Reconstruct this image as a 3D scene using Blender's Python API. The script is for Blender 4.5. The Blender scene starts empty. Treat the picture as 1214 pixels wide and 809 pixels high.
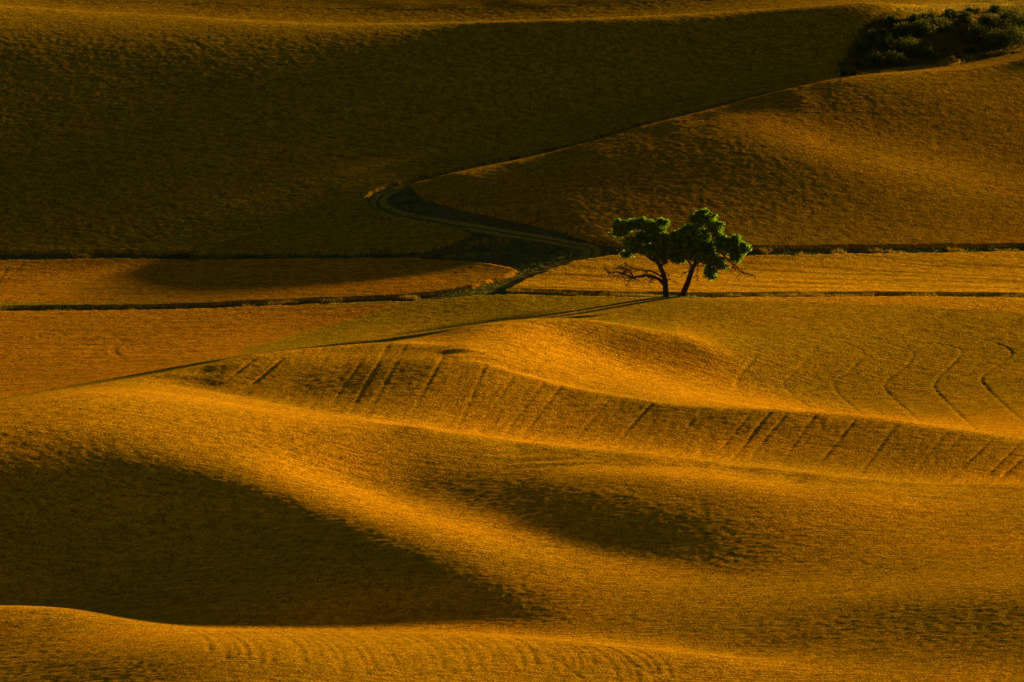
import bpy, math, random
import numpy as np

# ------------------------------------------------------------------ camera, sky, sun, exposure
SHAPE = (337, 76); X0, DX, Y0, DY = -180, 5.0, 1300, 3.0
CAM_Z = 291.6838
# control heights of the land in centimetres, one row per 3 m going away, each value the step from its left neighbour
HEIGHTS = [
[-859,-155,277,-133,276,-132,275,-133,275,-134,273,-135,270,-139,268,-144,263,-150,256,-157,249,-165,239,-174,230,-184,222,-193,214,-201,206,-207,201,-212,197,-214,196,-215,197,-214,200,-211,203,-206,208,-202,212,-197,217,-193,221,-190,224,-186,226,-184,229,-182,230,-181,233,-180,234,-178,235,-177,237,-175,237,-174,238,-173,239,-173,251,-1246],
[-966,10,126,18,126,17,126,17,125,17,124,14,122,12,118,8,114,2,107,-5,100,-14,92,-24,82,-33,73,-42,63,-50,56,-58,51,-63,47,-65,45,-66,46,-64,49,-60,52,-56,58,-52,63,-47,67,-42,71,-39,74,-36,77,-34,79,-32,80,-30,82,-29,84,-27,85,-26,86,-25,88,-24,89,-23,88,-23,93,-1168],
[-1014,68,75,68,75,69,74,69,74,68,73,67,71,64,68,60,64,54,58,47,51,39,41,30,31,20,22,9,13,1,4,-6,-2,-12,-5,-14,-7,-15,-6,-13,-3,-10,2,-5,6,0,11,5,16,10,20,13,23,16,26,18,27,20,30,21,31,23,33,24,34,25,36,27,36,28,37,29,37,29,38,-1146],
[-1032,71,72,71,73,71,72,71,73,70,72,69,70,67,67,63,63,58,56,52,49,43,40,33,31,23,20,13,10,3,2,-4,-5,-10,-8,-13,-10,-13,-9,-11,-6,-7,-2,-2,3,3,9,8,14,12,18,16,22,18,24,21,26,22,28,24,29,25,31,27,32,28,33,30,34,30,35,31,35,32,35,-1151],
[-1048,72,71,72,71,73,71,72,72,72,70,71,70,69,66,66,63,60,57,54,50,45,41,36,30,25,20,14,10,4,1,-4,-6,-9,-11,-12,-12,-13,-10,-11,-7,-7,-3,-1,3,4,8,9,13,14,18,17,21,20,23,23,24,24,27,26,28,27,29,29,31,30,32,31,33,32,34,32,34,33,34,-1157],
[-1064,72,71,72,71,73,71,73,71,72,71,72,70,70,67,67,64,62,59,55,51,47,42,37,32,26,21,15,10,4,0,-4,-6,-11,-11,-13,-13,-13,-11,-11,-8,-7,-3,-2,3,4,9,9,14,14,18,18,22,20,24,23,25,24,27,26,28,28,30,29,31,30,33,31,33,32,34,33,34,33,34,-1164],
[-1080,73,70,72,71,73,71,73,71,73,71,73,70,71,68,68,65,64,60,57,53,48,44,38,33,27,22,15,10,5,0,-4,-8,-11,-12,-14,-13,-14,-12,-12,-8,-8,-3,-1,2,5,9,10,14,15,18,19,21,22,24,23,25,25,27,26,29,28,30,29,32,30,33,32,34,32,34,32,35,32,35,-1171],
[-1095,72,70,72,71,73,71,73,71,73,72,73,71,72,69,69,67,64,62,58,55,50,45,40,35,28,22,16,11,4,0,-5,-8,-12,-13,-14,-15,-15,-13,-12,-9,-7,-4,-1,3,4,9,11,14,16,19,19,22,22,24,24,26,25,27,27,29,28,30,30,32,31,33,32,34,32,34,33,34,33,35,-1178],
[-1111,72,70,72,71,72,72,73,71,74,72,73,72,72,71,70,67,67,63,60,56,52,47,42,36,29,23,17,11,4,0,-6,-9,-13,-13,-16,-15,-16,-14,-13,-9,-8,-3,-2,3,5,9,11,15,16,19,20,23,22,25,24,26,26,27,27,29,29,31,29,33,31,34,32,34,33,34,33,34,33,35,-1185],
[-1126,72,70,72,70,72,71,73,72,74,72,74,72,73,72,71,69,67,65,62,58,54,49,43,38,30,25,17,11,4,-1,-6,-10,-13,-15,-17,-16,-17,-14,-13,-10,-9,-4,-1,3,5,9,12,15,17,20,20,24,23,25,24,27,25,28,27,30,28,32,30,33,32,33,33,34,33,35,33,34,33,35,-1192],
[-1141,71,70,72,70,72,71,73,72,74,72,74,73,74,72,73,70,69,66,64,60,56,51,45,39,32,25,18,12,4,-1,-8,-10,-15,-16,-18,-17,-17,-15,-14,-11,-9,-4,-2,3,6,10,11,17,17,21,21,24,23,26,24,27,26,28,27,30,29,32,31,33,32,34,33,35,33,34,33,35,33,35,-1199],
[-1156,71,70,71,70,72,71,73,72,73,73,75,73,74,74,73,72,70,68,66,62,57,53,47,41,34,27,19,11,4,-2,-8,-12,-15,-17,-19,-18,-19,-16,-14,-12,-9,-4,-2,3,5,11,12,17,17,22,22,24,24,26,25,28,26,28,27,31,29,32,32,33,33,34,33,35,33,35,33,35,33,35,-1206],
[-1171,71,69,71,70,72,70,73,72,74,73,74,74,75,74,75,73,72,69,68,64,60,55,49,43,36,28,19,12,4,-3,-9,-13,-17,-18,-20,-19,-19,-17,-15,-12,-10,-4,-3,3,6,11,12,18,18,22,23,25,24,27,26,27,26,29,27,31,30,33,31,34,33,35,34,35,33,35,33,35,33,35,-1213],
[-1186,71,69,71,69,72,70,73,71,74,73,75,74,76,75,75,74,74,71,70,66,62,57,52,45,37,30,21,12,3,-3,-10,-14,-19,-19,-21,-21,-20,-17,-16,-13,-10,-5,-2,3,6,11,13,17,19,23,23,26,26,27,25,28,26,29,28,31,31,33,32,35,33,35,34,35,34,35,33,36,33,35,-1221],
[-1200,71,68,71,68,72,70,72,71,74,73,75,75,76,75,77,75,75,73,72,68,65,60,54,47,40,31,21,13,3,-4,-11,-16,-20,-20,-23,-21,-21,-18,-17,-13,-10,-6,-2,2,6,11,14,18,20,23,24,27,26,27,26,28,26,29,29,31,31,34,33,35,34,36,34,35,34,35,34,35,33,35,-1228],
[-1213,70,67,70,69,71,69,72,71,74,73,75,75,76,77,77,76,77,75,73,71,67,62,57,50,42,33,23,13,3,-5,-13,-17,-21,-22,-24,-22,-22,-19,-17,-14,-11,-6,-3,3,6,11,14,19,20,24,25,27,26,29,26,28,26,29,29,32,32,35,33,36,34,36,34,36,34,35,34,35,33,35,-1235],
[-1227,70,67,70,68,70,69,72,70,74,72,76,74,77,77,78,78,78,76,76,73,70,65,59,53,44,35,25,14,2,-6,-14,-19,-23,-23,-25,-23,-22,-20,-18,-14,-12,-6,-4,3,5,12,14,19,21,25,25,28,27,29,26,28,27,29,29,33,33,36,34,36,35,36,34,36,34,36,33,35,33,35,-1242],
[-1240,69,67,69,68,69,69,71,70,73,73,75,75,77,77,79,79,79,78,78,75,72,68,63,55,47,38,26,15,2,-7,-16,-21,-24,-25,-26,-23,-24,-20,-19,-14,-13,-7,-3,2,5,12,14,19,21,26,26,28,28,29,27,29,26,29,31,33,34,36,35,37,35,37,34,36,34,36,33,35,33,35,-1249],
[-1252,68,67,68,67,69,68,71,69,73,72,75,75,77,77,80,79,81,80,80,77,75,71,66,58,50,41,27,16,2,-8,-18,-23,-26,-26,-26,-24,-24,-21,-19,-16,-13,-7,-5,2,5,12,13,20,22,26,26,29,28,30,27,29,26,30,32,35,35,37,35,38,35,37,35,36,34,35,33,35,33,35,-1256],
[-1264,68,66,67,67,68,67,70,70,72,71,75,74,78,77,80,81,81,82,82,80,78,74,68,62,53,43,30,17,2,-9,-21,-25,-27,-27,-27,-24,-25,-21,-20,-16,-14,-8,-5,1,5,11,13,20,22,26,27,30,28,30,28,29,26,31,33,37,36,37,37,37,36,37,35,36,34,35,34,35,32,35,-1263],
[-1275,67,65,67,66,68,66,69,69,71,71,74,75,77,77,81,81,83,83,84,82,80,78,71,65,56,47,31,18,3,-10,-22,-27,-29,-28,-27,-25,-24,-22,-20,-17,-14,-9,-6,0,4,10,13,20,21,27,27,30,29,30,28,29,27,33,35,38,37,39,37,38,35,37,35,36,34,36,33,34,33,35,-1270],
[-1285,66,64,67,64,67,66,69,67,71,70,74,74,77,77,81,81,84,85,85,85,83,80,75,69,59,49,34,19,3,-9,-24,-29,-30,-29,-27,-26,-24,-22,-20,-18,-15,-9,-7,0,2,9,12,19,22,26,28,30,29,30,27,30,29,36,37,39,38,39,38,38,36,37,35,36,33,36,33,34,33,35,-1277],
[-1295,66,63,66,64,66,65,67,67,70,70,72,74,76,77,81,82,85,85,88,86,87,83,78,72,63,52,34,21,3,-9,-26,-29,-30,-29,-27,-26,-24,-22,-21,-17,-16,-11,-8,-1,1,7,11,18,22,26,28,30,28,30,29,31,32,39,38,40,39,40,37,39,36,37,34,36,34,35,32,35,32,35,-1283],
[-1303,64,63,64,63,66,64,67,65,69,69,72,72,76,77,81,82,85,87,89,89,88,87,82,75,65,55,35,21,3,-10,-26,-30,-29,-28,-26,-25,-24,-21,-20,-18,-16,-12,-9,-2,-2,6,9,16,21,26,28,29,30,31,31,34,35,39,39,41,39,41,37,39,36,37,34,36,33,35,32,34,32,35,-1289],
[-1311,64,61,64,62,64,63,66,65,68,68,71,71,75,77,80,82,86,87,91,91,91,89,86,78,68,56,36,21,2,-12,-27,-29,-28,-26,-24,-23,-22,-20,-19,-17,-17,-12,-11,-4,-4,2,7,15,21,25,28,30,31,34,33,36,37,40,40,41,40,40,38,38,36,36,34,36,33,34,32,35,31,34,-1294],
[-1318,63,60,63,61,64,62,65,63,67,67,70,70,75,75,80,82,86,88,92,92,94,92,89,81,71,57,36,19,1,-13,-28,-28,-26,-25,-21,-21,-19,-17,-18,-15,-17,-12,-14,-3,-10,-1,4,14,19,27,28,33,33,35,36,38,38,41,40,41,40,40,37,39,35,36,34,35,33,34,32,33,32,34,-1300],
[-1324,62,59,62,60,63,61,64,62,66,65,69,70,73,74,80,81,86,89,92,94,96,95,92,83,74,57,36,17,-1,-15,-27,-27,-25,-22,-19,-18,-16,-14,-15,-13,-16,-12,-15,-5,-16,-6,1,13,21,28,31,34,36,37,38,39,40,40,41,41,39,40,37,38,35,36,33,35,32,34,32,33,31,34,-1305],
[-1329,61,58,61,59,62,60,63,61,65,64,67,68,72,74,78,81,86,88,94,95,98,98,94,86,74,58,34,16,-3,-16,-26,-26,-23,-21,-17,-14,-14,-10,-12,-9,-15,-10,-18,-6,-25,-12,-1,14,24,30,34,37,38,40,39,40,40,41,40,42,39,39,37,37,34,36,33,34,31,34,31,33,31,33,-1309],
[-1333,60,57,61,57,61,59,61,61,63,63,66,66,71,72,78,79,86,88,95,96,100,100,96,87,76,56,34,13,-4,-18,-24,-24,-22,-19,-16,-11,-10,-6,-9,-4,-14,-9,-20,-9,-34,-20,0,18,28,35,37,39,39,41,40,41,41,41,41,41,38,39,36,37,33,35,32,34,31,33,31,33,30,33,-1313],
[-1336,59,57,59,57,59,58,60,59,62,61,65,65,70,70,77,78,85,88,95,97,102,101,98,88,76,55,32,11,-6,-18,-22,-23,-21,-17,-14,-8,-7,-2,-6,0,-12,-9,-23,-14,-44,-25,6,24,34,38,40,41,41,41,41,42,41,42,41,40,38,38,35,36,33,34,32,33,31,32,31,32,30,33,-1317],
[-1338,58,56,58,56,58,57,59,58,60,60,64,63,68,69,75,77,84,88,95,98,103,102,99,88,76,53,31,8,-7,-18,-21,-22,-19,-16,-12,-5,-5,2,-2,5,-12,-9,-29,-26,-30,-43,16,34,37,42,42,43,42,42,42,42,42,43,40,40,37,38,34,35,32,33,31,33,30,32,30,32,30,32,-1320],
[-1338,57,54,58,54,58,55,58,56,60,58,62,62,66,68,73,75,83,88,95,99,103,102,100,88,75,50,28,5,-7,-17,-20,-20,-18,-14,-11,-2,-3,6,2,9,-13,-13,-55,-29,-96,39,29,43,41,45,43,45,43,44,42,43,42,44,39,40,36,37,33,34,31,33,30,32,29,32,30,31,30,31,-1322],
[-1337,56,53,56,54,56,54,57,55,59,56,61,60,65,65,72,74,82,86,95,100,103,102,99,87,74,46,25,4,-8,-17,-19,-18,-17,-12,-9,-1,0,8,6,12,-22,-45,-64,-41,-47,47,38,50,45,48,45,47,44,45,43,43,43,44,39,39,35,35,32,33,30,32,30,31,29,32,29,31,29,31,-1324],
[-1335,55,52,55,53,55,53,56,54,57,55,59,59,63,63,70,72,81,86,95,99,102,101,98,86,71,43,24,2,-9,-18,-18,-18,-15,-10,-8,2,0,11,10,10,-60,-54,-57,-20,-20,50,44,56,47,51,47,48,46,45,44,45,42,45,38,39,33,34,31,32,29,31,29,31,29,30,29,31,29,30,-1325],
[-1331,54,51,54,51,54,52,55,52,56,54,58,57,61,62,68,70,80,85,95,97,101,100,97,83,68,40,22,0,-10,-18,-18,-18,-14,-9,-6,3,2,12,14,-20,-78,-37,-41,-5,2,50,47,57,51,53,49,50,47,46,45,45,43,45,37,37,32,33,30,31,28,31,28,30,28,30,29,30,29,30,-1326],
[-1326,52,51,52,51,53,50,54,51,55,53,56,55,60,60,66,69,78,85,93,95,100,98,94,81,65,36,19,-2,-9,-18,-18,-18,-14,-7,-5,3,4,15,9,-61,-50,-25,-30,10,16,50,47,58,51,55,52,51,48,48,45,46,43,45,36,36,31,32,28,30,27,30,28,29,28,30,28,30,28,30,-1326],
[-1320,52,49,51,50,52,49,53,50,54,51,55,54,59,57,65,66,78,84,91,93,97,96,91,77,61,31,14,-2,-9,-16,-17,-17,-13,-5,-3,8,-2,16,-21,-51,-34,-14,-17,24,26,48,46,56,53,56,52,53,50,49,46,47,42,45,35,35,29,30,27,30,27,29,27,29,27,30,27,30,28,29,-1325],
[-1312,51,47,51,48,51,48,52,49,53,50,54,53,57,56,63,65,77,81,89,90,95,92,89,73,55,23,13,-3,-8,-16,-14,-17,-11,-4,-3,8,-3,14,-44,-29,-23,-2,-2,34,30,47,45,54,53,57,54,54,51,50,47,47,43,44,33,34,27,30,26,29,26,28,27,28,27,29,28,29,27,30,-1324],
[-1302,49,47,49,47,50,47,51,48,52,49,53,51,56,55,62,63,76,78,86,88,91,89,85,67,49,19,13,-5,-8,-16,-13,-17,-7,0,1,3,-1,-7,-43,-10,-12,11,11,39,34,45,45,52,53,57,55,55,52,51,48,47,42,43,32,32,27,29,25,28,26,28,26,28,27,28,27,29,28,28,-1321],
[-1291,48,45,49,45,49,47,49,47,51,49,52,50,55,53,61,61,74,76,83,84,89,85,80,62,43,17,11,-6,-9,-17,-13,-19,-1,0,4,0,0,-29,-24,2,2,22,22,42,36,44,44,51,52,57,55,56,53,52,48,47,41,42,31,31,26,28,25,27,25,28,26,28,26,28,27,29,27,28,-1318],
[-1279,47,45,47,44,48,45,49,46,50,48,51,50,53,53,59,60,71,73,80,81,85,82,75,57,36,15,8,-6,-10,-18,-11,-17,2,0,3,-1,-8,-39,2,9,19,29,30,42,38,43,44,49,52,56,56,57,53,52,48,46,41,40,30,30,25,28,25,27,25,27,26,28,26,28,26,29,26,29,-1315],
[-1264,45,43,46,44,46,45,47,46,49,47,51,48,53,52,58,58,69,70,76,78,81,78,70,50,30,13,7,-7,-11,-16,-11,-14,0,1,1,-1,-26,-25,21,21,32,34,35,41,38,42,44,48,52,55,56,56,54,51,47,46,40,38,30,29,26,27,25,27,25,27,26,27,26,28,26,28,27,28,-1310],
[-1248,44,42,44,43,45,43,47,45,48,47,50,48,52,51,57,56,66,67,73,74,78,72,66,42,24,10,5,-11,-9,-16,-7,-12,-1,-1,-2,-7,-33,3,34,35,37,38,37,40,37,42,44,48,51,54,55,56,53,50,47,44,39,37,30,29,26,28,25,27,25,27,26,27,26,27,27,28,26,28,-1305],
[-1230,43,40,43,41,44,43,45,44,48,46,50,47,52,50,55,55,63,64,69,71,73,68,59,34,19,9,-15,-14,2,-8,-7,-10,-4,-6,-5,-12,-18,27,44,43,41,39,39,38,38,41,43,48,50,54,54,54,51,50,45,44,38,36,30,30,27,28,25,28,25,27,26,27,26,27,26,28,26,28,-1299],
[-1210,41,39,42,40,42,42,44,43,47,46,49,47,52,49,54,53,60,60,66,67,70,61,52,26,14,0,-29,-14,4,-1,-4,-8,-8,-10,-6,-4,9,40,50,47,43,41,38,38,37,41,43,46,50,52,52,53,50,48,44,43,37,35,31,31,28,29,26,28,26,27,26,27,26,27,26,27,26,28,-1292],
[-1189,40,38,40,38,42,40,43,43,46,45,49,47,51,49,53,51,57,57,63,62,66,53,46,16,12,-20,-38,-13,4,6,-2,-8,-8,-7,1,12,28,45,55,50,43,42,38,37,37,40,42,46,48,50,51,51,48,47,43,41,37,35,33,32,29,30,27,28,26,27,26,27,26,27,27,27,26,27,-1284],
[-1165,38,36,39,37,40,38,42,42,45,45,49,47,51,48,53,49,54,54,59,58,60,47,37,3,12,-48,-28,-11,1,5,1,-6,-2,3,12,25,37,51,56,50,43,42,38,36,36,39,41,45,46,49,49,49,46,45,42,40,38,36,34,33,31,30,28,29,27,27,26,27,26,27,26,27,27,26,-1275],
[-1140,37,35,36,36,38,38,40,41,44,44,49,47,51,48,52,47,52,50,56,54,54,39,26,2,-14,-53,-11,-9,1,1,3,0,6,13,21,32,42,54,55,49,42,41,37,35,35,38,40,43,45,47,47,47,45,43,41,40,38,37,36,34,32,31,30,28,28,28,26,27,26,27,26,27,26,27,-1266],
[-1112,35,33,35,34,36,36,39,39,44,43,48,47,51,49,51,46,50,47,52,48,48,31,11,-3,-41,-33,0,-3,5,2,5,6,13,19,26,35,45,53,53,45,40,41,35,33,34,36,39,42,44,46,45,44,43,42,40,41,39,38,37,35,34,32,30,29,28,28,27,27,27,26,26,27,26,27,-1256],
[-1082,32,32,33,33,34,34,37,38,42,43,47,48,51,48,51,45,47,44,50,42,42,22,0,-18,-56,-3,6,7,8,7,9,12,16,21,28,38,45,50,48,41,38,38,32,32,32,35,37,41,43,44,43,43,41,41,41,40,40,40,38,36,35,32,32,29,29,28,27,27,27,26,27,26,26,27,-1245],
[-1051,31,31,30,31,32,33,35,36,40,42,46,48,51,49,51,44,45,41,47,35,37,1,-4,-42,-40,19,17,20,12,11,13,14,18,23,30,37,42,44,42,35,36,35,29,29,30,33,36,40,42,43,42,40,41,40,42,40,41,40,40,37,35,34,32,30,29,28,28,27,26,27,26,26,27,26,-1233],
[-1017,29,29,29,29,29,31,32,35,38,40,46,47,51,49,52,43,43,39,43,27,32,-16,-12,-68,-1,32,35,29,20,13,14,15,20,25,29,34,36,38,35,29,31,31,26,26,28,32,35,40,41,41,40,39,40,41,41,41,41,41,41,37,37,33,33,31,29,29,27,27,27,27,26,26,26,26,-1220],
[-981,27,27,27,27,28,28,30,32,35,39,43,47,51,50,52,43,41,37,38,26,14,-26,-37,-63,37,43,51,36,29,17,17,16,21,22,27,29,31,30,27,24,26,26,22,23,25,31,35,39,40,40,39,39,40,40,41,41,41,41,42,38,37,34,33,31,30,28,28,27,27,26,27,26,26,26,-1207],
[-943,25,26,24,26,25,26,26,30,32,36,41,47,50,51,53,43,38,36,29,18,5,-34,-73,-24,58,56,60,46,35,25,20,18,20,20,23,25,24,23,18,18,20,20,17,20,23,31,35,39,39,39,39,39,39,39,41,40,42,42,42,38,37,34,34,31,30,28,29,27,27,26,26,26,26,25,-1192],
[-903,23,24,23,24,22,23,24,26,28,34,37,46,49,57,51,40,37,36,27,21,-34,-46,-91,31,63,71,65,55,42,32,25,20,20,19,20,20,17,14,10,11,12,14,13,16,23,31,35,39,40,39,37,39,38,39,40,40,41,42,42,38,38,34,33,31,31,28,28,27,27,26,26,26,26,25,-1177],
[-860,20,23,21,22,19,21,20,23,24,29,34,42,48,53,59,41,34,30,18,-2,-39,-75,-60,67,66,81,68,63,49,39,31,24,21,18,17,15,10,5,1,3,4,8,8,15,23,32,36,40,39,38,38,37,37,38,39,39,42,41,42,37,38,34,33,31,31,28,29,26,27,26,26,25,26,26,-1162],
[-816,18,22,19,20,17,19,16,19,19,24,28,39,44,65,51,34,30,23,9,-24,-48,-80,-7,76,71,86,72,69,55,46,37,28,24,18,14,11,2,-5,-8,-5,-5,4,4,13,25,34,38,40,39,37,37,36,35,37,38,38,41,41,41,37,37,34,33,31,31,28,28,27,27,25,26,25,26,25,-1145],
[-771,17,21,17,19,15,16,12,15,14,18,21,32,38,59,51,26,22,4,-3,-26,-48,-44,23,77,76,88,75,73,61,53,43,34,26,20,11,6,-7,-14,-18,-15,-11,0,2,15,28,35,39,39,39,36,35,34,34,35,37,38,40,39,41,36,37,33,33,31,30,28,28,27,27,25,26,25,25,25,-1128],
[-723,15,20,16,17,13,13,10,10,9,11,13,22,28,46,25,24,17,-3,-7,-19,-30,-4,35,79,78,88,78,77,66,58,49,40,30,22,9,0,-16,-25,-27,-22,-16,-2,2,17,31,36,39,39,36,35,33,33,32,33,36,36,39,38,40,35,37,32,33,30,30,28,28,26,27,25,26,24,26,24,-1110],
[-674,14,19,14,17,10,12,6,7,3,4,4,10,10,19,15,18,15,1,-3,-6,-8,20,42,83,77,88,79,80,70,64,55,45,34,25,6,-5,-27,-33,-36,-28,-19,-3,4,22,32,37,39,36,34,33,31,31,30,32,33,35,37,37,39,35,35,32,33,29,30,28,28,25,27,24,26,24,25,24,-1091],
[-624,13,19,13,16,9,10,3,3,-2,-3,-5,-3,-4,-7,15,10,16,5,5,4,9,32,50,83,77,87,81,81,74,68,60,51,39,26,3,-11,-38,-40,-44,-31,-20,-1,8,24,35,36,37,34,31,31,28,29,28,30,32,33,35,36,38,34,34,32,32,28,30,27,28,25,26,25,25,24,25,23,-1072],
[-573,13,19,12,15,9,8,1,-1,-6,-10,-12,-16,-14,-18,11,5,15,7,11,10,20,39,58,81,77,85,81,82,77,71,65,56,43,27,1,-19,-49,-45,-52,-31,-19,2,14,28,35,36,34,31,29,27,26,26,26,28,30,31,34,34,37,33,33,31,31,29,29,26,27,25,26,24,25,24,24,23,-1052],
[-521,13,19,12,15,8,7,0,-3,-10,-16,-19,-26,-20,-23,8,0,14,6,15,15,27,43,62,77,76,83,80,82,79,74,69,60,46,28,-3,-28,-60,-48,-56,-29,-14,7,20,30,35,34,31,28,25,24,24,23,24,25,28,30,32,33,35,32,32,30,31,27,29,26,27,24,26,23,25,23,24,23,-1032],
[-468,13,20,12,15,8,7,-1,-5,-13,-19,-25,-33,-25,-25,8,-4,11,6,16,19,29,45,62,72,73,80,80,81,80,76,73,63,47,29,-10,-36,-70,-50,-57,-23,-6,13,25,31,34,31,28,24,22,21,21,21,20,23,26,28,30,32,33,31,32,29,29,27,28,26,26,24,25,23,24,23,24,22,-1011],
[-414,13,21,12,17,7,8,-2,-5,-13,-22,-28,-37,-30,-26,15,-13,10,3,18,19,31,43,57,67,69,77,78,80,80,78,74,65,48,28,-18,-46,-77,-51,-54,-14,3,20,31,30,32,28,25,21,18,18,17,18,18,20,23,26,29,30,32,30,30,28,29,26,28,24,26,23,25,22,24,22,24,22,-990],
[-360,14,22,13,18,8,9,-1,-4,-14,-21,-28,-38,-33,-24,23,-25,8,-2,17,18,29,40,50,61,65,73,75,78,80,78,74,67,47,25,-28,-55,-78,-50,-46,-4,13,25,33,30,30,25,21,17,15,15,13,15,15,17,21,24,28,27,31,28,30,27,28,25,27,23,26,22,24,22,24,21,23,22,-968],
[-307,16,23,15,19,10,11,1,-2,-12,-19,-26,-34,-31,-18,26,-41,3,-8,13,15,25,35,44,55,60,68,72,75,79,78,74,67,43,20,-39,-62,-78,-45,-34,8,21,30,34,28,29,22,18,14,11,11,10,11,12,14,19,22,25,26,29,27,28,26,27,25,26,22,25,22,24,21,23,21,23,20,-945],
[-253,16,26,16,22,12,13,3,2,-9,-14,-22,-26,-23,-11,19,-54,-7,-16,8,10,21,30,38,49,55,62,69,72,75,78,72,66,38,12,-48,-69,-73,-37,-18,18,28,32,34,28,26,20,15,11,8,7,6,8,8,11,16,20,23,24,27,26,27,25,26,23,25,22,24,21,23,21,23,20,22,20,-922],
[-201,19,28,18,25,14,17,6,6,-5,-7,-16,-16,-14,-5,6,-65,-17,-24,1,5,15,26,31,43,50,57,64,68,72,76,69,64,30,0,-53,-74,-63,-27,-2,28,32,33,34,27,25,18,13,8,4,3,2,4,4,9,13,17,21,23,25,25,25,24,25,22,24,21,23,20,23,20,22,19,23,19,-899],
[-149,21,31,20,28,16,22,9,12,0,1,-9,-6,-6,-1,-9,-70,-30,-30,-9,0,10,20,27,37,44,51,59,63,69,72,67,59,21,-18,-54,-73,-51,-13,12,33,36,34,34,26,25,16,11,5,0,0,-2,-1,1,5,10,15,19,21,24,22,25,22,24,21,23,20,22,19,22,19,22,19,22,18,-875],
[-98,23,34,23,31,20,25,14,18,5,10,-1,4,-2,1,-22,-73,-41,-36,-18,-6,4,15,21,31,40,44,55,57,66,66,63,51,9,-33,-56,-68,-34,3,24,36,38,34,34,26,24,14,10,1,-2,-4,-6,-4,-4,2,7,12,18,18,22,21,23,21,22,20,22,19,21,19,21,18,22,18,21,18,-851],
[-49,26,37,26,35,23,30,18,25,11,18,6,13,1,2,-34,-72,-51,-42,-26,-12,-3,9,18,24,35,39,49,51,62,60,57,39,-4,-46,-55,-57,-20,21,31,39,39,34,35,25,24,11,8,-1,-4,-8,-9,-9,-7,-2,5,10,15,16,20,20,21,19,21,18,21,18,21,17,21,17,21,18,21,17,-827],
[-1,29,40,29,38,27,36,22,31,18,26,12,21,2,2,-42,-71,-57,-48,-33,-19,-9,3,13,19,30,33,44,45,56,52,51,23,-15,-59,-52,-40,-5,34,36,42,39,35,34,25,22,11,7,-3,-6,-12,-13,-12,-11,-6,2,7,13,14,19,17,19,17,20,17,20,17,20,16,20,17,20,17,21,16,-802],
[45,32,43,32,42,31,41,27,38,24,34,17,27,2,3,-48,-69,-62,-51,-41,-25,-14,-4,9,13,26,26,40,38,51,42,42,2,-25,-69,-45,-24,13,42,41,44,40,35,34,23,22,11,7,-5,-9,-14,-17,-17,-14,-10,0,3,12,12,16,15,18,15,19,15,19,15,19,16,19,16,20,16,21,16,-778],
[88,35,47,35,47,34,46,32,44,30,40,23,32,3,3,-51,-66,-65,-55,-46,-31,-20,-10,4,8,21,22,35,31,44,31,29,-20,-38,-73,-34,-7,29,48,44,47,41,34,33,22,24,12,6,-9,-10,-18,-20,-21,-18,-14,-2,1,9,10,15,12,16,13,18,13,18,14,19,14,19,15,20,15,20,16,-753],
[129,38,50,39,50,39,50,38,50,34,47,27,36,4,4,-51,-64,-65,-58,-50,-38,-24,-16,-1,3,17,16,31,25,35,18,12,-41,-51,-71,-25,13,40,53,48,50,41,34,31,20,28,13,3,-13,-12,-21,-22,-26,-20,-17,-5,-2,8,8,13,10,14,11,16,12,17,13,18,13,19,14,19,15,20,14,-727],
[167,42,53,42,54,42,56,42,55,39,53,31,39,6,5,-50,-60,-65,-60,-52,-43,-29,-22,-6,-2,13,12,26,18,27,2,-10,-62,-59,-65,-16,29,50,56,54,51,42,34,28,20,29,11,0,-19,-12,-25,-21,-29,-21,-21,-6,-5,8,5,12,6,13,10,15,10,16,11,17,13,18,14,19,14,19,14,-702],
[203,44,57,45,58,45,60,46,61,44,57,34,44,8,7,-47,-56,-64,-61,-54,-47,-34,-27,-10,-7,9,8,20,11,15,-16,-33,-80,-64,-58,-2,37,58,61,58,54,42,32,27,20,28,7,-5,-24,-12,-27,-21,-32,-20,-23,-7,-9,6,3,10,3,16,8,14,8,15,10,16,12,18,13,19,13,19,14,-677],
[235,47,60,48,61,49,64,50,65,48,62,37,47,11,11,-44,-51,-62,-60,-56,-50,-37,-31,-15,-12,4,4,14,4,-1,-36,-60,-91,-69,-48,10,47,63,65,63,54,44,32,24,19,23,4,-11,-30,-13,-28,-15,-36,-24,-27,-3,-5,7,2,8,4,9,5,13,6,14,9,16,11,18,12,18,14,18,13,-651],
[263,51,62,51,64,53,67,54,69,52,65,41,50,14,15,-39,-47,-58,-59,-56,-52,-40,-35,-20,-15,-1,-1,6,-5,-20,-56,-87,-95,-76,-35,21,55,68,69,65,56,46,31,25,13,17,-1,-16,-36,-14,-30,-16,-24,-8,-39,-13,-13,6,1,8,1,17,3,11,5,13,8,15,11,17,12,18,13,18,13,-626],
[288,53,65,54,67,56,70,58,72,55,68,44,54,17,19,-33,-41,-55,-56,-55,-53,-43,-37,-24,-19,-8,-7,-3,-15,-43,-75,-109,-99,-77,-21,30,60,70,72,68,57,48,31,26,4,10,-11,-21,-39,-10,-27,-7,-51,-13,-25,2,-9,8,0,7,-2,9,0,9,4,12,7,15,11,16,12,18,12,18,12,-600],
[309,56,67,57,69,59,73,60,75,58,71,47,57,21,23,-28,-34,-50,-52,-53,-53,-44,-40,-28,-23,-16,-14,-15,-28,-65,-94,-120,-107,-72,-10,38,63,73,74,70,57,50,31,29,-9,4,-22,-29,-50,14,-36,-2,-36,-6,-44,-3,-5,10,-1,6,-2,8,-3,7,2,12,7,15,10,17,11,17,12,18,12,-575],
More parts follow.
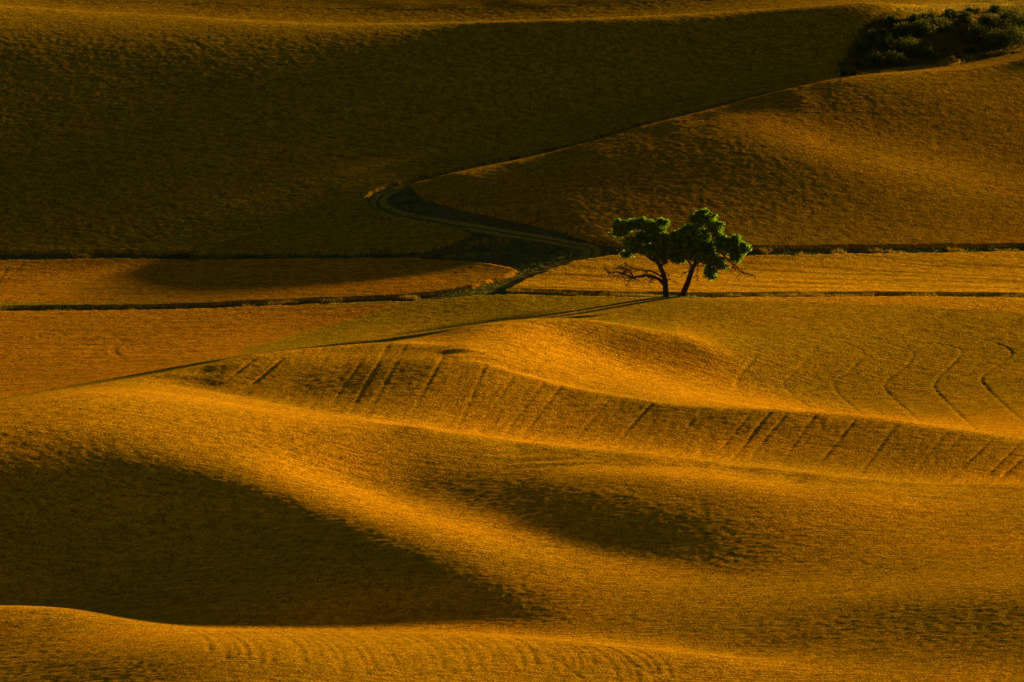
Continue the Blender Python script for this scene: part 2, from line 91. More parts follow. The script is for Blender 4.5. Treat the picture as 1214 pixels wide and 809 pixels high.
[327,58,69,59,72,60,76,63,77,60,74,50,59,25,27,-22,-28,-43,-47,-51,-51,-46,-41,-33,-27,-24,-23,-29,-42,-89,-103,-135,-106,-68,2,43,66,72,77,69,58,52,28,33,-25,-1,-32,-38,-65,-4,-2,7,-44,6,-39,1,-1,9,-1,3,-5,2,-5,5,2,11,8,14,10,17,11,17,12,17,12,-550],
[340,60,71,61,74,63,77,65,79,63,75,53,61,29,30,-16,-20,-37,-41,-47,-48,-47,-42,-38,-32,-34,-33,-44,-58,-107,-110,-149,-100,-63,15,43,68,70,78,68,60,49,28,29,-40,-3,-44,-36,-55,1,-46,29,-39,19,-39,14,8,3,-3,-2,-6,-7,-7,3,3,12,8,14,10,17,11,17,11,17,11,-524],
[349,62,73,62,75,65,79,67,81,65,76,56,63,32,33,-10,-13,-30,-34,-42,-46,-46,-44,-43,-38,-44,-43,-60,-73,-119,-121,-146,-100,-55,22,44,67,67,78,66,59,48,26,17,-46,-8,-57,-32,-72,29,-38,27,-51,31,-50,42,4,-1,-6,-6,-9,-15,-5,4,5,12,8,15,10,17,10,17,11,17,11,-499],
[355,63,74,64,76,66,80,69,82,66,78,58,64,36,36,-3,-4,-24,-27,-38,-42,-47,-45,-49,-43,-56,-52,-76,-85,-131,-120,-147,-96,-45,26,42,64,62,77,61,62,39,23,4,-39,-15,-46,-38,-65,32,-34,28,-51,25,-61,47,-10,-1,-10,-5,-14,-9,1,6,6,13,10,15,10,17,10,17,11,16,11,-474],
[356,64,75,65,77,68,81,69,83,68,79,59,67,39,40,5,4,-17,-20,-35,-39,-48,-47,-54,-50,-67,-60,-90,-94,-138,-116,-147,-87,-37,26,37,59,57,73,57,60,27,22,-5,-37,-39,-41,-17,-64,51,-26,18,-58,9,-62,29,-17,-1,-11,-2,-9,4,5,11,9,14,10,16,11,16,10,17,10,17,10,-449],
[353,65,76,66,78,68,81,71,83,69,80,61,68,43,44,12,11,-9,-12,-31,-34,-51,-49,-61,-56,-77,-66,-102,-100,-137,-115,-139,-80,-31,21,31,53,49,68,51,54,14,15,-1,-24,-39,-48,-19,-55,71,-32,-9,-70,-4,-56,14,-16,1,-11,5,-2,14,10,16,11,16,11,17,10,16,10,17,10,16,10,-424],
[346,66,76,66,79,69,81,71,83,70,81,63,69,46,49,17,18,-2,-4,-25,-30,-51,-52,-66,-63,-84,-72,-109,-102,-135,-109,-130,-73,-29,12,25,44,41,60,43,42,-3,15,-7,-18,-40,-44,1,-38,71,-66,-31,-67,-12,-46,6,-17,5,-8,9,4,22,14,20,13,19,11,17,10,17,10,16,10,16,10,-400],
[335,67,76,67,78,69,81,72,83,70,81,65,71,49,52,21,24,6,2,-20,-25,-49,-52,-70,-67,-89,-78,-110,-104,-126,-105,-118,-69,-33,3,16,35,33,50,38,19,7,17,-2,-34,-28,-53,32,-23,21,-90,-34,-61,-16,-37,0,-15,6,-4,13,9,26,18,24,15,20,12,17,10,17,9,16,10,16,9,-375],
[321,66,76,67,78,69,81,72,83,71,81,65,73,52,54,27,30,13,8,-14,-22,-48,-51,-70,-70,-90,-82,-109,-103,-117,-100,-106,-67,-40,-6,6,26,24,39,37,14,-16,2,6,-17,-22,-50,58,-42,-34,-83,-35,-55,-18,-32,-1,-13,7,-1,17,13,29,22,27,16,20,12,17,10,16,9,17,9,16,9,-351],
[302,67,76,67,77,69,81,71,82,71,81,67,74,55,57,33,35,20,14,-9,-18,-46,-52,-69,-70,-88,-84,-105,-100,-109,-94,-98,-66,-46,-14,-5,16,15,20,7,17,5,21,-4,-15,-17,-35,28,-75,-49,-70,-35,-50,-18,-28,-1,-11,9,1,20,17,32,24,28,16,21,11,17,9,17,8,16,9,16,9,-327],
[281,66,75,67,77,68,80,71,81,71,81,69,74,59,59,40,41,26,20,-2,-15,-43,-53,-68,-70,-85,-84,-100,-94,-102,-89,-92,-65,-51,-22,-16,5,13,45,17,-3,-26,23,-4,-10,-18,-44,-22,-79,-46,-62,-34,-46,-16,-23,0,-8,9,6,22,21,33,23,28,15,20,10,17,9,16,8,16,9,16,8,-303],
[256,66,75,66,76,68,78,70,80,72,80,70,75,63,62,47,46,34,26,3,-11,-41,-53,-67,-70,-82,-81,-93,-90,-96,-83,-87,-64,-55,-27,-26,-9,-17,5,13,25,1,31,-3,-15,-44,-66,-41,-67,-42,-55,-31,-41,-15,-18,2,-4,11,8,24,24,33,21,25,14,19,9,16,8,16,8,15,9,15,9,-280],
[229,65,74,65,75,67,77,69,80,70,80,71,77,66,66,55,50,41,32,10,-7,-39,-52,-68,-69,-79,-78,-87,-84,-89,-79,-81,-64,-58,-31,-34,-10,-7,15,-6,-3,-1,38,-18,-37,-70,-68,-43,-56,-38,-48,-27,-36,-12,-11,3,-1,13,11,26,25,30,17,22,11,17,7,16,7,16,7,16,8,16,7,-256],
[198,64,74,64,74,66,76,68,78,70,79,72,78,70,71,61,57,48,37,17,-4,-37,-52,-67,-69,-78,-75,-80,-78,-82,-74,-76,-62,-59,-34,-45,-34,-33,16,10,-1,7,25,-48,-58,-70,-60,-42,-49,-33,-40,-22,-30,-7,-5,5,3,13,14,25,24,25,13,18,7,15,6,14,7,15,7,16,7,16,8,-234],
[166,63,72,63,73,65,74,67,76,70,78,73,80,74,75,68,63,54,43,24,-1,-34,-53,-66,-70,-77,-74,-74,-72,-73,-68,-68,-61,-58,-37,-53,-27,-53,9,6,5,-10,-14,-64,-61,-59,-54,-39,-44,-26,-32,-15,-22,-1,-1,7,5,13,15,23,20,20,8,13,4,12,4,14,5,15,7,16,7,16,7,-211],
[131,62,71,62,72,63,73,65,75,68,78,73,82,78,80,74,69,61,48,29,3,-32,-52,-66,-71,-76,-74,-70,-68,-65,-59,-58,-58,-54,-47,-56,-42,-61,22,-5,-4,-44,-43,-59,-57,-50,-48,-34,-37,-20,-22,-8,-13,3,3,8,7,12,14,18,17,14,2,8,0,10,2,13,6,14,7,15,7,16,7,-189],
[94,61,70,61,70,62,72,63,74,66,77,73,83,83,85,80,75,66,52,35,5,-28,-52,-66,-71,-76,-76,-67,-66,-59,-52,-43,-52,-30,-54,-78,-49,-73,35,-38,-37,-55,-49,-51,-50,-43,-41,-28,-29,-12,-12,-2,-6,7,5,9,7,11,12,13,13,7,-4,3,-4,7,2,12,5,14,7,15,7,16,7,-168],
[56,59,69,60,69,60,71,61,72,64,77,71,85,88,89,87,79,72,56,39,7,-25,-52,-64,-73,-76,-77,-65,-66,-55,-50,-27,-34,-8,-74,-78,-68,-87,27,-71,-55,-49,-48,-44,-44,-36,-34,-21,-18,-5,-4,4,0,9,7,9,7,8,9,8,9,-1,-11,-2,-8,7,0,12,4,15,6,16,6,16,7,-147],
[16,58,68,58,68,59,69,59,72,62,75,69,87,93,93,93,83,76,59,42,10,-22,-51,-64,-75,-74,-80,-63,-68,-52,-50,-30,-23,32,-118,-70,-68,-97,-14,-70,-55,-45,-44,-38,-37,-29,-25,-13,-9,1,3,8,6,9,9,7,7,5,7,3,3,-4,-27,-5,-10,6,0,12,4,15,6,15,7,16,6,-126],
[-24,56,67,57,67,56,69,57,71,59,75,65,88,100,96,98,87,79,61,44,14,-21,-49,-64,-75,-73,-83,-62,-71,-47,-55,-8,-24,-41,-82,-76,-56,-94,-49,-54,-51,-42,-39,-32,-29,-21,-17,-5,-1,6,8,12,9,11,9,7,6,2,3,0,-7,-24,-28,-6,-11,7,0,12,4,15,6,16,6,16,7,-107],
[-65,55,65,56,65,56,67,55,70,57,75,61,89,106,99,101,90,82,63,45,15,-17,-49,-60,-78,-71,-84,-61,-76,-43,-65,13,-68,-48,-72,-74,-59,-81,-58,-47,-47,-37,-33,-25,-22,-13,-8,2,4,10,12,14,12,12,9,7,5,-1,0,-3,-5,-35,-58,-2,-11,8,1,13,4,15,6,15,7,15,7,-87],
[-107,54,64,54,65,54,65,55,68,56,75,57,89,111,101,105,91,84,65,46,15,-12,-48,-58,-80,-69,-86,-61,-77,-45,-60,4,-81,-54,-73,-66,-66,-67,-58,-45,-41,-32,-27,-18,-13,-5,0,5,9,13,14,16,14,13,10,6,4,-4,-5,-19,-22,-74,-30,2,-7,9,2,13,5,15,7,15,7,15,6,-68],
[-149,53,63,52,64,52,65,53,67,56,74,59,85,114,103,106,94,85,65,47,16,-7,-47,-58,-79,-69,-86,-62,-76,-38,-54,-17,-87,-56,-76,-61,-67,-59,-55,-42,-35,-26,-21,-10,-5,2,5,9,11,15,17,17,15,13,12,5,4,-8,4,-38,-59,-100,-5,4,-2,11,3,14,5,15,7,15,6,15,7,-50],
[-191,52,62,51,62,52,63,53,65,56,73,62,82,114,105,106,96,85,67,47,18,-5,-45,-57,-77,-70,-85,-63,-77,-50,-39,-30,-85,-56,-75,-58,-67,-53,-52,-37,-30,-20,-13,-2,2,6,8,12,13,17,18,18,16,14,12,4,3,-16,-30,-42,-96,-72,1,6,3,11,6,13,7,14,7,15,7,14,7,-32],
[-232,51,60,50,61,51,61,53,64,57,71,66,86,105,108,104,99,83,70,45,22,-6,-37,-60,-75,-73,-81,-69,-71,-40,-43,-46,-79,-56,-73,-55,-64,-50,-47,-33,-23,-14,-5,4,7,9,10,14,15,18,18,19,17,15,12,3,4,-23,-54,-91,-90,-44,-1,8,6,12,7,14,7,14,7,15,7,14,7,-15],
[-273,50,59,49,59,51,60,52,63,58,70,69,79,103,114,102,100,83,71,44,27,-8,-28,-69,-69,-75,-79,-74,-64,-40,-42,-54,-71,-54,-68,-52,-61,-47,-43,-29,-15,-9,2,8,10,12,12,15,17,18,18,19,17,16,11,1,-13,-53,-85,-87,-75,-25,-2,10,7,14,7,14,8,14,7,14,7,14,7,2],
[-313,49,58,48,58,49,59,52,62,58,70,71,82,98,112,100,102,81,74,43,30,-9,-24,-72,-61,-78,-78,-62,-61,-47,-50,-55,-60,-50,-64,-49,-58,-44,-39,-23,-9,-5,7,10,13,13,14,17,17,18,19,18,17,15,9,0,-60,-82,-82,-76,-62,-11,-1,11,7,14,7,15,7,14,7,14,7,14,7,18],
[-351,48,56,48,56,49,57,52,61,58,69,71,82,90,115,100,103,81,75,43,32,-8,-23,-69,-58,-79,-79,-73,-47,-41,-63,-41,-54,-43,-59,-45,-56,-40,-35,-18,-4,-3,10,12,15,14,15,18,18,17,19,18,15,13,6,-51,-90,-70,-77,-62,-52,1,-1,11,6,13,8,14,7,14,7,13,7,14,7,34],
[-389,47,55,47,55,48,56,51,61,58,69,70,82,87,117,96,104,79,77,43,35,-10,-19,-65,-61,-79,-67,-62,-58,-49,-70,-17,-48,-34,-55,-41,-54,-37,-30,-14,-3,-1,10,13,16,16,17,18,18,16,19,17,12,11,-35,-97,-66,-70,-69,-53,-40,9,-2,10,5,13,7,13,7,14,7,13,7,13,7,50],
[-425,47,53,46,54,47,55,51,59,57,69,69,83,84,110,99,105,79,79,42,37,-10,-15,-64,-66,-81,-82,-42,-45,-68,-52,-3,-37,-26,-48,-37,-52,-36,-26,-13,-3,0,11,13,16,17,19,17,18,15,19,14,9,-13,-101,-68,-67,-65,-61,-47,-25,11,-1,9,3,12,6,14,6,13,7,13,7,13,6,66],
[-459,46,52,45,53,46,54,49,59,56,69,67,84,81,107,102,101,79,80,43,40,-12,-11,-69,-66,-58,-64,-66,-52,-80,-18,1,-23,-20,-40,-35,-47,-35,-25,-14,-4,0,10,14,16,19,19,16,17,16,18,6,-3,-83,-78,-67,-66,-60,-52,-38,-13,12,-2,7,2,11,6,12,7,12,7,12,7,12,7,81],
[-491,45,50,45,51,46,52,49,58,55,67,66,83,81,102,97,104,81,81,44,41,-12,-13,-72,-62,-74,-50,-46,-75,-56,1,6,-12,-14,-32,-32,-43,-33,-26,-16,-6,0,8,14,17,20,19,13,18,15,16,-13,-63,-75,-72,-65,-63,-54,-44,-28,-4,10,-2,6,2,10,6,11,6,13,6,12,6,12,7,96],
[-521,44,49,44,49,45,52,48,56,54,66,65,81,80,98,98,107,77,81,45,43,-12,-17,-68,-38,-61,-69,-55,-89,-13,3,15,-4,-9,-25,-29,-37,-32,-27,-18,-8,-2,6,14,18,20,19,9,22,9,-25,-51,-59,-68,-69,-63,-59,-47,-37,-18,-2,10,0,7,2,10,4,11,6,12,6,12,6,11,7,111],
[-549,43,48,43,48,44,50,47,55,53,64,64,78,80,94,96,103,80,84,46,42,-9,-20,-60,-57,-55,-47,-76,-66,13,5,24,1,-2,-21,-24,-33,-31,-27,-20,-11,-5,3,17,15,13,18,14,0,-31,-45,-42,-60,-63,-66,-60,-55,-42,-29,-11,0,10,3,8,3,10,4,11,5,11,6,11,6,11,7,126],
[-575,42,47,42,47,43,48,46,54,52,62,62,76,78,91,94,103,86,81,46,41,-7,-21,-54,-30,-71,-57,-86,-24,17,12,31,7,2,-15,-21,-29,-30,-27,-23,-11,-9,1,19,21,16,-21,-17,-24,-33,-37,-46,-57,-60,-64,-56,-52,-35,-23,-5,2,12,5,10,4,9,5,10,5,11,5,11,6,10,6,142],
[-598,41,45,41,46,42,47,45,52,50,60,61,72,76,89,91,102,84,83,51,39,-3,-21,-49,-40,-54,-81,-57,1,16,21,36,13,7,-10,-18,-26,-29,-26,-28,-10,-14,1,23,8,-57,-25,-20,-16,-32,-39,-45,-56,-58,-61,-52,-47,-29,-17,-1,5,14,8,11,5,9,5,10,5,10,6,9,6,10,6,157],
[-619,40,44,40,44,41,46,44,49,50,57,59,70,73,86,88,98,90,91,47,38,-3,-18,-49,-32,-58,-100,-7,2,26,26,40,17,11,-5,-15,-23,-30,-25,-31,-8,-21,4,17,-84,-38,-20,-24,-22,-31,-40,-46,-54,-55,-58,-47,-44,-22,-11,4,7,16,10,12,6,10,5,9,6,9,5,10,6,9,6,172],
[-638,39,43,39,43,40,44,43,48,48,54,57,67,70,83,85,94,91,95,47,43,-1,-16,-52,-23,-77,-79,27,-1,36,27,43,21,16,-2,-13,-20,-30,-25,-33,-5,-38,27,-97,-55,-33,-27,-25,-27,-33,-42,-45,-54,-52,-54,-42,-39,-15,-5,9,9,18,11,12,8,10,5,9,6,8,6,9,6,9,6,187],
[-654,38,41,39,41,39,43,41,46,46,53,55,63,67,79,82,90,90,96,68,39,-1,-21,-48,-26,-91,-26,31,3,40,29,45,23,20,3,-12,-18,-33,-24,-32,-2,-22,-96,-68,-47,-37,-32,-29,-32,-35,-43,-46,-52,-49,-49,-37,-33,-8,0,13,11,19,12,14,8,10,6,9,5,9,5,9,5,9,6,203],
[-668,37,40,38,39,39,41,40,44,45,49,53,60,65,75,79,86,86,93,83,37,13,-29,-38,-56,-49,3,25,8,41,31,45,27,24,7,-12,-16,-38,-23,-31,5,-136,-59,-57,-49,-42,-39,-34,-37,-38,-45,-45,-51,-45,-45,-31,-26,-1,4,15,14,19,15,14,10,10,7,8,6,7,6,8,6,8,6,219],
[-680,37,38,37,38,38,39,39,42,43,48,50,56,63,71,75,81,84,87,90,68,16,-41,-40,-76,21,-5,25,9,44,31,45,31,27,11,-13,-14,-44,-19,-10,-128,-86,-51,-57,-53,-48,-46,-40,-42,-42,-46,-45,-48,-42,-40,-26,-19,3,8,18,17,22,16,15,11,10,7,8,6,8,5,8,6,8,6,235],
[-689,36,37,36,37,36,38,38,40,42,44,49,52,61,67,71,77,79,83,86,95,7,-23,-46,-55,53,-17,26,10,44,31,46,35,30,16,-15,-13,-51,-2,-98,-124,-58,-54,-60,-58,-54,-54,-47,-48,-44,-48,-44,-45,-39,-35,-22,-12,6,13,20,21,24,18,15,12,10,8,8,6,7,6,8,5,8,6,252],
[-695,35,35,35,36,35,36,37,38,41,42,46,50,58,63,67,71,76,79,81,95,68,-27,-47,-24,44,-19,22,10,42,32,45,39,32,22,-15,-14,-51,-22,-180,-64,-60,-52,-65,-64,-61,-64,-52,-53,-47,-49,-44,-43,-35,-30,-18,-6,9,17,25,23,24,21,15,13,11,8,8,6,7,6,7,6,8,6,269],
[-699,34,34,34,34,35,34,36,36,39,40,44,47,56,59,62,66,72,74,80,83,105,-16,-18,-1,29,-18,17,9,39,31,45,42,35,25,-14,-6,-32,-173,-85,-71,-62,-54,-69,-72,-66,-74,-57,-59,-49,-50,-43,-41,-32,-25,-15,0,14,22,26,25,25,22,17,14,10,10,7,7,7,6,7,6,7,6,287],
[-701,33,33,33,33,33,34,34,35,37,38,42,45,52,56,57,61,67,70,78,76,99,79,5,-28,22,-16,13,8,35,29,44,42,39,27,-12,14,-129,-150,-56,-80,-59,-63,-70,-82,-70,-83,-61,-63,-52,-51,-42,-39,-30,-20,-11,6,19,25,26,27,26,25,17,15,10,10,8,7,7,6,7,6,7,6,305],
[-701,32,32,32,32,33,31,34,33,36,35,41,41,51,52,52,56,62,66,73,76,85,103,50,-31,44,-14,9,5,29,26,43,41,43,22,-3,11,-241,-47,-71,-80,-63,-67,-77,-85,-80,-86,-67,-66,-55,-51,-43,-36,-27,-16,-7,13,21,26,27,30,27,27,17,16,11,10,8,7,7,7,6,6,7,7,323],
[-699,32,31,31,30,32,30,33,31,35,34,39,39,48,46,49,51,57,61,70,73,82,92,120,4,31,-15,3,1,23,22,42,35,48,14,17,-135,-65,-94,-80,-80,-72,-70,-84,-86,-90,-85,-76,-69,-58,-51,-43,-34,-24,-12,-2,18,21,28,29,32,28,27,18,17,11,11,8,8,6,7,7,6,7,6,343],
[-694,30,30,31,29,30,30,31,30,33,32,37,37,45,42,45,47,53,56,66,69,82,82,122,76,40,-12,-4,-3,16,17,38,29,51,10,49,-59,-154,-105,-91,-82,-78,-76,-87,-92,-91,-89,-85,-70,-61,-52,-42,-32,-22,-8,2,20,23,30,31,34,28,28,19,17,12,11,9,8,6,7,7,7,6,7,362],
[-688,30,29,29,29,29,28,30,29,32,30,35,35,40,38,42,43,49,52,61,67,79,82,106,110,83,-17,3,-4,7,13,33,24,52,11,14,-29,-132,-113,-102,-87,-82,-84,-86,-102,-85,-101,-85,-75,-62,-53,-42,-30,-20,-5,6,21,25,33,32,34,28,29,20,18,12,12,8,9,7,7,6,7,7,7,382],
[-679,29,27,29,27,29,27,29,27,30,29,33,32,37,35,38,39,45,48,57,63,75,83,95,110,124,44,-29,-5,-2,11,26,20,49,19,132,-145,-118,-126,-110,-93,-85,-90,-89,-104,-87,-106,-85,-81,-63,-54,-41,-30,-17,-3,9,23,28,34,32,33,29,31,19,19,13,12,9,9,7,7,7,7,6,7,403],
[-669,28,26,28,27,27,26,28,27,28,28,30,30,33,31,36,35,41,45,52,59,71,80,91,104,111,109,-24,4,-7,7,19,20,45,41,31,-56,-110,-138,-115,-100,-89,-92,-98,-99,-98,-95,-95,-83,-65,-55,-40,-29,-16,0,12,25,29,34,31,33,31,30,21,19,13,13,9,9,7,8,6,8,6,7,424],
[-657,27,25,28,25,27,25,27,25,27,26,28,27,30,29,32,32,37,41,48,55,67,76,87,97,100,102,76,-26,-6,1,24,22,44,55,27,-64,-104,-144,-124,-110,-87,-102,-98,-102,-96,-93,-104,-82,-68,-55,-40,-27,-14,2,15,26,28,32,32,34,30,30,22,19,14,13,9,10,7,8,7,7,7,7,445],
[-644,27,24,26,25,26,24,26,24,26,24,26,24,28,25,29,29,34,37,44,52,61,72,82,91,93,92,91,42,1,1,13,12,48,15,37,-45,-88,-155,-129,-122,-84,-116,-88,-116,-83,-105,-96,-87,-69,-56,-40,-25,-13,5,16,25,28,31,32,34,29,30,23,19,15,13,10,10,7,8,7,7,7,8,466],
[-629,25,24,26,23,26,23,25,22,25,22,25,22,24,23,26,26,30,34,41,47,56,67,77,84,88,86,89,66,39,9,11,15,44,-35,57,-29,-71,-159,-135,-134,-91,-119,-85,-123,-79,-108,-87,-94,-69,-57,-39,-25,-10,6,16,24,26,32,31,32,29,30,24,20,14,14,10,10,8,8,7,7,7,8,488],
[-613,25,23,24,23,25,22,24,21,24,21,22,20,22,20,23,23,27,31,36,44,51,61,71,79,81,83,81,72,47,46,27,22,-14,-24,72,-19,-51,-157,-150,-141,-100,-114,-98,-113,-86,-97,-94,-90,-73,-57,-39,-23,-10,6,15,24,26,31,29,32,28,31,23,20,15,14,10,10,8,9,7,7,7,8,510],
[-596,24,22,24,22,24,21,23,21,22,19,21,18,20,17,20,21,24,27,33,39,47,56,64,74,75,78,73,70,50,56,42,16,-24,8,67,-5,-32,-153,-161,-150,-107,-120,-97,-109,-89,-95,-95,-86,-76,-58,-39,-22,-9,5,15,23,25,29,28,30,29,29,24,19,16,13,11,10,9,8,7,8,7,8,532],
[-578,24,21,23,21,23,21,22,20,21,18,19,16,17,15,17,18,21,25,29,35,42,52,57,69,68,73,67,66,51,56,48,17,-5,28,61,11,-22,-138,-177,-161,-115,-125,-88,-112,-85,-97,-91,-89,-76,-61,-38,-22,-9,4,14,22,23,27,27,29,28,29,23,19,16,14,11,10,8,9,7,8,7,8,554],
[-559,23,20,23,20,23,19,22,19,20,16,18,14,15,13,14,16,17,22,26,32,37,47,52,63,62,68,60,62,50,55,45,30,19,40,61,23,-16,-122,-190,-165,-126,-122,-87,-108,-85,-97,-92,-89,-79,-63,-39,-22,-10,4,12,19,21,25,26,28,26,28,23,19,16,13,11,11,8,9,8,8,6,8,576],
[-539,22,20,22,19,22,19,21,17,20,15,16,13,13,10,12,13,15,19,22,29,33,43,46,57,56,63,53,59,46,56,41,45,37,59,65,28,-15,-105,-192,-172,-135,-117,-84,-100,-90,-94,-94,-91,-84,-66,-41,-23,-12,2,9,17,18,24,23,26,26,26,23,18,16,13,12,10,9,9,7,8,7,8,597],
[-518,21,19,21,18,22,18,20,17,19,14,15,11,10,9,9,10,12,17,19,26,29,39,41,52,50,58,46,56,42,55,40,58,49,72,70,40,-14,-85,-194,-174,-134,-113,-78,-94,-92,-92,-98,-96,-89,-70,-47,-26,-15,-2,6,14,16,20,22,24,24,25,22,17,16,13,11,11,9,9,7,8,7,8,618],
[-497,21,17,21,17,21,17,20,16,18,13,14,9,9,6,7,8,10,13,17,23,25,36,37,46,44,53,41,52,37,55,38,68,54,93,85,60,-30,-67,-188,-166,-133,-106,-76,-90,-83,-98,-105,-99,-96,-75,-55,-32,-21,-6,2,9,13,17,20,22,22,23,21,17,15,13,11,11,9,9,7,8,6,8,639],
[-476,20,17,20,17,20,16,20,15,17,12,13,8,6,4,4,6,8,11,14,20,23,31,33,42,39,47,36,48,33,54,37,74,52,114,95,58,-13,-49,-169,-154,-131,-97,-77,-83,-79,-101,-116,-103,-103,-80,-64,-40,-28,-12,-4,5,8,15,16,19,20,22,19,16,15,13,11,11,8,9,7,8,7,7,659],
[-454,20,15,20,16,19,16,18,15,16,11,13,5,4,2,2,4,6,10,11,18,19,28,29,37,34,43,31,44,29,53,34,78,48,127,111,89,2,-53,-147,-138,-125,-94,-78,-77,-75,-101,-131,-106,-109,-86,-72,-49,-36,-20,-10,-1,4,10,13,16,18,19,18,15,14,13,11,11,8,9,7,8,6,7,678],
[-432,19,15,19,14,19,15,18,13,16,10,12,4,1,0,1,2,4,8,9,15,17,25,25,33,28,39,27,41,25,52,32,77,49,124,120,83,25,-26,-106,-117,-117,-88,-86,-82,-64,-95,-153,-107,-114,-90,-80,-57,-45,-27,-18,-8,0,5,10,12,15,17,16,14,14,12,10,11,8,9,6,8,5,8,696],
[-410,18,14,19,13,19,13,18,12,16,8,11,1,0,-2,-1,1,3,6,8,13,14,22,21,29,23,35,23,38,23,47,32,74,52,111,118,89,67,9,-84,-100,-112,-77,-86,-96,-51,-108,-158,-108,-115,-95,-85,-65,-53,-36,-25,-14,-7,1,5,9,12,14,14,13,12,12,10,10,8,9,6,7,5,7,714],
[-387,17,13,17,13,18,13,16,12,14,8,9,-1,-2,-3,-2,0,1,5,6,11,12,19,18,24,20,30,20,34,21,44,32,67,57,97,105,95,75,42,-38,-65,-103,-83,-74,-103,-55,-153,-119,-114,-109,-99,-88,-72,-60,-44,-32,-22,-12,-5,1,5,8,11,12,12,11,12,9,10,7,8,6,7,4,7,730],
[-365,17,11,17,12,17,12,16,10,14,6,8,-3,-3,-5,-2,-2,1,3,5,9,10,15,15,21,17,26,17,30,19,39,31,62,56,89,89,93,76,56,17,-26,-78,-77,-109,-73,-110,-161,-79,-110,-101,-100,-89,-78,-65,-52,-39,-29,-18,-11,-4,1,5,8,9,11,9,11,9,9,7,8,4,7,3,6,746],
[-343,16,11,16,11,16,11,15,9,13,4,7,-4,-4,-6,-3,-3,0,2,3,7,8,13,12,18,14,22,14,27,17,35,29,57,53,81,77,86,70,58,26,-8,-61,-56,-121,-50,-144,-118,-68,-92,-96,-96,-89,-80,-70,-58,-46,-35,-25,-16,-9,-3,1,4,7,9,8,9,8,9,6,7,4,6,3,5,760],
[-320,14,10,15,10,15,10,14,8,12,4,5,-6,-4,-6,-5,-3,-1,0,3,5,7,10,10,14,12,18,12,23,15,31,27,51,49,73,68,79,61,54,25,-5,-51,-50,-108,-56,-120,-80,-66,-74,-88,-88,-87,-80,-73,-63,-51,-41,-31,-22,-14,-8,-3,1,4,6,7,8,7,8,5,7,3,5,1,5,773],
[-298,14,8,15,9,14,8,14,7,10,2,5,-7,-4,-8,-4,-5,-2,0,2,4,4,8,8,12,9,15,10,20,13,28,23,46,43,66,60,71,55,48,19,-3,-43,-49,-85,-61,-89,-62,-61,-59,-78,-78,-82,-79,-74,-65,-56,-47,-36,-27,-20,-12,-8,-2,0,5,5,7,5,8,4,5,2,4,1,3,785],
[-276,13,7,13,8,14,7,13,5,10,1,4,-7,-6,-8,-5,-5,-2,-1,0,3,3,6,6,10,7,12,8,17,12,24,21,39,38,58,54,63,49,42,16,-3,-36,-44,-70,-57,-69,-50,-53,-50,-65,-69,-75,-74,-74,-67,-59,-51,-41,-32,-25,-17,-12,-6,-3,2,3,6,4,6,3,4,1,3,-1,3,795],
[-254,12,6,12,7,12,7,11,5,8,1,2,-7,-6,-8,-6,-5,-3,-2,0,1,3,4,5,7,5,9,8,13,11,21,19,34,33,49,49,55,43,37,13,-3,-31,-38,-59,-49,-56,-41,-45,-41,-53,-60,-67,-70,-71,-67,-62,-54,-45,-37,-29,-21,-17,-9,-8,0,1,5,2,5,1,4,-1,1,-2,2,804],
[-233,11,6,11,5,11,6,10,4,7,0,2,-8,-6,-9,-6,-6,-3,-2,-1,1,2,2,4,5,4,7,6,11,10,18,17,29,28,42,43,49,38,31,10,-3,-27,-33,-50,-41,-46,-32,-37,-32,-43,-52,-61,-65,-67,-66,-63,-56,-49,-40,-34,-25,-21,-13,-11,-2,-2,3,1,3,0,2,-3,1,-4,0,812],
[-211,10,4,10,4,10,5,9,3,6,-1,1,-8,-6,-9,-6,-6,-4,-2,-1,0,0,2,2,4,3,5,5,9,10,15,15,24,25,35,39,42,33,27,7,-4,-24,-29,-42,-35,-38,-23,-28,-25,-36,-44,-54,-60,-64,-64,-62,-57,-52,-44,-37,-29,-25,-16,-16,-4,-3,1,-1,1,-2,0,-4,-2,-5,-2,819],
[-189,8,3,9,3,9,3,8,2,5,-1,0,-8,-6,-9,-6,-6,-4,-3,-1,-1,1,0,2,2,2,3,5,8,8,14,14,20,22,28,35,36,30,22,6,-6,-22,-27,-36,-29,-30,-16,-21,-19,-29,-37,-48,-55,-60,-61,-61,-57,-54,-46,-41,-32,-29,-20,-19,-6,-6,-1,-3,-1,-4,-2,-6,-3,-7,-4,824],
[-168,7,2,7,3,7,2,7,1,5,-3,0,-9,-6,-8,-6,-6,-4,-3,-1,-1,0,0,1,0,2,2,5,6,9,11,13,17,20,24,30,32,27,17,4,-7,-21,-25,-32,-24,-23,-9,-16,-14,-24,-31,-43,-49,-56,-57,-59,-57,-54,-48,-44,-36,-32,-23,-22,-8,-9,-4,-6,-3,-6,-4,-8,-6,-8,-6,828],
[-146,6,0,6,1,6,1,6,0,3,-3,0,-9,-6,-8,-6,-5,-4,-3,-2,-1,0,-1,1,0,1,1,4,6,9,9,14,14,19,20,28,27,24,13,2,-9,-20,-24,-28,-20,-17,-4,-12,-10,-20,-27,-37,-44,-51,-54,-57,-55,-54,-49,-45,-39,-35,-27,-24,-12,-12,-6,-9,-5,-9,-7,-10,-7,-11,-8,831],
[-124,4,-1,5,-1,5,0,4,0,2,-3,-2,-8,-6,-8,-5,-6,-3,-3,-2,-1,-1,-1,1,-1,1,0,6,4,9,9,13,14,18,19,25,23,21,10,-1,-11,-19,-23,-24,-17,-11,-3,-9,-9,-16,-23,-32,-39,-47,-50,-54,-53,-53,-49,-47,-40,-37,-30,-27,-16,-15,-9,-12,-8,-12,-9,-12,-10,-13,-10,833],
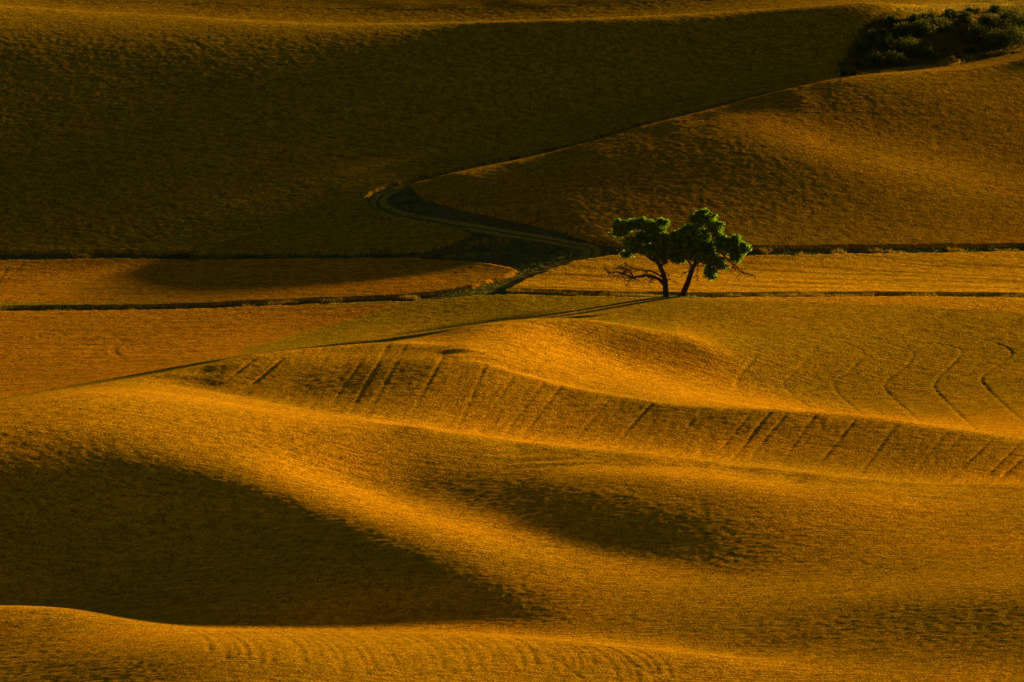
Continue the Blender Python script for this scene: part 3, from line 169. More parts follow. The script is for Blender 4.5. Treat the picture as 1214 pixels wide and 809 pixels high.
[-102,2,-2,3,-1,3,-1,3,-2,2,-5,-2,-8,-5,-8,-4,-6,-3,-3,-1,-2,-1,-1,0,-1,2,0,6,4,10,8,13,13,18,18,24,20,20,5,-2,-14,-19,-22,-20,-14,-9,-3,-7,-8,-14,-19,-28,-35,-41,-47,-50,-51,-52,-49,-46,-42,-39,-32,-29,-20,-18,-13,-15,-11,-14,-12,-15,-12,-15,-12,833],
[-80,1,-3,1,-3,2,-3,2,-3,1,-5,-3,-7,-5,-8,-4,-5,-3,-3,-1,-2,0,-2,1,-1,2,0,7,4,10,8,14,12,19,16,24,18,19,2,-4,-15,-19,-21,-17,-13,-8,-4,-7,-7,-12,-17,-24,-30,-38,-43,-47,-48,-50,-48,-46,-43,-39,-34,-32,-24,-21,-17,-17,-15,-17,-14,-17,-15,-17,-15,833],
[-58,0,-5,0,-4,0,-4,0,-3,-1,-5,-4,-7,-5,-6,-4,-5,-2,-4,0,-2,0,-2,1,0,2,1,7,5,10,8,15,11,20,15,25,15,20,-1,-5,-17,-18,-20,-16,-13,-8,-6,-6,-7,-11,-15,-21,-27,-34,-39,-43,-46,-48,-46,-46,-43,-40,-36,-33,-27,-24,-21,-20,-18,-20,-18,-19,-17,-20,-17,832],
[-34,-3,-6,-2,-6,-1,-5,-1,-5,-2,-6,-4,-7,-4,-7,-3,-5,-1,-3,-1,-1,0,-1,2,0,3,2,8,4,11,8,15,11,21,15,24,14,20,-5,-5,-18,-17,-20,-15,-14,-9,-6,-7,-7,-10,-14,-19,-24,-30,-35,-40,-43,-45,-45,-45,-42,-41,-37,-35,-30,-27,-23,-25,-21,-23,-20,-22,-20,-21,-20,830],
[-11,-4,-7,-4,-7,-4,-6,-3,-6,-3,-6,-5,-7,-4,-6,-3,-5,-1,-2,0,-2,2,-1,3,1,4,3,8,5,11,8,16,11,21,14,25,12,20,-8,-5,-18,-17,-20,-16,-15,-10,-7,-7,-8,-10,-12,-17,-22,-27,-31,-37,-39,-43,-43,-44,-41,-41,-38,-36,-32,-30,-27,-27,-25,-26,-23,-24,-22,-24,-22,827],
[14,-6,-9,-6,-9,-5,-8,-4,-7,-5,-7,-5,-7,-4,-6,-3,-4,-1,-2,1,-1,2,1,3,2,6,3,9,5,12,8,16,11,21,14,24,11,19,-9,-6,-19,-16,-21,-17,-16,-10,-9,-8,-8,-10,-11,-15,-20,-24,-29,-33,-36,-39,-41,-42,-41,-40,-39,-37,-33,-33,-30,-31,-28,-29,-25,-27,-25,-26,-24,824],
[39,-7,-11,-8,-10,-7,-10,-6,-8,-6,-8,-5,-8,-4,-6,-3,-3,-1,-2,2,0,3,1,5,2,7,5,9,6,13,8,16,10,21,13,25,9,18,-11,-5,-20,-17,-22,-17,-17,-12,-10,-8,-9,-10,-11,-14,-17,-22,-26,-30,-33,-36,-39,-39,-40,-39,-38,-38,-35,-36,-33,-34,-31,-31,-29,-29,-27,-28,-26,820],
[66,-10,-12,-10,-12,-9,-11,-8,-10,-7,-9,-6,-7,-5,-6,-3,-3,0,-2,2,1,4,2,6,3,9,5,11,6,13,8,17,10,21,11,24,8,17,-12,-6,-20,-17,-22,-19,-18,-13,-12,-9,-10,-10,-10,-13,-16,-19,-23,-28,-30,-34,-35,-38,-38,-38,-37,-38,-36,-39,-36,-37,-34,-33,-31,-32,-29,-29,-29,816],
[94,-12,-14,-12,-13,-11,-13,-10,-11,-9,-10,-7,-8,-5,-6,-3,-3,0,-1,3,1,4,3,7,5,10,6,12,7,14,8,16,10,20,11,22,7,16,-13,-6,-20,-17,-24,-19,-20,-14,-13,-11,-11,-10,-10,-12,-15,-17,-21,-25,-28,-31,-33,-36,-36,-37,-36,-37,-37,-41,-39,-39,-36,-36,-33,-33,-31,-32,-31,812],
[123,-13,-17,-13,-16,-13,-14,-12,-13,-10,-11,-8,-9,-6,-6,-3,-3,0,0,3,1,6,4,8,6,10,8,12,9,14,8,16,10,19,10,21,5,15,-14,-6,-20,-17,-24,-20,-22,-15,-16,-11,-12,-10,-11,-12,-14,-16,-19,-22,-26,-29,-31,-33,-35,-36,-35,-37,-37,-42,-40,-41,-38,-39,-34,-35,-33,-34,-32,807],
[154,-16,-18,-15,-18,-15,-16,-14,-15,-12,-12,-9,-10,-6,-7,-3,-3,1,-1,3,2,6,5,9,8,11,9,13,10,14,9,16,10,17,9,20,4,13,-14,-6,-20,-16,-26,-21,-24,-16,-17,-14,-13,-11,-11,-11,-13,-15,-18,-21,-23,-27,-29,-32,-33,-34,-35,-37,-36,-43,-41,-43,-39,-40,-36,-37,-34,-35,-34,802],
[186,-17,-20,-18,-19,-18,-18,-16,-16,-14,-14,-10,-11,-7,-7,-3,-4,1,-1,4,2,7,5,10,9,12,10,14,11,14,10,15,10,17,8,19,3,11,-14,-6,-20,-14,-27,-23,-26,-18,-19,-15,-14,-12,-12,-12,-13,-14,-17,-19,-21,-25,-28,-30,-31,-34,-33,-36,-36,-43,-41,-44,-41,-41,-38,-38,-36,-36,-35,797],
[221,-20,-22,-20,-21,-20,-20,-18,-19,-15,-15,-13,-11,-9,-7,-4,-3,0,0,3,3,6,6,11,10,13,12,14,11,15,10,15,11,15,9,18,3,9,-13,-5,-20,-13,-30,-25,-27,-20,-22,-17,-16,-13,-13,-12,-12,-14,-16,-18,-20,-23,-26,-28,-30,-33,-32,-36,-35,-43,-41,-45,-41,-43,-38,-40,-36,-38,-36,792],
[257,-22,-23,-22,-24,-22,-23,-20,-20,-18,-17,-14,-13,-10,-8,-5,-3,0,0,3,3,6,7,11,11,14,12,15,12,15,11,15,12,14,10,18,4,8,-11,-5,-20,-12,-34,-27,-30,-22,-24,-18,-18,-15,-14,-13,-13,-14,-15,-16,-19,-22,-24,-28,-28,-32,-31,-35,-34,-43,-41,-45,-42,-43,-39,-41,-37,-39,-37,787],
[296,-24,-26,-24,-26,-24,-25,-23,-22,-20,-19,-16,-15,-11,-9,-6,-4,0,-1,3,3,7,7,11,11,16,13,15,12,15,12,15,14,14,13,17,6,8,-9,-4,-21,-13,-37,-29,-33,-25,-26,-21,-19,-17,-15,-14,-14,-14,-14,-17,-18,-20,-23,-26,-27,-31,-30,-34,-34,-43,-40,-46,-41,-44,-39,-42,-38,-39,-38,782],
[337,-27,-27,-26,-28,-26,-28,-25,-26,-22,-21,-18,-17,-13,-10,-6,-5,-1,-1,3,2,6,7,12,12,15,14,15,13,15,14,16,15,16,16,19,7,8,-7,-4,-21,-15,-40,-31,-35,-28,-29,-23,-22,-19,-17,-15,-14,-15,-14,-16,-18,-20,-21,-25,-26,-30,-29,-34,-33,-42,-40,-45,-41,-44,-40,-42,-38,-40,-39,777],
[380,-28,-30,-28,-30,-29,-29,-29,-27,-26,-23,-21,-18,-15,-12,-7,-6,-2,-1,1,3,5,7,12,12,16,13,16,14,17,15,19,18,18,19,19,9,9,-6,-4,-21,-19,-42,-33,-37,-31,-31,-26,-24,-21,-19,-17,-16,-16,-15,-16,-17,-19,-20,-24,-25,-29,-29,-33,-32,-42,-40,-44,-41,-44,-40,-41,-39,-41,-38,771],
[425,-30,-31,-30,-32,-31,-32,-31,-31,-28,-26,-24,-20,-17,-13,-10,-7,-3,-2,1,2,5,6,12,13,16,15,16,17,18,18,21,21,21,20,20,11,10,-4,-5,-21,-23,-42,-36,-39,-34,-34,-29,-27,-23,-22,-19,-18,-16,-17,-16,-17,-19,-19,-23,-25,-28,-28,-33,-32,-40,-39,-44,-40,-44,-39,-42,-39,-41,-39,766],
[474,-32,-33,-32,-34,-33,-35,-33,-34,-31,-30,-26,-23,-19,-15,-11,-9,-5,-3,0,1,5,6,14,14,17,15,19,18,20,21,23,23,23,22,21,14,11,-2,-6,-21,-26,-41,-39,-42,-38,-37,-32,-30,-26,-24,-22,-20,-18,-18,-17,-17,-19,-20,-22,-24,-27,-28,-32,-32,-40,-38,-43,-39,-43,-40,-42,-39,-41,-39,761],
[524,-33,-34,-34,-36,-35,-37,-36,-37,-34,-33,-29,-26,-20,-18,-13,-11,-7,-4,-1,1,5,7,15,14,18,17,20,20,22,24,25,25,25,24,23,16,12,0,-6,-21,-27,-41,-40,-45,-42,-40,-37,-33,-30,-27,-25,-22,-21,-19,-18,-18,-20,-19,-23,-23,-27,-27,-32,-32,-39,-37,-42,-39,-42,-39,-42,-39,-42,-38,755],
[577,-35,-35,-35,-37,-37,-40,-38,-40,-37,-37,-31,-28,-23,-21,-15,-13,-8,-5,-2,1,4,8,15,16,19,18,22,21,24,25,28,27,27,26,25,19,14,2,-6,-20,-28,-40,-42,-46,-45,-44,-41,-37,-35,-31,-29,-25,-24,-21,-20,-19,-20,-20,-22,-23,-27,-27,-32,-32,-38,-37,-40,-38,-42,-38,-42,-39,-42,-39,750],
[633,-36,-37,-36,-39,-38,-42,-40,-43,-40,-40,-32,-32,-25,-23,-18,-15,-10,-7,-2,0,4,9,16,16,20,20,22,23,25,27,29,30,29,28,28,22,16,5,-6,-19,-28,-39,-43,-48,-47,-46,-45,-41,-40,-36,-34,-29,-27,-24,-23,-20,-22,-20,-23,-23,-27,-27,-32,-33,-36,-36,-39,-37,-41,-38,-42,-39,-42,-39,744],
[691,-37,-38,-37,-40,-39,-44,-42,-45,-42,-43,-35,-33,-28,-26,-20,-17,-12,-9,-4,0,5,9,16,16,21,20,23,24,26,29,30,32,30,32,32,26,19,6,-5,-18,-28,-38,-44,-48,-49,-48,-48,-45,-44,-41,-39,-34,-32,-28,-25,-23,-23,-22,-23,-24,-27,-28,-31,-33,-37,-34,-38,-37,-40,-38,-41,-39,-42,-39,737],
[751,-37,-38,-38,-41,-40,-45,-43,-48,-43,-46,-36,-36,-31,-28,-23,-20,-14,-10,-5,-1,4,9,15,17,20,21,23,25,26,30,31,35,32,36,36,31,22,9,-4,-17,-29,-38,-44,-48,-50,-50,-50,-48,-48,-45,-44,-40,-37,-32,-30,-26,-25,-24,-24,-25,-27,-29,-31,-34,-36,-33,-38,-35,-40,-38,-41,-39,-42,-39,730],
[814,-38,-39,-37,-42,-41,-45,-44,-49,-44,-47,-38,-39,-33,-31,-26,-22,-17,-13,-6,-3,4,8,14,17,20,20,24,24,27,29,33,36,34,43,42,36,24,12,-4,-16,-29,-37,-44,-48,-51,-51,-52,-50,-52,-49,-49,-44,-42,-37,-35,-30,-29,-26,-26,-26,-28,-29,-32,-34,-36,-32,-37,-35,-40,-38,-41,-39,-42,-40,723],
[879,-38,-39,-38,-42,-40,-46,-44,-49,-43,-47,-40,-42,-37,-34,-29,-26,-19,-15,-9,-4,2,7,13,16,19,20,23,25,25,29,33,37,38,52,47,42,27,14,-3,-16,-29,-37,-44,-47,-52,-51,-54,-51,-56,-53,-53,-49,-46,-41,-39,-35,-32,-30,-29,-28,-29,-31,-32,-35,-35,-33,-36,-35,-40,-37,-42,-39,-43,-39,714],
[945,-37,-39,-38,-41,-40,-46,-43,-48,-42,-45,-43,-43,-41,-37,-34,-29,-23,-17,-12,-6,0,5,11,15,17,20,22,24,25,26,34,40,46,58,53,47,30,15,-3,-15,-29,-37,-43,-47,-53,-51,-56,-51,-59,-56,-58,-52,-51,-45,-43,-39,-36,-33,-32,-31,-32,-32,-33,-35,-36,-32,-37,-35,-40,-38,-42,-39,-43,-40,705],
[1014,-37,-39,-37,-41,-39,-44,-42,-46,-40,-45,-47,-44,-43,-40,-37,-32,-27,-22,-15,-9,-3,3,9,13,16,18,22,23,24,24,36,44,53,64,58,52,32,17,-3,-15,-30,-36,-42,-46,-52,-52,-57,-53,-62,-59,-60,-56,-55,-49,-47,-42,-40,-37,-35,-34,-34,-34,-35,-36,-36,-33,-37,-36,-40,-39,-42,-40,-44,-40,695],
[1084,-36,-39,-35,-41,-38,-43,-39,-45,-37,-46,-50,-46,-45,-42,-39,-36,-31,-25,-19,-13,-6,0,6,10,15,17,22,21,24,22,40,48,61,68,63,56,35,17,-4,-15,-31,-34,-41,-45,-52,-52,-58,-54,-65,-61,-63,-58,-58,-54,-51,-46,-43,-40,-39,-36,-36,-36,-37,-38,-36,-35,-38,-37,-41,-39,-43,-41,-44,-41,684],
[1156,-35,-39,-34,-40,-36,-42,-36,-43,-36,-48,-52,-47,-47,-45,-41,-39,-34,-28,-23,-17,-10,-3,2,8,12,16,21,20,24,21,45,53,67,72,67,60,36,16,-4,-15,-30,-33,-40,-43,-51,-52,-58,-57,-67,-63,-65,-61,-61,-57,-54,-50,-48,-43,-42,-39,-39,-38,-38,-38,-38,-38,-39,-38,-42,-40,-43,-42,-45,-42,672],
[1228,-33,-38,-33,-39,-34,-41,-34,-41,-36,-49,-53,-50,-48,-46,-44,-41,-37,-32,-27,-20,-14,-8,-1,5,11,14,20,18,24,20,51,58,72,76,70,63,36,15,-4,-14,-28,-32,-38,-42,-49,-51,-58,-60,-67,-65,-67,-65,-63,-61,-58,-54,-51,-47,-45,-42,-41,-40,-40,-40,-39,-40,-40,-40,-42,-42,-44,-43,-45,-43,658],
[1302,-32,-37,-32,-38,-33,-38,-32,-41,-35,-50,-54,-51,-50,-48,-46,-44,-39,-36,-30,-25,-18,-11,-4,1,8,12,18,17,25,20,57,62,78,78,71,66,33,14,-2,-12,-25,-30,-36,-40,-47,-51,-57,-60,-67,-67,-70,-68,-67,-64,-61,-58,-55,-51,-48,-45,-44,-42,-42,-41,-42,-41,-42,-41,-43,-43,-45,-44,-46,-45,644],
[1377,-30,-37,-31,-37,-31,-37,-31,-40,-34,-51,-54,-53,-51,-50,-48,-45,-43,-38,-34,-28,-22,-16,-8,-2,5,10,16,14,26,21,62,67,82,80,72,66,28,15,0,-9,-21,-26,-34,-38,-45,-50,-56,-60,-65,-69,-71,-71,-71,-68,-66,-61,-59,-55,-51,-49,-47,-44,-44,-43,-43,-42,-44,-43,-44,-44,-46,-46,-47,-45,627],
[1453,-30,-36,-30,-36,-29,-36,-30,-39,-34,-52,-53,-54,-52,-51,-50,-47,-45,-42,-37,-32,-26,-19,-13,-5,2,6,14,13,26,22,68,69,87,81,72,62,26,15,4,-6,-16,-23,-30,-37,-42,-48,-54,-59,-65,-69,-72,-74,-74,-72,-70,-66,-63,-59,-55,-52,-49,-48,-45,-45,-45,-44,-44,-45,-46,-45,-48,-46,-49,-46,609],
[1529,-29,-35,-29,-35,-28,-36,-28,-39,-34,-51,-53,-54,-53,-52,-51,-50,-47,-44,-40,-36,-30,-24,-16,-10,-2,4,10,13,23,27,71,73,90,80,72,58,25,16,7,-3,-11,-19,-27,-34,-39,-46,-52,-58,-63,-68,-73,-75,-77,-76,-74,-72,-67,-63,-60,-55,-52,-50,-48,-47,-46,-46,-46,-46,-47,-48,-48,-48,-50,-48,590],
[1606,-29,-35,-28,-34,-27,-35,-28,-37,-35,-50,-52,-54,-53,-53,-52,-51,-49,-47,-43,-40,-34,-28,-21,-14,-6,1,7,13,19,33,73,74,94,78,72,51,26,18,10,1,-6,-16,-23,-31,-36,-43,-50,-55,-62,-67,-73,-76,-78,-79,-79,-76,-72,-69,-63,-60,-55,-53,-51,-49,-47,-48,-47,-48,-49,-49,-50,-50,-50,-50,569],
[1682,-27,-35,-27,-34,-27,-33,-28,-37,-35,-49,-51,-53,-53,-54,-53,-52,-51,-48,-46,-43,-38,-32,-25,-19,-11,-3,4,12,16,37,74,75,96,76,70,44,30,20,14,5,-2,-12,-19,-27,-33,-40,-47,-53,-60,-66,-71,-76,-79,-82,-82,-80,-78,-73,-69,-64,-59,-56,-53,-51,-50,-49,-49,-50,-50,-51,-52,-51,-52,-52,547],
[1758,-27,-34,-27,-33,-26,-33,-28,-37,-34,-48,-50,-52,-53,-53,-53,-53,-52,-51,-49,-45,-41,-36,-30,-23,-16,-7,0,9,15,39,73,75,99,67,68,42,35,22,19,9,3,-8,-15,-23,-30,-37,-44,-51,-57,-63,-70,-76,-79,-84,-84,-85,-82,-79,-73,-69,-63,-60,-56,-53,-52,-51,-51,-52,-52,-53,-53,-53,-53,-54,523],
[1835,-27,-34,-27,-32,-26,-33,-28,-36,-34,-47,-48,-51,-52,-53,-54,-53,-53,-52,-51,-48,-44,-40,-35,-27,-21,-12,-3,5,14,36,74,72,99,57,72,39,40,25,25,13,7,-4,-10,-20,-26,-34,-40,-48,-54,-61,-68,-74,-79,-85,-87,-88,-86,-84,-78,-74,-68,-64,-59,-56,-53,-53,-53,-54,-54,-55,-55,-55,-54,-56,497],
[1910,-27,-33,-26,-33,-26,-32,-28,-36,-34,-46,-46,-50,-50,-53,-53,-53,-54,-53,-52,-50,-48,-44,-38,-33,-25,-17,-8,1,13,30,71,70,98,51,75,37,44,29,30,18,11,1,-6,-16,-22,-30,-37,-45,-51,-58,-65,-73,-78,-85,-89,-91,-91,-88,-83,-78,-73,-68,-62,-59,-55,-56,-55,-57,-56,-57,-56,-57,-56,-57,469],
[1985,-27,-32,-27,-32,-27,-32,-28,-35,-34,-44,-45,-48,-49,-52,-52,-54,-53,-54,-53,-52,-50,-47,-43,-37,-30,-22,-13,-5,11,21,65,67,100,49,75,35,47,34,35,23,16,5,-1,-12,-18,-27,-33,-41,-48,-55,-62,-71,-77,-85,-90,-94,-94,-93,-88,-83,-76,-72,-66,-62,-57,-59,-57,-59,-59,-59,-58,-58,-58,-58,439],
[2060,-28,-32,-27,-32,-27,-32,-28,-35,-33,-43,-43,-46,-48,-50,-52,-53,-53,-54,-54,-54,-52,-49,-46,-42,-34,-28,-18,-11,6,10,58,51,112,50,71,37,49,40,40,28,22,10,3,-8,-14,-23,-29,-38,-44,-53,-58,-68,-76,-85,-91,-96,-98,-96,-93,-87,-81,-75,-69,-65,-60,-61,-60,-62,-61,-61,-59,-61,-59,-60,408],
[2133,-27,-32,-28,-31,-28,-31,-29,-34,-34,-40,-42,-45,-46,-49,-50,-52,-53,-54,-54,-55,-53,-52,-49,-46,-39,-34,-22,-19,3,-3,47,20,123,68,64,40,51,49,42,33,29,15,7,-3,-10,-19,-25,-35,-40,-49,-56,-66,-73,-86,-91,-98,-101,-100,-97,-91,-84,-79,-71,-69,-61,-65,-63,-65,-62,-63,-61,-62,-61,-61,374],
[2206,-28,-32,-27,-32,-28,-31,-30,-33,-33,-39,-40,-43,-45,-47,-49,-51,-52,-54,-54,-55,-54,-54,-52,-49,-43,-39,-28,-25,-3,-14,30,-3,78,133,52,48,54,55,45,40,35,19,13,1,-5,-16,-21,-31,-36,-47,-53,-63,-72,-87,-90,-100,-103,-105,-100,-94,-86,-82,-74,-71,-64,-68,-66,-67,-64,-65,-63,-63,-62,-63,339],
[2278,-28,-32,-28,-32,-28,-32,-29,-33,-33,-37,-39,-41,-43,-45,-48,-49,-52,-52,-54,-55,-55,-55,-54,-52,-47,-44,-34,-31,-10,-22,9,-8,13,176,61,53,59,61,46,46,44,23,18,5,1,-12,-17,-27,-32,-45,-51,-63,-71,-87,-91,-101,-105,-107,-102,-97,-88,-83,-76,-74,-66,-71,-68,-70,-66,-67,-63,-65,-63,-65,302],
[2350,-29,-32,-29,-31,-29,-32,-30,-33,-32,-36,-36,-40,-41,-44,-46,-48,-50,-51,-54,-54,-55,-56,-55,-55,-50,-49,-39,-37,-17,-31,-8,-12,-4,90,144,50,68,64,48,55,52,25,24,10,6,-8,-12,-23,-29,-43,-50,-65,-69,-88,-92,-102,-105,-109,-104,-98,-89,-84,-77,-76,-68,-73,-71,-72,-67,-68,-65,-66,-64,-66,262],
[2420,-29,-32,-29,-32,-29,-32,-30,-33,-32,-34,-35,-38,-40,-42,-44,-47,-48,-50,-52,-54,-55,-56,-56,-56,-54,-52,-44,-43,-25,-39,-21,-21,-3,31,117,104,74,67,57,64,57,28,30,14,11,-3,-7,-20,-25,-44,-49,-70,-69,-88,-91,-103,-105,-109,-105,-98,-88,-84,-78,-77,-71,-75,-73,-73,-68,-70,-65,-68,-64,-67,220],
[2490,-30,-32,-30,-31,-30,-32,-30,-33,-31,-33,-34,-36,-38,-41,-42,-45,-47,-49,-51,-52,-55,-55,-57,-57,-56,-55,-49,-48,-32,-48,-31,-30,-10,10,63,105,104,83,71,70,61,32,36,18,17,2,-2,-17,-22,-45,-49,-76,-72,-87,-90,-105,-102,-108,-104,-98,-87,-83,-79,-78,-72,-77,-74,-73,-70,-70,-67,-68,-65,-68,176],
[2559,-30,-33,-30,-32,-30,-32,-31,-31,-32,-31,-33,-35,-36,-39,-41,-43,-45,-47,-50,-51,-53,-56,-56,-58,-56,-58,-53,-53,-39,-55,-40,-39,-20,-3,33,71,102,114,97,77,64,35,42,23,24,6,3,-13,-20,-47,-51,-83,-72,-86,-90,-103,-101,-106,-102,-96,-87,-82,-79,-79,-75,-77,-74,-74,-70,-71,-67,-69,-66,-68,129],
[2627,-31,-32,-30,-33,-30,-33,-30,-32,-31,-30,-32,-33,-35,-37,-39,-42,-43,-46,-48,-50,-52,-54,-56,-57,-58,-59,-56,-57,-47,-60,-48,-47,-29,-16,16,43,76,106,132,103,69,41,48,27,31,11,7,-10,-18,-49,-54,-86,-73,-82,-90,-101,-100,-103,-101,-95,-86,-81,-80,-79,-77,-78,-74,-74,-70,-70,-68,-69,-67,-69,80],
[2694,-30,-33,-31,-32,-31,-33,-31,-31,-30,-30,-30,-32,-34,-35,-38,-40,-42,-44,-46,-48,-51,-52,-55,-57,-58,-60,-58,-60,-54,-63,-55,-54,-39,-27,1,25,57,82,117,149,89,48,50,32,38,15,12,-7,-17,-50,-57,-86,-70,-79,-88,-99,-98,-101,-100,-94,-87,-80,-81,-79,-80,-78,-74,-73,-70,-71,-68,-70,-67,-70,29],
[2761,-31,-33,-31,-33,-31,-32,-31,-32,-29,-29,-29,-31,-33,-34,-36,-38,-40,-42,-44,-47,-49,-52,-53,-56,-57,-60,-60,-61,-59,-65,-61,-59,-48,-38,-13,9,40,66,91,133,147,65,48,39,45,20,17,-5,-16,-50,-58,-81,-68,-75,-84,-96,-97,-99,-100,-93,-89,-81,-82,-81,-82,-78,-73,-73,-70,-71,-69,-70,-68,-70,-25],
[2828,-32,-33,-31,-33,-32,-33,-31,-31,-29,-28,-28,-30,-31,-33,-34,-37,-38,-40,-43,-45,-47,-50,-52,-55,-57,-59,-60,-62,-62,-65,-65,-64,-55,-47,-27,-6,25,49,76,99,156,122,44,48,53,21,22,-2,-14,-48,-56,-74,-64,-71,-80,-92,-95,-98,-99,-94,-91,-83,-84,-83,-85,-77,-74,-73,-70,-71,-69,-70,-69,-70,-82],
[2893,-31,-33,-32,-33,-32,-33,-31,-32,-28,-27,-28,-29,-30,-31,-34,-34,-37,-38,-41,-43,-45,-48,-51,-53,-55,-59,-60,-62,-63,-66,-66,-67,-62,-54,-38,-20,7,33,61,84,111,175,70,52,60,23,28,0,-12,-44,-50,-66,-59,-67,-75,-88,-93,-97,-98,-96,-93,-87,-86,-85,-86,-79,-74,-73,-71,-71,-69,-71,-69,-71,-141],
[2959,-32,-33,-32,-34,-32,-33,-31,-31,-28,-27,-27,-28,-29,-31,-32,-33,-35,-37,-38,-41,-43,-46,-49,-51,-54,-57,-60,-62,-63,-66,-68,-68,-66,-60,-48,-32,-9,15,45,71,94,142,141,57,64,24,33,3,-8,-38,-42,-58,-53,-63,-70,-83,-91,-95,-98,-96,-95,-90,-90,-87,-89,-80,-75,-74,-71,-72,-69,-72,-69,-72,-202],
[3023,-31,-34,-32,-34,-31,-34,-31,-32,-27,-26,-27,-27,-29,-29,-31,-32,-34,-35,-37,-39,-41,-43,-46,-49,-53,-55,-58,-61,-64,-66,-68,-69,-69,-64,-56,-43,-22,-3,28,55,83,103,173,85,69,28,40,6,-2,-30,-33,-50,-47,-58,-66,-79,-86,-94,-97,-97,-97,-94,-92,-90,-90,-83,-76,-76,-71,-72,-70,-72,-70,-72,-267],
[3088,-32,-34,-32,-34,-32,-33,-31,-32,-26,-26,-27,-27,-27,-29,-30,-31,-32,-34,-36,-37,-39,-41,-44,-47,-50,-53,-56,-60,-63,-65,-68,-71,-70,-68,-61,-52,-34,-18,11,36,71,84,132,151,83,30,46,8,6,-21,-24,-43,-40,-54,-61,-74,-82,-92,-96,-98,-98,-96,-95,-93,-91,-87,-77,-77,-72,-73,-71,-73,-70,-73,-333],
[3151,-31,-34,-32,-34,-32,-34,-30,-32,-26,-26,-26,-26,-28,-28,-29,-30,-31,-33,-34,-35,-38,-39,-42,-45,-47,-50,-55,-57,-61,-65,-68,-70,-72,-70,-66,-59,-45,-30,-5,19,52,73,101,139,129,50,53,11,15,-11,-13,-36,-35,-50,-55,-70,-78,-88,-94,-99,-99,-99,-97,-96,-93,-89,-79,-78,-73,-75,-71,-73,-71,-73,-403],
[3214,-31,-34,-31,-35,-31,-35,-30,-32,-26,-25,-26,-26,-26,-28,-28,-29,-31,-31,-33,-34,-36,-38,-40,-42,-45,-48,-52,-55,-59,-63,-67,-70,-72,-72,-70,-65,-53,-41,-19,3,32,58,81,110,141,107,56,13,25,-1,0,-32,-29,-46,-50,-65,-72,-85,-92,-98,-100,-101,-99,-98,-95,-91,-81,-80,-75,-75,-72,-74,-71,-75,-474],
[3277,-32,-33,-32,-34,-31,-35,-30,-32,-25,-25,-25,-26,-26,-27,-28,-29,-29,-31,-32,-32,-35,-36,-38,-40,-43,-45,-50,-53,-56,-61,-66,-68,-72,-74,-72,-69,-60,-50,-33,-11,14,39,67,85,110,141,93,27,35,13,11,-29,-23,-42,-45,-60,-68,-80,-89,-97,-100,-102,-101,-100,-97,-93,-83,-82,-76,-76,-73,-74,-73,-74,-549],
[3339,-32,-33,-31,-34,-32,-34,-30,-31,-26,-25,-25,-25,-26,-26,-27,-28,-29,-30,-31,-32,-33,-34,-36,-39,-40,-44,-46,-51,-54,-59,-63,-67,-71,-73,-74,-72,-67,-57,-44,-25,-3,19,51,68,94,108,159,54,41,26,19,-26,-17,-38,-40,-55,-62,-77,-84,-95,-99,-103,-102,-102,-99,-95,-85,-83,-77,-78,-73,-76,-72,-75,-626],
[3399,-30,-33,-31,-34,-31,-34,-30,-32,-24,-25,-25,-25,-26,-26,-26,-28,-28,-29,-30,-31,-32,-33,-35,-36,-38,-41,-45,-47,-52,-56,-61,-65,-70,-72,-75,-74,-71,-64,-53,-38,-17,1,32,52,79,93,132,130,58,41,25,-23,-11,-34,-35,-50,-57,-71,-81,-91,-97,-103,-103,-104,-100,-97,-86,-85,-79,-78,-75,-75,-74,-75,-705],
[3459,-30,-33,-30,-34,-31,-33,-30,-31,-24,-25,-25,-25,-25,-25,-27,-27,-27,-29,-29,-30,-31,-32,-33,-35,-36,-39,-42,-45,-49,-53,-58,-63,-68,-71,-74,-76,-73,-70,-60,-49,-32,-14,13,35,65,80,106,151,120,47,31,-19,-4,-30,-30,-46,-52,-66,-76,-87,-95,-101,-103,-104,-102,-98,-89,-86,-80,-79,-75,-76,-74,-76,-786],
[3518,-30,-32,-30,-33,-31,-33,-29,-31,-24,-25,-24,-25,-24,-26,-25,-27,-27,-28,-28,-30,-30,-31,-32,-33,-35,-37,-39,-42,-46,-50,-56,-60,-65,-70,-73,-76,-76,-73,-66,-58,-43,-28,-4,15,49,68,92,113,175,86,41,-10,3,-26,-27,-42,-47,-61,-70,-84,-91,-98,-103,-104,-103,-99,-90,-88,-81,-79,-76,-76,-75,-76,-869],
[3576,-30,-31,-30,-32,-30,-33,-29,-30,-24,-25,-23,-25,-24,-25,-26,-26,-26,-28,-28,-28,-30,-30,-31,-32,-33,-35,-37,-40,-43,-47,-52,-57,-63,-67,-72,-76,-76,-76,-71,-65,-53,-40,-19,-3,30,54,81,98,141,162,65,3,8,-23,-25,-38,-43,-56,-65,-79,-86,-95,-101,-103,-103,-100,-92,-88,-82,-80,-76,-76,-75,-77,-954],
[3632,-29,-31,-29,-32,-29,-32,-28,-30,-24,-25,-23,-24,-24,-25,-25,-25,-27,-26,-28,-28,-29,-29,-30,-31,-32,-33,-35,-38,-40,-44,-49,-53,-60,-65,-70,-74,-76,-77,-75,-70,-61,-50,-32,-19,11,36,68,86,116,136,153,30,12,-17,-25,-35,-40,-51,-59,-73,-81,-91,-98,-102,-102,-102,-92,-89,-82,-79,-77,-76,-76,-76,-1041],
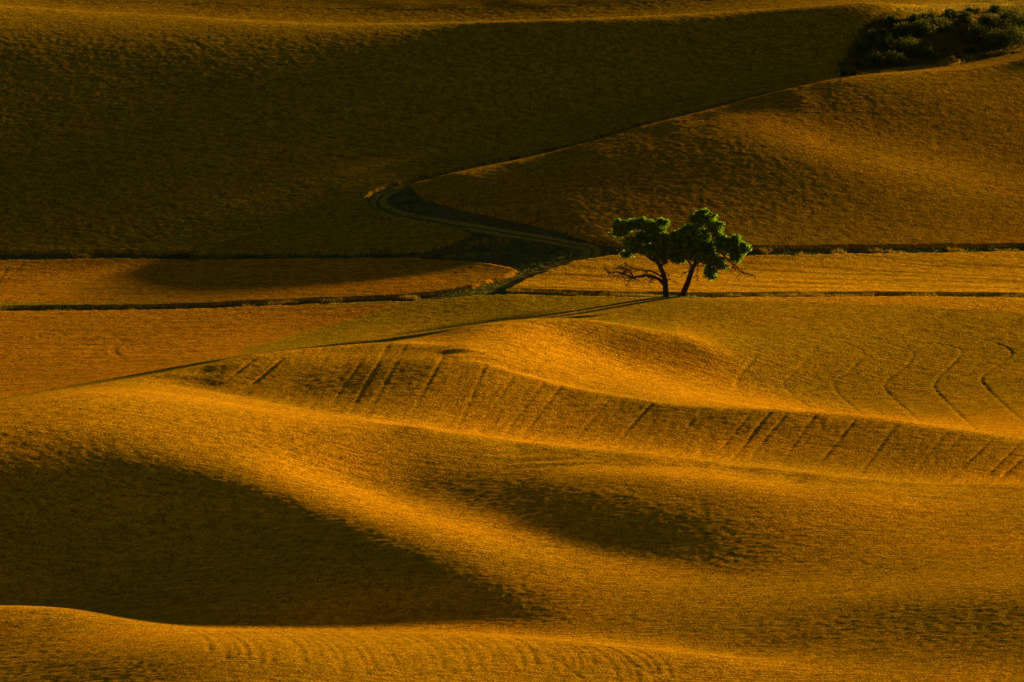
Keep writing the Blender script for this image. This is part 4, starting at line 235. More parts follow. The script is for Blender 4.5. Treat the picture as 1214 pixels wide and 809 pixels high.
[3686,-28,-30,-29,-31,-28,-32,-27,-30,-23,-25,-23,-24,-23,-25,-24,-25,-26,-26,-27,-27,-28,-29,-29,-31,-30,-32,-33,-36,-37,-41,-46,-50,-56,-62,-67,-72,-76,-77,-77,-74,-67,-59,-44,-32,-6,17,51,74,98,116,134,133,25,-14,-25,-34,-36,-46,-54,-67,-75,-86,-94,-100,-101,-102,-93,-88,-82,-79,-77,-76,-76,-76,-1129],
[3738,-27,-29,-28,-30,-28,-30,-28,-28,-24,-24,-23,-24,-23,-24,-24,-24,-25,-26,-26,-27,-27,-28,-29,-29,-30,-30,-32,-33,-36,-38,-42,-47,-52,-58,-64,-70,-74,-77,-78,-77,-72,-66,-53,-44,-21,-1,32,59,83,101,111,136,110,-7,-20,-31,-32,-41,-49,-61,-69,-80,-89,-97,-100,-102,-92,-88,-81,-78,-78,-75,-77,-74,-1219],
[3789,-27,-28,-27,-29,-28,-29,-27,-28,-23,-24,-23,-23,-23,-24,-23,-24,-24,-25,-26,-26,-27,-27,-28,-28,-29,-29,-31,-31,-33,-36,-39,-43,-48,-55,-61,-66,-72,-76,-78,-78,-76,-71,-62,-53,-35,-15,11,41,68,87,100,110,129,75,-24,-28,-26,-37,-43,-55,-62,-74,-84,-93,-97,-102,-92,-85,-81,-77,-78,-74,-77,-75,-1308],
[3836,-26,-27,-26,-28,-26,-28,-26,-28,-23,-24,-22,-23,-23,-23,-23,-24,-24,-24,-25,-25,-26,-27,-27,-27,-28,-28,-29,-30,-31,-33,-36,-39,-45,-50,-57,-64,-69,-74,-78,-78,-78,-75,-69,-60,-46,-30,-6,20,52,73,88,94,98,100,47,-20,-20,-30,-36,-48,-57,-67,-77,-89,-95,-101,-90,-83,-80,-75,-79,-73,-78,-74,-1398],
[3881,-25,-26,-25,-27,-25,-27,-26,-26,-23,-24,-22,-23,-23,-22,-23,-23,-23,-24,-24,-24,-26,-26,-26,-26,-27,-27,-28,-28,-28,-31,-33,-36,-40,-47,-53,-60,-66,-72,-76,-79,-79,-77,-73,-67,-56,-41,-22,2,33,56,75,81,85,76,79,30,-10,-16,-26,-41,-50,-62,-71,-83,-91,-100,-89,-79,-80,-74,-79,-72,-80,-72,-1488],
[3922,-23,-25,-24,-25,-25,-26,-25,-25,-23,-24,-22,-23,-22,-22,-22,-23,-22,-23,-23,-24,-25,-25,-25,-26,-26,-26,-26,-26,-27,-27,-30,-32,-37,-42,-49,-57,-62,-70,-74,-77,-80,-79,-76,-72,-63,-52,-35,-14,14,39,59,68,71,65,58,65,23,6,-9,-28,-42,-56,-65,-79,-86,-97,-89,-75,-81,-72,-80,-71,-81,-71,-1577],
[3961,-23,-23,-23,-24,-24,-24,-25,-24,-24,-23,-23,-22,-22,-22,-21,-22,-22,-22,-22,-23,-24,-24,-25,-25,-24,-25,-25,-24,-25,-25,-26,-28,-32,-38,-44,-52,-60,-67,-72,-76,-79,-80,-79,-75,-70,-60,-47,-26,-3,21,41,53,59,54,48,43,34,19,55,-1,-29,-48,-58,-75,-83,-94,-88,-72,-82,-71,-82,-71,-81,-70,-1665],
[3995,-22,-22,-21,-22,-23,-23,-24,-24,-24,-23,-23,-22,-22,-22,-21,-21,-21,-21,-22,-21,-23,-23,-24,-24,-24,-24,-23,-23,-22,-23,-22,-24,-27,-32,-38,-48,-55,-64,-70,-75,-79,-80,-80,-78,-74,-67,-57,-37,-17,4,23,36,45,43,41,28,29,23,31,89,9,-35,-48,-69,-81,-93,-87,-71,-85,-71,-84,-69,-82,-69,-1751],
[4025,-21,-20,-20,-21,-21,-22,-23,-23,-24,-23,-24,-22,-22,-21,-21,-21,-21,-20,-20,-21,-22,-22,-22,-23,-24,-23,-22,-21,-21,-19,-19,-20,-22,-25,-32,-41,-50,-60,-68,-73,-78,-80,-82,-80,-78,-71,-65,-47,-29,-11,7,18,30,31,32,22,22,20,37,43,126,-7,-35,-57,-80,-90,-89,-75,-88,-72,-85,-69,-83,-67,-1835],
[4050,-19,-19,-19,-19,-19,-21,-22,-22,-24,-24,-23,-23,-22,-21,-21,-21,-20,-19,-20,-19,-21,-21,-22,-22,-23,-22,-21,-20,-18,-18,-16,-15,-16,-19,-24,-33,-44,-55,-64,-71,-77,-80,-82,-82,-81,-75,-71,-55,-39,-26,-8,2,16,17,21,15,17,17,33,42,78,136,-25,-36,-77,-88,-95,-80,-93,-72,-88,-66,-84,-66,-1916],
[4070,-17,-18,-17,-17,-18,-18,-21,-22,-24,-23,-25,-23,-22,-21,-21,-20,-20,-19,-19,-18,-20,-20,-22,-22,-22,-21,-21,-18,-17,-14,-13,-11,-11,-11,-16,-24,-37,-49,-60,-68,-75,-78,-83,-82,-84,-78,-76,-61,-50,-37,-21,-12,1,3,10,5,11,13,29,41,67,105,131,-36,-69,-90,-104,-84,-98,-72,-89,-64,-84,-63,-1996],
[4086,-16,-17,-16,-15,-15,-17,-19,-20,-24,-24,-25,-23,-23,-21,-22,-19,-20,-18,-19,-18,-20,-20,-22,-22,-23,-21,-19,-17,-15,-11,-9,-6,-4,-4,-6,-13,-28,-43,-57,-64,-72,-76,-82,-83,-84,-82,-80,-67,-58,-48,-31,-26,-9,-10,-3,-6,3,7,24,37,61,78,129,118,-78,-94,-115,-85,-102,-69,-91,-61,-84,-60,-2072],
[4096,-15,-16,-15,-13,-13,-13,-17,-18,-24,-24,-26,-24,-24,-21,-22,-21,-20,-18,-19,-18,-21,-22,-24,-24,-23,-21,-20,-15,-12,-7,-4,0,1,5,5,1,-15,-36,-52,-60,-69,-74,-80,-82,-85,-84,-82,-74,-65,-57,-40,-36,-19,-22,-14,-17,-7,-2,17,31,55,70,93,137,85,-138,-128,-81,-105,-65,-92,-56,-84,-56,-2145],
[4101,-15,-15,-14,-12,-11,-8,-13,-17,-23,-25,-27,-26,-24,-22,-24,-23,-21,-19,-19,-18,-23,-26,-28,-27,-25,-23,-20,-14,-8,-2,1,5,7,13,14,15,7,-25,-45,-50,-67,-73,-77,-80,-84,-85,-84,-80,-70,-66,-47,-43,-27,-33,-25,-28,-18,-11,7,23,47,62,86,83,160,-78,-140,-67,-107,-58,-91,-52,-82,-51,-2215],
[4101,-15,-15,-14,-10,-10,-5,-3,-17,-24,-27,-29,-28,-26,-19,-27,-26,-25,-23,-24,-29,-33,-36,-38,-27,-27,-24,-19,-12,-4,6,9,12,10,12,14,5,23,29,4,-49,-62,-59,-78,-82,-81,-85,-84,-83,-75,-73,-51,-49,-35,-42,-35,-38,-28,-22,-5,13,37,55,76,76,113,26,-144,-50,-103,-51,-88,-46,-81,-44,-2282],
[4096,-16,-15,-14,-11,-9,-3,6,-13,-27,-28,-32,-30,-33,-40,-39,-32,-29,-25,-27,-29,-30,-32,-33,-28,-27,-22,-18,-10,-5,4,7,12,9,14,11,16,0,13,34,33,-5,-68,-59,-76,-84,-85,-83,-86,-77,-78,-52,-54,-43,-49,-45,-47,-39,-32,-16,2,23,46,64,73,81,34,-89,-34,-94,-42,-84,-40,-78,-38,-2344],
[4085,-17,-15,-16,-11,-11,-3,12,-39,-27,-31,-32,-34,-42,-39,-32,-33,-32,-29,-31,-32,-34,-34,-34,-28,-27,-20,-18,-9,-5,4,6,12,9,14,11,16,13,25,16,22,33,22,-33,-66,-67,-88,-85,-86,-77,-80,-53,-58,-49,-56,-54,-56,-50,-41,-28,-9,8,36,50,67,59,46,-61,-19,-81,-34,-78,-34,-73,-34,-2401],
[4069,-19,-16,-18,-12,-14,-7,-16,-30,-27,-32,-35,-37,-41,-40,-38,-34,-34,-30,-32,-31,-34,-32,-33,-27,-26,-20,-17,-9,-5,4,4,11,9,14,11,17,13,25,19,29,27,33,23,-2,-53,-66,-82,-90,-78,-77,-53,-61,-55,-62,-62,-64,-60,-50,-40,-19,-6,22,34,59,44,46,-38,-7,-66,-26,-70,-29,-69,-28,-2454],
[4048,-21,-17,-21,-14,-19,-12,-24,-32,-33,-34,-38,-37,-42,-39,-39,-35,-35,-32,-34,-31,-34,-30,-32,-26,-26,-19,-17,-8,-6,3,3,10,8,15,11,18,15,24,22,32,27,37,32,31,7,-32,-61,-79,-78,-75,-56,-63,-59,-67,-70,-71,-71,-58,-51,-30,-19,10,17,47,31,44,-22,2,-53,-18,-62,-23,-63,-24,-2502],
[4022,-23,-19,-23,-18,-23,-18,-32,-33,-37,-35,-40,-38,-42,-39,-40,-35,-36,-33,-34,-32,-33,-30,-31,-26,-25,-18,-16,-8,-7,2,2,10,7,15,11,19,16,25,23,32,30,38,35,40,34,15,-13,-58,-62,-74,-56,-62,-62,-71,-77,-78,-80,-67,-63,-38,-32,-1,-1,33,20,39,-12,10,-41,-11,-54,-18,-57,-19,-2547],
[3991,-26,-21,-26,-20,-28,-24,-36,-34,-40,-37,-41,-39,-42,-39,-40,-36,-37,-34,-35,-31,-34,-29,-30,-25,-25,-17,-16,-8,-7,1,2,9,7,15,11,20,16,26,23,33,30,40,37,42,40,39,26,-1,-37,-50,-55,-65,-66,-73,-82,-84,-90,-76,-73,-47,-44,-12,-15,19,7,34,-6,14,-31,-5,-46,-14,-51,-15,-2587],
[3956,-29,-23,-29,-24,-31,-28,-39,-36,-42,-38,-43,-39,-43,-39,-41,-36,-38,-34,-36,-31,-33,-29,-30,-24,-24,-17,-16,-8,-7,1,1,8,7,15,12,20,17,26,24,33,31,40,37,45,41,46,40,35,13,-16,-38,-51,-67,-74,-87,-90,-99,-83,-84,-56,-54,-22,-28,6,-4,27,-4,17,-24,0,-40,-9,-46,-11,-2624],
[3916,-31,-26,-31,-27,-34,-32,-41,-38,-43,-40,-43,-40,-44,-39,-41,-37,-38,-34,-36,-32,-33,-28,-30,-23,-24,-16,-16,-8,-7,0,1,8,7,14,12,20,18,27,24,34,30,41,37,46,42,49,43,47,39,23,16,-32,-52,-74,-90,-95,-110,-90,-94,-63,-65,-29,-40,-4,-15,19,-4,18,-19,3,-34,-6,-41,-8,-2657],
[3873,-34,-28,-34,-29,-38,-34,-43,-39,-44,-41,-44,-41,-43,-40,-41,-37,-39,-35,-36,-32,-33,-28,-28,-23,-23,-16,-16,-8,-8,1,0,8,6,14,13,20,18,27,25,34,31,40,38,46,42,51,45,50,44,45,30,36,-14,-63,-88,-100,-121,-96,-104,-70,-72,-38,-48,-13,-22,10,-6,17,-16,5,-30,-4,-37,-5,-2687],
[3826,-36,-30,-36,-32,-40,-36,-44,-40,-46,-41,-45,-41,-44,-40,-42,-37,-39,-35,-36,-32,-33,-27,-29,-22,-23,-16,-15,-8,-8,0,0,8,6,14,13,20,18,28,24,34,32,41,37,47,42,52,44,55,44,52,36,45,38,18,-86,-106,-135,-101,-112,-74,-79,-43,-55,-20,-29,3,-9,14,-15,5,-26,-2,-33,-4,-2714],
[3777,-38,-32,-39,-34,-41,-38,-45,-41,-47,-42,-46,-41,-44,-40,-42,-38,-39,-35,-36,-31,-33,-27,-29,-22,-22,-16,-15,-8,-8,0,0,7,6,15,12,21,18,28,24,34,32,41,37,47,42,53,45,55,45,56,39,50,35,56,32,-125,-155,-104,-116,-76,-82,-49,-59,-26,-34,-2,-13,10,-15,5,-24,-2,-30,-2,-2739],
[3725,-40,-34,-40,-36,-43,-39,-46,-42,-47,-42,-47,-41,-45,-40,-42,-37,-40,-34,-37,-31,-33,-27,-28,-22,-22,-15,-16,-7,-8,0,-1,8,6,14,12,21,18,28,25,34,31,41,37,48,42,53,45,56,46,57,43,53,36,44,50,-9,-180,-102,-115,-76,-83,-53,-60,-31,-36,-7,-18,7,-17,4,-23,-1,-27,-2,-2762],
[3671,-41,-36,-41,-38,-44,-41,-46,-43,-47,-43,-46,-42,-45,-40,-42,-37,-40,-34,-36,-32,-32,-27,-28,-21,-22,-16,-15,-8,-7,0,-1,7,6,14,13,20,19,27,25,34,31,41,37,47,42,54,45,57,47,59,43,57,38,52,14,69,-151,-99,-107,-75,-81,-54,-59,-34,-38,-12,-20,2,-18,1,-21,-2,-25,-2,-2783],
[3617,-43,-37,-43,-39,-46,-41,-47,-43,-47,-44,-46,-42,-45,-40,-42,-37,-39,-35,-36,-31,-32,-27,-27,-22,-22,-15,-15,-8,-7,-1,0,7,6,14,12,21,18,28,24,34,31,41,36,48,42,53,46,57,47,60,45,60,38,58,19,62,-97,-90,-92,-74,-75,-53,-58,-34,-39,-16,-22,-3,-19,-1,-21,-2,-24,-2,-2803],
[3561,-44,-38,-45,-40,-46,-42,-47,-44,-47,-44,-46,-42,-44,-40,-42,-38,-39,-34,-36,-31,-32,-26,-28,-21,-22,-14,-15,-8,-8,0,-1,7,6,15,12,20,19,27,24,34,30,41,36,47,42,53,46,58,48,61,46,61,40,58,24,42,-45,-74,-77,-68,-69,-51,-55,-34,-38,-18,-24,-7,-21,-3,-21,-3,-22,-3,-2821],
[3505,-45,-40,-45,-41,-46,-43,-48,-44,-47,-43,-47,-42,-44,-40,-41,-37,-39,-34,-36,-30,-32,-27,-27,-21,-21,-15,-15,-8,-8,0,0,7,6,14,12,21,18,27,24,33,30,41,35,47,42,53,45,59,48,61,47,62,43,57,27,38,-20,-56,-61,-60,-62,-48,-50,-33,-38,-18,-25,-10,-22,-5,-21,-3,-21,-4,-2839],
[3448,-45,-40,-46,-42,-47,-43,-48,-44,-48,-43,-46,-42,-43,-40,-41,-37,-39,-33,-36,-30,-32,-26,-27,-21,-21,-15,-15,-7,-8,0,-1,7,6,14,13,20,18,27,24,33,29,40,36,46,41,53,45,58,49,61,49,62,44,57,30,35,-5,-37,-47,-50,-54,-43,-47,-31,-35,-19,-26,-11,-23,-6,-20,-5,-19,-5,-2856],
[3393,-46,-41,-46,-43,-47,-44,-48,-44,-47,-44,-45,-42,-43,-39,-41,-37,-38,-33,-35,-30,-32,-26,-26,-21,-22,-14,-15,-8,-7,0,-1,7,6,14,13,20,18,26,24,33,29,39,35,46,41,52,45,58,48,62,49,62,46,56,33,34,4,-19,-36,-39,-46,-37,-42,-29,-33,-19,-26,-12,-22,-7,-20,-5,-19,-5,-2872],
[3338,-46,-42,-47,-43,-47,-45,-47,-44,-47,-43,-45,-41,-43,-39,-41,-36,-37,-34,-34,-30,-31,-26,-26,-21,-21,-15,-15,-7,-8,0,0,7,6,14,12,20,18,26,24,32,29,39,34,46,40,51,45,57,49,60,51,61,47,55,36,35,10,-6,-25,-28,-37,-31,-38,-25,-31,-18,-26,-11,-22,-8,-19,-5,-18,-5,-2888],
[3284,-46,-42,-47,-43,-48,-45,-47,-44,-47,-42,-45,-41,-42,-39,-40,-35,-37,-33,-34,-30,-30,-26,-26,-21,-21,-15,-14,-8,-7,0,-1,7,7,13,13,20,18,26,23,32,29,38,34,44,40,50,45,56,48,60,51,60,48,55,38,37,15,4,-15,-18,-30,-25,-32,-22,-28,-17,-24,-11,-21,-8,-17,-6,-17,-5,-2903],
[3232,-47,-42,-47,-43,-48,-45,-47,-44,-45,-43,-44,-40,-42,-38,-39,-36,-36,-33,-33,-30,-30,-25,-26,-21,-20,-15,-14,-8,-7,-1,0,7,6,14,12,20,18,26,23,32,28,38,34,43,39,49,44,55,49,59,50,60,48,55,39,39,19,12,-6,-10,-22,-18,-27,-18,-25,-15,-22,-11,-19,-8,-17,-5,-15,-6,-2917],
[3181,-46,-43,-46,-44,-47,-45,-47,-43,-45,-42,-43,-40,-42,-37,-39,-35,-36,-32,-33,-30,-29,-25,-26,-20,-21,-14,-14,-8,-8,0,0,7,6,14,12,20,18,26,23,32,28,37,33,43,38,49,43,54,47,58,50,59,48,54,41,40,23,19,1,-2,-15,-12,-21,-14,-23,-12,-20,-10,-18,-6,-16,-5,-14,-5,-2931],
[3132,-46,-42,-46,-44,-47,-44,-46,-43,-45,-41,-43,-40,-40,-37,-38,-35,-36,-32,-32,-29,-29,-25,-25,-21,-20,-14,-14,-8,-7,-1,0,7,6,14,12,20,19,25,24,31,28,37,33,42,37,48,42,53,46,57,49,58,48,54,41,42,26,24,7,5,-8,-6,-17,-10,-19,-9,-18,-8,-16,-6,-15,-4,-13,-4,-2944],
[3085,-45,-42,-46,-43,-46,-44,-45,-43,-44,-41,-42,-39,-40,-37,-38,-34,-35,-32,-32,-28,-29,-25,-25,-20,-20,-14,-14,-8,-7,-1,0,7,6,14,13,20,18,26,24,31,28,36,33,41,37,47,42,51,46,55,48,57,47,53,42,43,29,28,12,11,-3,0,-12,-6,-15,-7,-15,-7,-14,-5,-13,-3,-12,-3,-2956],
[3040,-44,-42,-45,-42,-46,-43,-45,-42,-43,-41,-41,-39,-39,-37,-37,-34,-34,-31,-32,-28,-28,-25,-24,-21,-19,-15,-14,-8,-7,0,0,6,7,14,13,20,19,25,24,31,28,36,33,40,37,46,41,50,45,54,47,55,47,52,42,44,31,31,17,16,2,4,-7,-2,-11,-4,-13,-5,-12,-3,-12,-2,-11,-2,-2967],
[2998,-44,-41,-44,-42,-44,-43,-44,-42,-42,-40,-41,-38,-39,-36,-36,-34,-33,-31,-31,-28,-28,-25,-24,-20,-19,-15,-14,-8,-7,-1,0,7,7,14,13,20,19,26,24,31,28,36,32,40,37,44,41,49,44,53,46,54,46,51,41,45,33,33,20,20,7,9,-3,2,-8,-2,-10,-2,-10,-2,-10,-1,-9,-1,-2978],
[2958,-43,-41,-42,-42,-43,-42,-43,-41,-42,-40,-39,-39,-37,-36,-35,-34,-33,-30,-31,-27,-28,-24,-24,-20,-19,-15,-13,-8,-7,-1,0,6,7,14,14,20,19,26,24,31,29,35,32,40,36,44,40,48,43,51,46,52,45,50,41,45,33,36,23,23,11,12,2,5,-5,2,-8,0,-8,0,-8,0,-8,0,-2987],
[2920,-41,-40,-42,-41,-42,-41,-42,-41,-40,-40,-39,-38,-36,-36,-34,-33,-32,-31,-29,-28,-26,-25,-23,-20,-19,-15,-13,-9,-7,-1,0,7,7,14,14,20,20,26,24,31,29,35,32,39,36,43,39,47,43,49,45,51,44,49,41,44,34,37,25,26,14,16,5,8,-1,4,-5,2,-6,2,-7,2,-7,2,-2996],
[2886,-41,-39,-41,-40,-41,-40,-41,-40,-40,-39,-38,-37,-36,-35,-34,-32,-32,-29,-29,-27,-27,-24,-23,-20,-19,-15,-13,-9,-7,-1,0,7,7,14,14,21,20,26,25,30,29,35,32,38,36,42,39,46,41,49,43,50,43,48,40,44,34,38,26,28,17,19,8,12,2,7,-3,4,-4,3,-4,3,-5,3,-3004],
[2853,-39,-39,-39,-39,-40,-40,-39,-40,-38,-39,-37,-37,-35,-34,-33,-32,-30,-30,-28,-26,-26,-24,-23,-20,-18,-16,-13,-9,-7,-1,0,6,8,14,14,21,20,27,25,30,29,35,32,38,35,41,38,45,41,47,42,48,42,47,39,43,35,38,27,30,20,21,11,15,4,9,1,6,-2,4,-3,5,-4,5,-3011],
[2824,-38,-38,-38,-39,-38,-39,-38,-39,-38,-38,-36,-36,-34,-34,-32,-31,-30,-28,-27,-27,-25,-23,-23,-20,-18,-16,-13,-9,-7,-2,0,6,8,14,15,21,20,27,25,31,29,34,32,37,35,40,37,44,40,46,41,47,41,45,38,42,35,38,28,32,21,24,13,17,7,12,2,9,0,6,-2,6,-2,6,-3017],
[2797,-36,-38,-36,-38,-37,-38,-37,-38,-37,-38,-35,-35,-34,-33,-30,-31,-28,-28,-26,-26,-25,-23,-22,-20,-19,-15,-14,-9,-7,-2,0,6,8,14,15,21,21,26,26,31,29,34,31,37,34,39,37,43,39,44,41,45,39,44,37,41,34,38,29,33,22,26,16,19,9,14,5,10,2,8,0,7,0,7,-3023],
[2773,-35,-37,-35,-37,-35,-38,-35,-38,-35,-37,-34,-36,-31,-33,-29,-30,-27,-27,-26,-25,-23,-23,-22,-20,-19,-16,-13,-10,-7,-3,1,6,8,14,15,21,21,27,25,31,29,34,31,36,33,39,36,41,38,44,39,44,38,42,35,40,33,38,30,33,24,27,18,21,12,15,7,12,4,9,2,8,1,9,-3028],
[2751,-34,-35,-34,-36,-33,-37,-34,-37,-34,-37,-33,-34,-31,-32,-28,-28,-26,-27,-24,-24,-23,-23,-21,-20,-19,-16,-14,-10,-7,-3,0,6,8,14,15,21,22,26,26,31,29,33,31,35,33,38,35,40,37,42,38,43,36,40,34,39,32,37,30,34,26,28,20,22,13,18,8,14,5,11,3,10,2,10,-3032],
[2732,-32,-35,-32,-35,-32,-36,-33,-36,-33,-35,-32,-34,-29,-31,-27,-27,-25,-25,-23,-24,-22,-23,-21,-20,-18,-16,-14,-11,-7,-3,0,5,8,14,15,21,22,26,26,31,29,32,31,35,32,37,34,39,36,41,37,41,35,38,32,37,31,37,30,34,27,29,21,24,15,18,11,15,7,12,4,11,4,11,-3036],
[2715,-30,-34,-30,-34,-31,-34,-32,-35,-32,-35,-30,-34,-27,-30,-25,-26,-23,-25,-22,-23,-21,-22,-21,-19,-19,-16,-14,-11,-8,-4,0,5,8,13,16,20,22,27,26,30,29,32,30,34,32,36,33,38,35,39,37,38,34,36,30,35,30,36,31,34,27,30,22,25,17,20,12,16,8,13,6,12,6,11,-3039],
[2701,-29,-32,-29,-33,-29,-33,-30,-35,-30,-34,-30,-32,-26,-29,-23,-25,-21,-24,-20,-23,-20,-22,-19,-20,-18,-17,-14,-11,-9,-3,-1,5,7,13,15,21,21,27,26,30,28,32,29,34,31,35,32,36,34,39,35,37,32,34,28,33,29,35,31,34,28,30,23,26,18,21,13,17,10,14,7,13,7,13,-3043],
[2690,-28,-31,-27,-32,-27,-33,-28,-33,-29,-34,-28,-31,-25,-27,-21,-24,-19,-22,-20,-22,-19,-21,-19,-19,-18,-17,-14,-12,-8,-5,-1,4,7,13,15,20,21,26,26,29,28,31,30,32,31,35,31,34,33,37,35,35,30,31,26,31,28,35,30,34,28,31,23,27,18,22,15,18,10,16,8,14,8,13,-3045],
[2680,-25,-30,-26,-30,-26,-31,-27,-32,-27,-33,-26,-31,-23,-25,-19,-22,-18,-21,-19,-21,-18,-20,-18,-19,-18,-16,-15,-12,-8,-5,-2,3,7,11,15,19,21,25,26,29,27,31,29,31,31,34,30,34,31,36,34,32,28,29,25,28,27,34,29,34,28,31,24,27,19,23,15,19,12,16,9,15,9,14,-3048],
[2674,-24,-29,-24,-30,-24,-29,-25,-31,-25,-32,-25,-30,-20,-24,-16,-21,-16,-20,-17,-21,-18,-18,-17,-18,-17,-17,-15,-12,-9,-5,-2,2,6,11,13,18,21,24,25,28,27,30,28,32,30,34,28,33,31,35,31,29,26,27,23,27,25,33,29,34,27,31,24,27,20,23,16,20,12,17,11,15,10,15,-3051],
[2669,-22,-28,-22,-28,-23,-28,-23,-29,-24,-31,-22,-30,-17,-22,-14,-19,-14,-19,-15,-21,-16,-17,-16,-18,-17,-16,-15,-12,-9,-6,-2,1,5,9,12,17,20,23,24,27,27,29,28,32,30,32,28,31,31,33,28,26,24,25,22,26,24,32,28,32,27,30,25,26,21,23,17,20,14,17,11,16,10,16,-3053],
[2667,-21,-26,-21,-27,-21,-26,-21,-28,-22,-29,-20,-29,-13,-20,-12,-17,-12,-18,-15,-19,-15,-16,-15,-17,-16,-17,-14,-12,-9,-7,-4,0,4,8,11,16,18,22,23,26,27,28,29,30,30,30,28,31,29,30,25,24,22,24,21,25,23,29,27,32,26,30,24,26,21,24,17,20,14,18,12,17,11,16,-3056],
[2667,-19,-26,-19,-25,-19,-26,-19,-26,-19,-28,-17,-27,-9,-18,-9,-16,-11,-17,-12,-19,-13,-14,-14,-17,-17,-16,-14,-13,-9,-8,-4,-1,2,7,9,14,17,21,22,25,26,28,28,29,29,29,27,30,27,27,23,23,20,22,20,24,22,28,26,30,26,29,23,27,20,24,17,21,15,18,13,17,11,17,-3059],
[2669,-18,-24,-17,-24,-18,-24,-17,-25,-17,-25,-14,-22,-6,-16,-7,-15,-9,-16,-12,-16,-12,-13,-13,-17,-16,-17,-14,-12,-10,-9,-5,-3,1,5,8,13,15,19,22,24,24,27,27,28,28,28,26,28,25,25,21,21,19,21,20,22,22,26,25,28,25,28,23,26,21,23,18,21,15,18,13,18,12,17,-3062],
[2673,-16,-23,-16,-22,-16,-23,-15,-23,-15,-22,-12,-18,-4,-13,-5,-13,-7,-14,-11,-15,-10,-13,-13,-16,-16,-16,-13,-13,-11,-9,-7,-4,0,3,7,10,14,18,20,22,24,25,26,27,27,26,25,26,23,23,20,20,18,20,18,22,21,25,23,27,24,27,23,25,21,23,18,20,16,18,14,17,13,17,-3065],
[2679,-14,-22,-14,-22,-14,-21,-13,-21,-13,-19,-10,-14,-3,-11,-3,-11,-6,-12,-9,-14,-9,-13,-11,-16,-14,-16,-13,-14,-11,-10,-8,-5,-2,2,5,9,13,16,19,20,23,24,24,26,25,25,23,24,22,21,19,19,17,19,18,20,20,24,22,26,23,26,22,25,20,22,18,21,15,19,14,17,13,17,-3068],
[2687,-13,-20,-13,-20,-12,-20,-12,-19,-10,-17,-7,-12,-2,-9,-2,-9,-4,-11,-7,-12,-9,-12,-11,-15,-13,-15,-13,-13,-11,-12,-8,-6,-3,0,4,7,12,14,17,19,21,23,23,24,23,24,22,22,20,20,18,18,16,18,17,20,19,22,22,24,22,25,21,24,20,22,18,20,16,18,15,17,13,17,-3072],
[2697,-11,-19,-12,-18,-12,-17,-11,-17,-8,-15,-5,-10,-1,-7,-1,-7,-3,-10,-6,-10,-8,-12,-10,-14,-12,-15,-12,-13,-11,-12,-8,-8,-3,-2,3,6,10,13,15,18,19,21,22,22,22,22,21,20,19,19,16,18,15,18,16,19,18,21,20,23,22,23,21,23,20,21,18,19,16,19,14,17,14,17,-3077],
[2709,-10,-18,-10,-17,-10,-16,-9,-15,-7,-12,-4,-8,0,-6,0,-6,-2,-8,-5,-10,-6,-11,-9,-14,-11,-14,-12,-13,-11,-12,-9,-8,-4,-2,2,4,9,11,14,16,18,19,20,21,20,21,19,19,18,17,16,16,16,16,16,18,17,20,19,22,20,23,20,22,19,21,17,20,15,19,14,17,14,17,-3082],
[2722,-9,-16,-9,-16,-8,-15,-7,-13,-5,-11,-2,-7,1,-5,1,-6,0,-8,-3,-9,-5,-11,-8,-13,-10,-14,-11,-13,-11,-12,-8,-9,-5,-3,1,4,7,9,13,14,17,17,19,19,19,19,18,18,16,17,15,15,15,15,15,17,17,19,18,21,19,22,19,21,19,20,17,19,16,17,15,16,14,17,-3087],
[2737,-8,-15,-7,-15,-6,-14,-6,-11,-4,-9,-1,-6,2,-4,2,-5,0,-6,-2,-8,-5,-10,-8,-12,-9,-13,-11,-13,-10,-12,-9,-8,-5,-4,0,2,6,8,12,12,15,16,17,17,18,17,18,16,16,15,14,15,14,14,15,16,16,18,18,19,19,20,18,21,18,19,17,18,16,17,14,17,13,17,-3093],
[2754,-7,-14,-6,-13,-6,-12,-4,-10,-2,-8,0,-5,2,-3,2,-4,1,-5,-2,-7,-4,-9,-7,-11,-9,-13,-10,-12,-10,-12,-9,-9,-5,-4,0,1,5,7,10,11,13,14,16,16,16,16,16,15,14,15,13,14,13,15,14,15,15,17,17,18,18,19,18,19,17,19,16,18,15,17,14,17,13,16,-3099],
[2771,-5,-12,-5,-12,-5,-11,-3,-9,0,-7,1,-4,3,-3,3,-3,1,-5,0,-7,-3,-9,-6,-11,-8,-12,-9,-13,-9,-12,-8,-9,-5,-5,-1,0,5,5,9,9,13,12,14,14,15,15,14,14,14,13,13,13,13,13,14,14,15,16,16,17,17,18,17,18,17,18,16,17,15,16,14,16,14,15,-3106],
[2791,-4,-12,-4,-11,-3,-9,-2,-8,0,-5,2,-4,4,-3,4,-3,2,-4,0,-6,-3,-8,-6,-10,-7,-12,-9,-12,-9,-11,-8,-9,-5,-5,-2,0,3,4,8,8,11,11,13,12,14,13,14,13,13,12,12,12,13,12,13,14,14,15,15,16,16,17,16,18,16,17,16,16,15,15,14,15,14,15,-3114],
[2811,-3,-10,-3,-10,-2,-8,-1,-7,1,-4,2,-2,3,-2,4,-2,3,-4,0,-5,-2,-8,-5,-9,-7,-11,-8,-12,-9,-11,-7,-9,-5,-6,-2,-1,3,3,6,7,10,9,12,11,13,11,13,11,13,11,12,11,12,11,13,13,13,14,14,16,15,16,16,16,16,16,15,16,14,15,14,15,13,14,-3122],
[2833,-2,-9,-2,-9,-1,-7,0,-6,2,-4,4,-3,5,-2,4,-2,3,-3,1,-5,-2,-7,-4,-9,-6,-11,-8,-11,-8,-11,-7,-9,-5,-6,-2,-2,2,2,6,5,9,8,10,10,11,11,11,11,11,11,11,10,11,12,11,12,13,13,14,14,15,15,15,16,14,16,14,15,14,15,13,14,13,14,-3131],
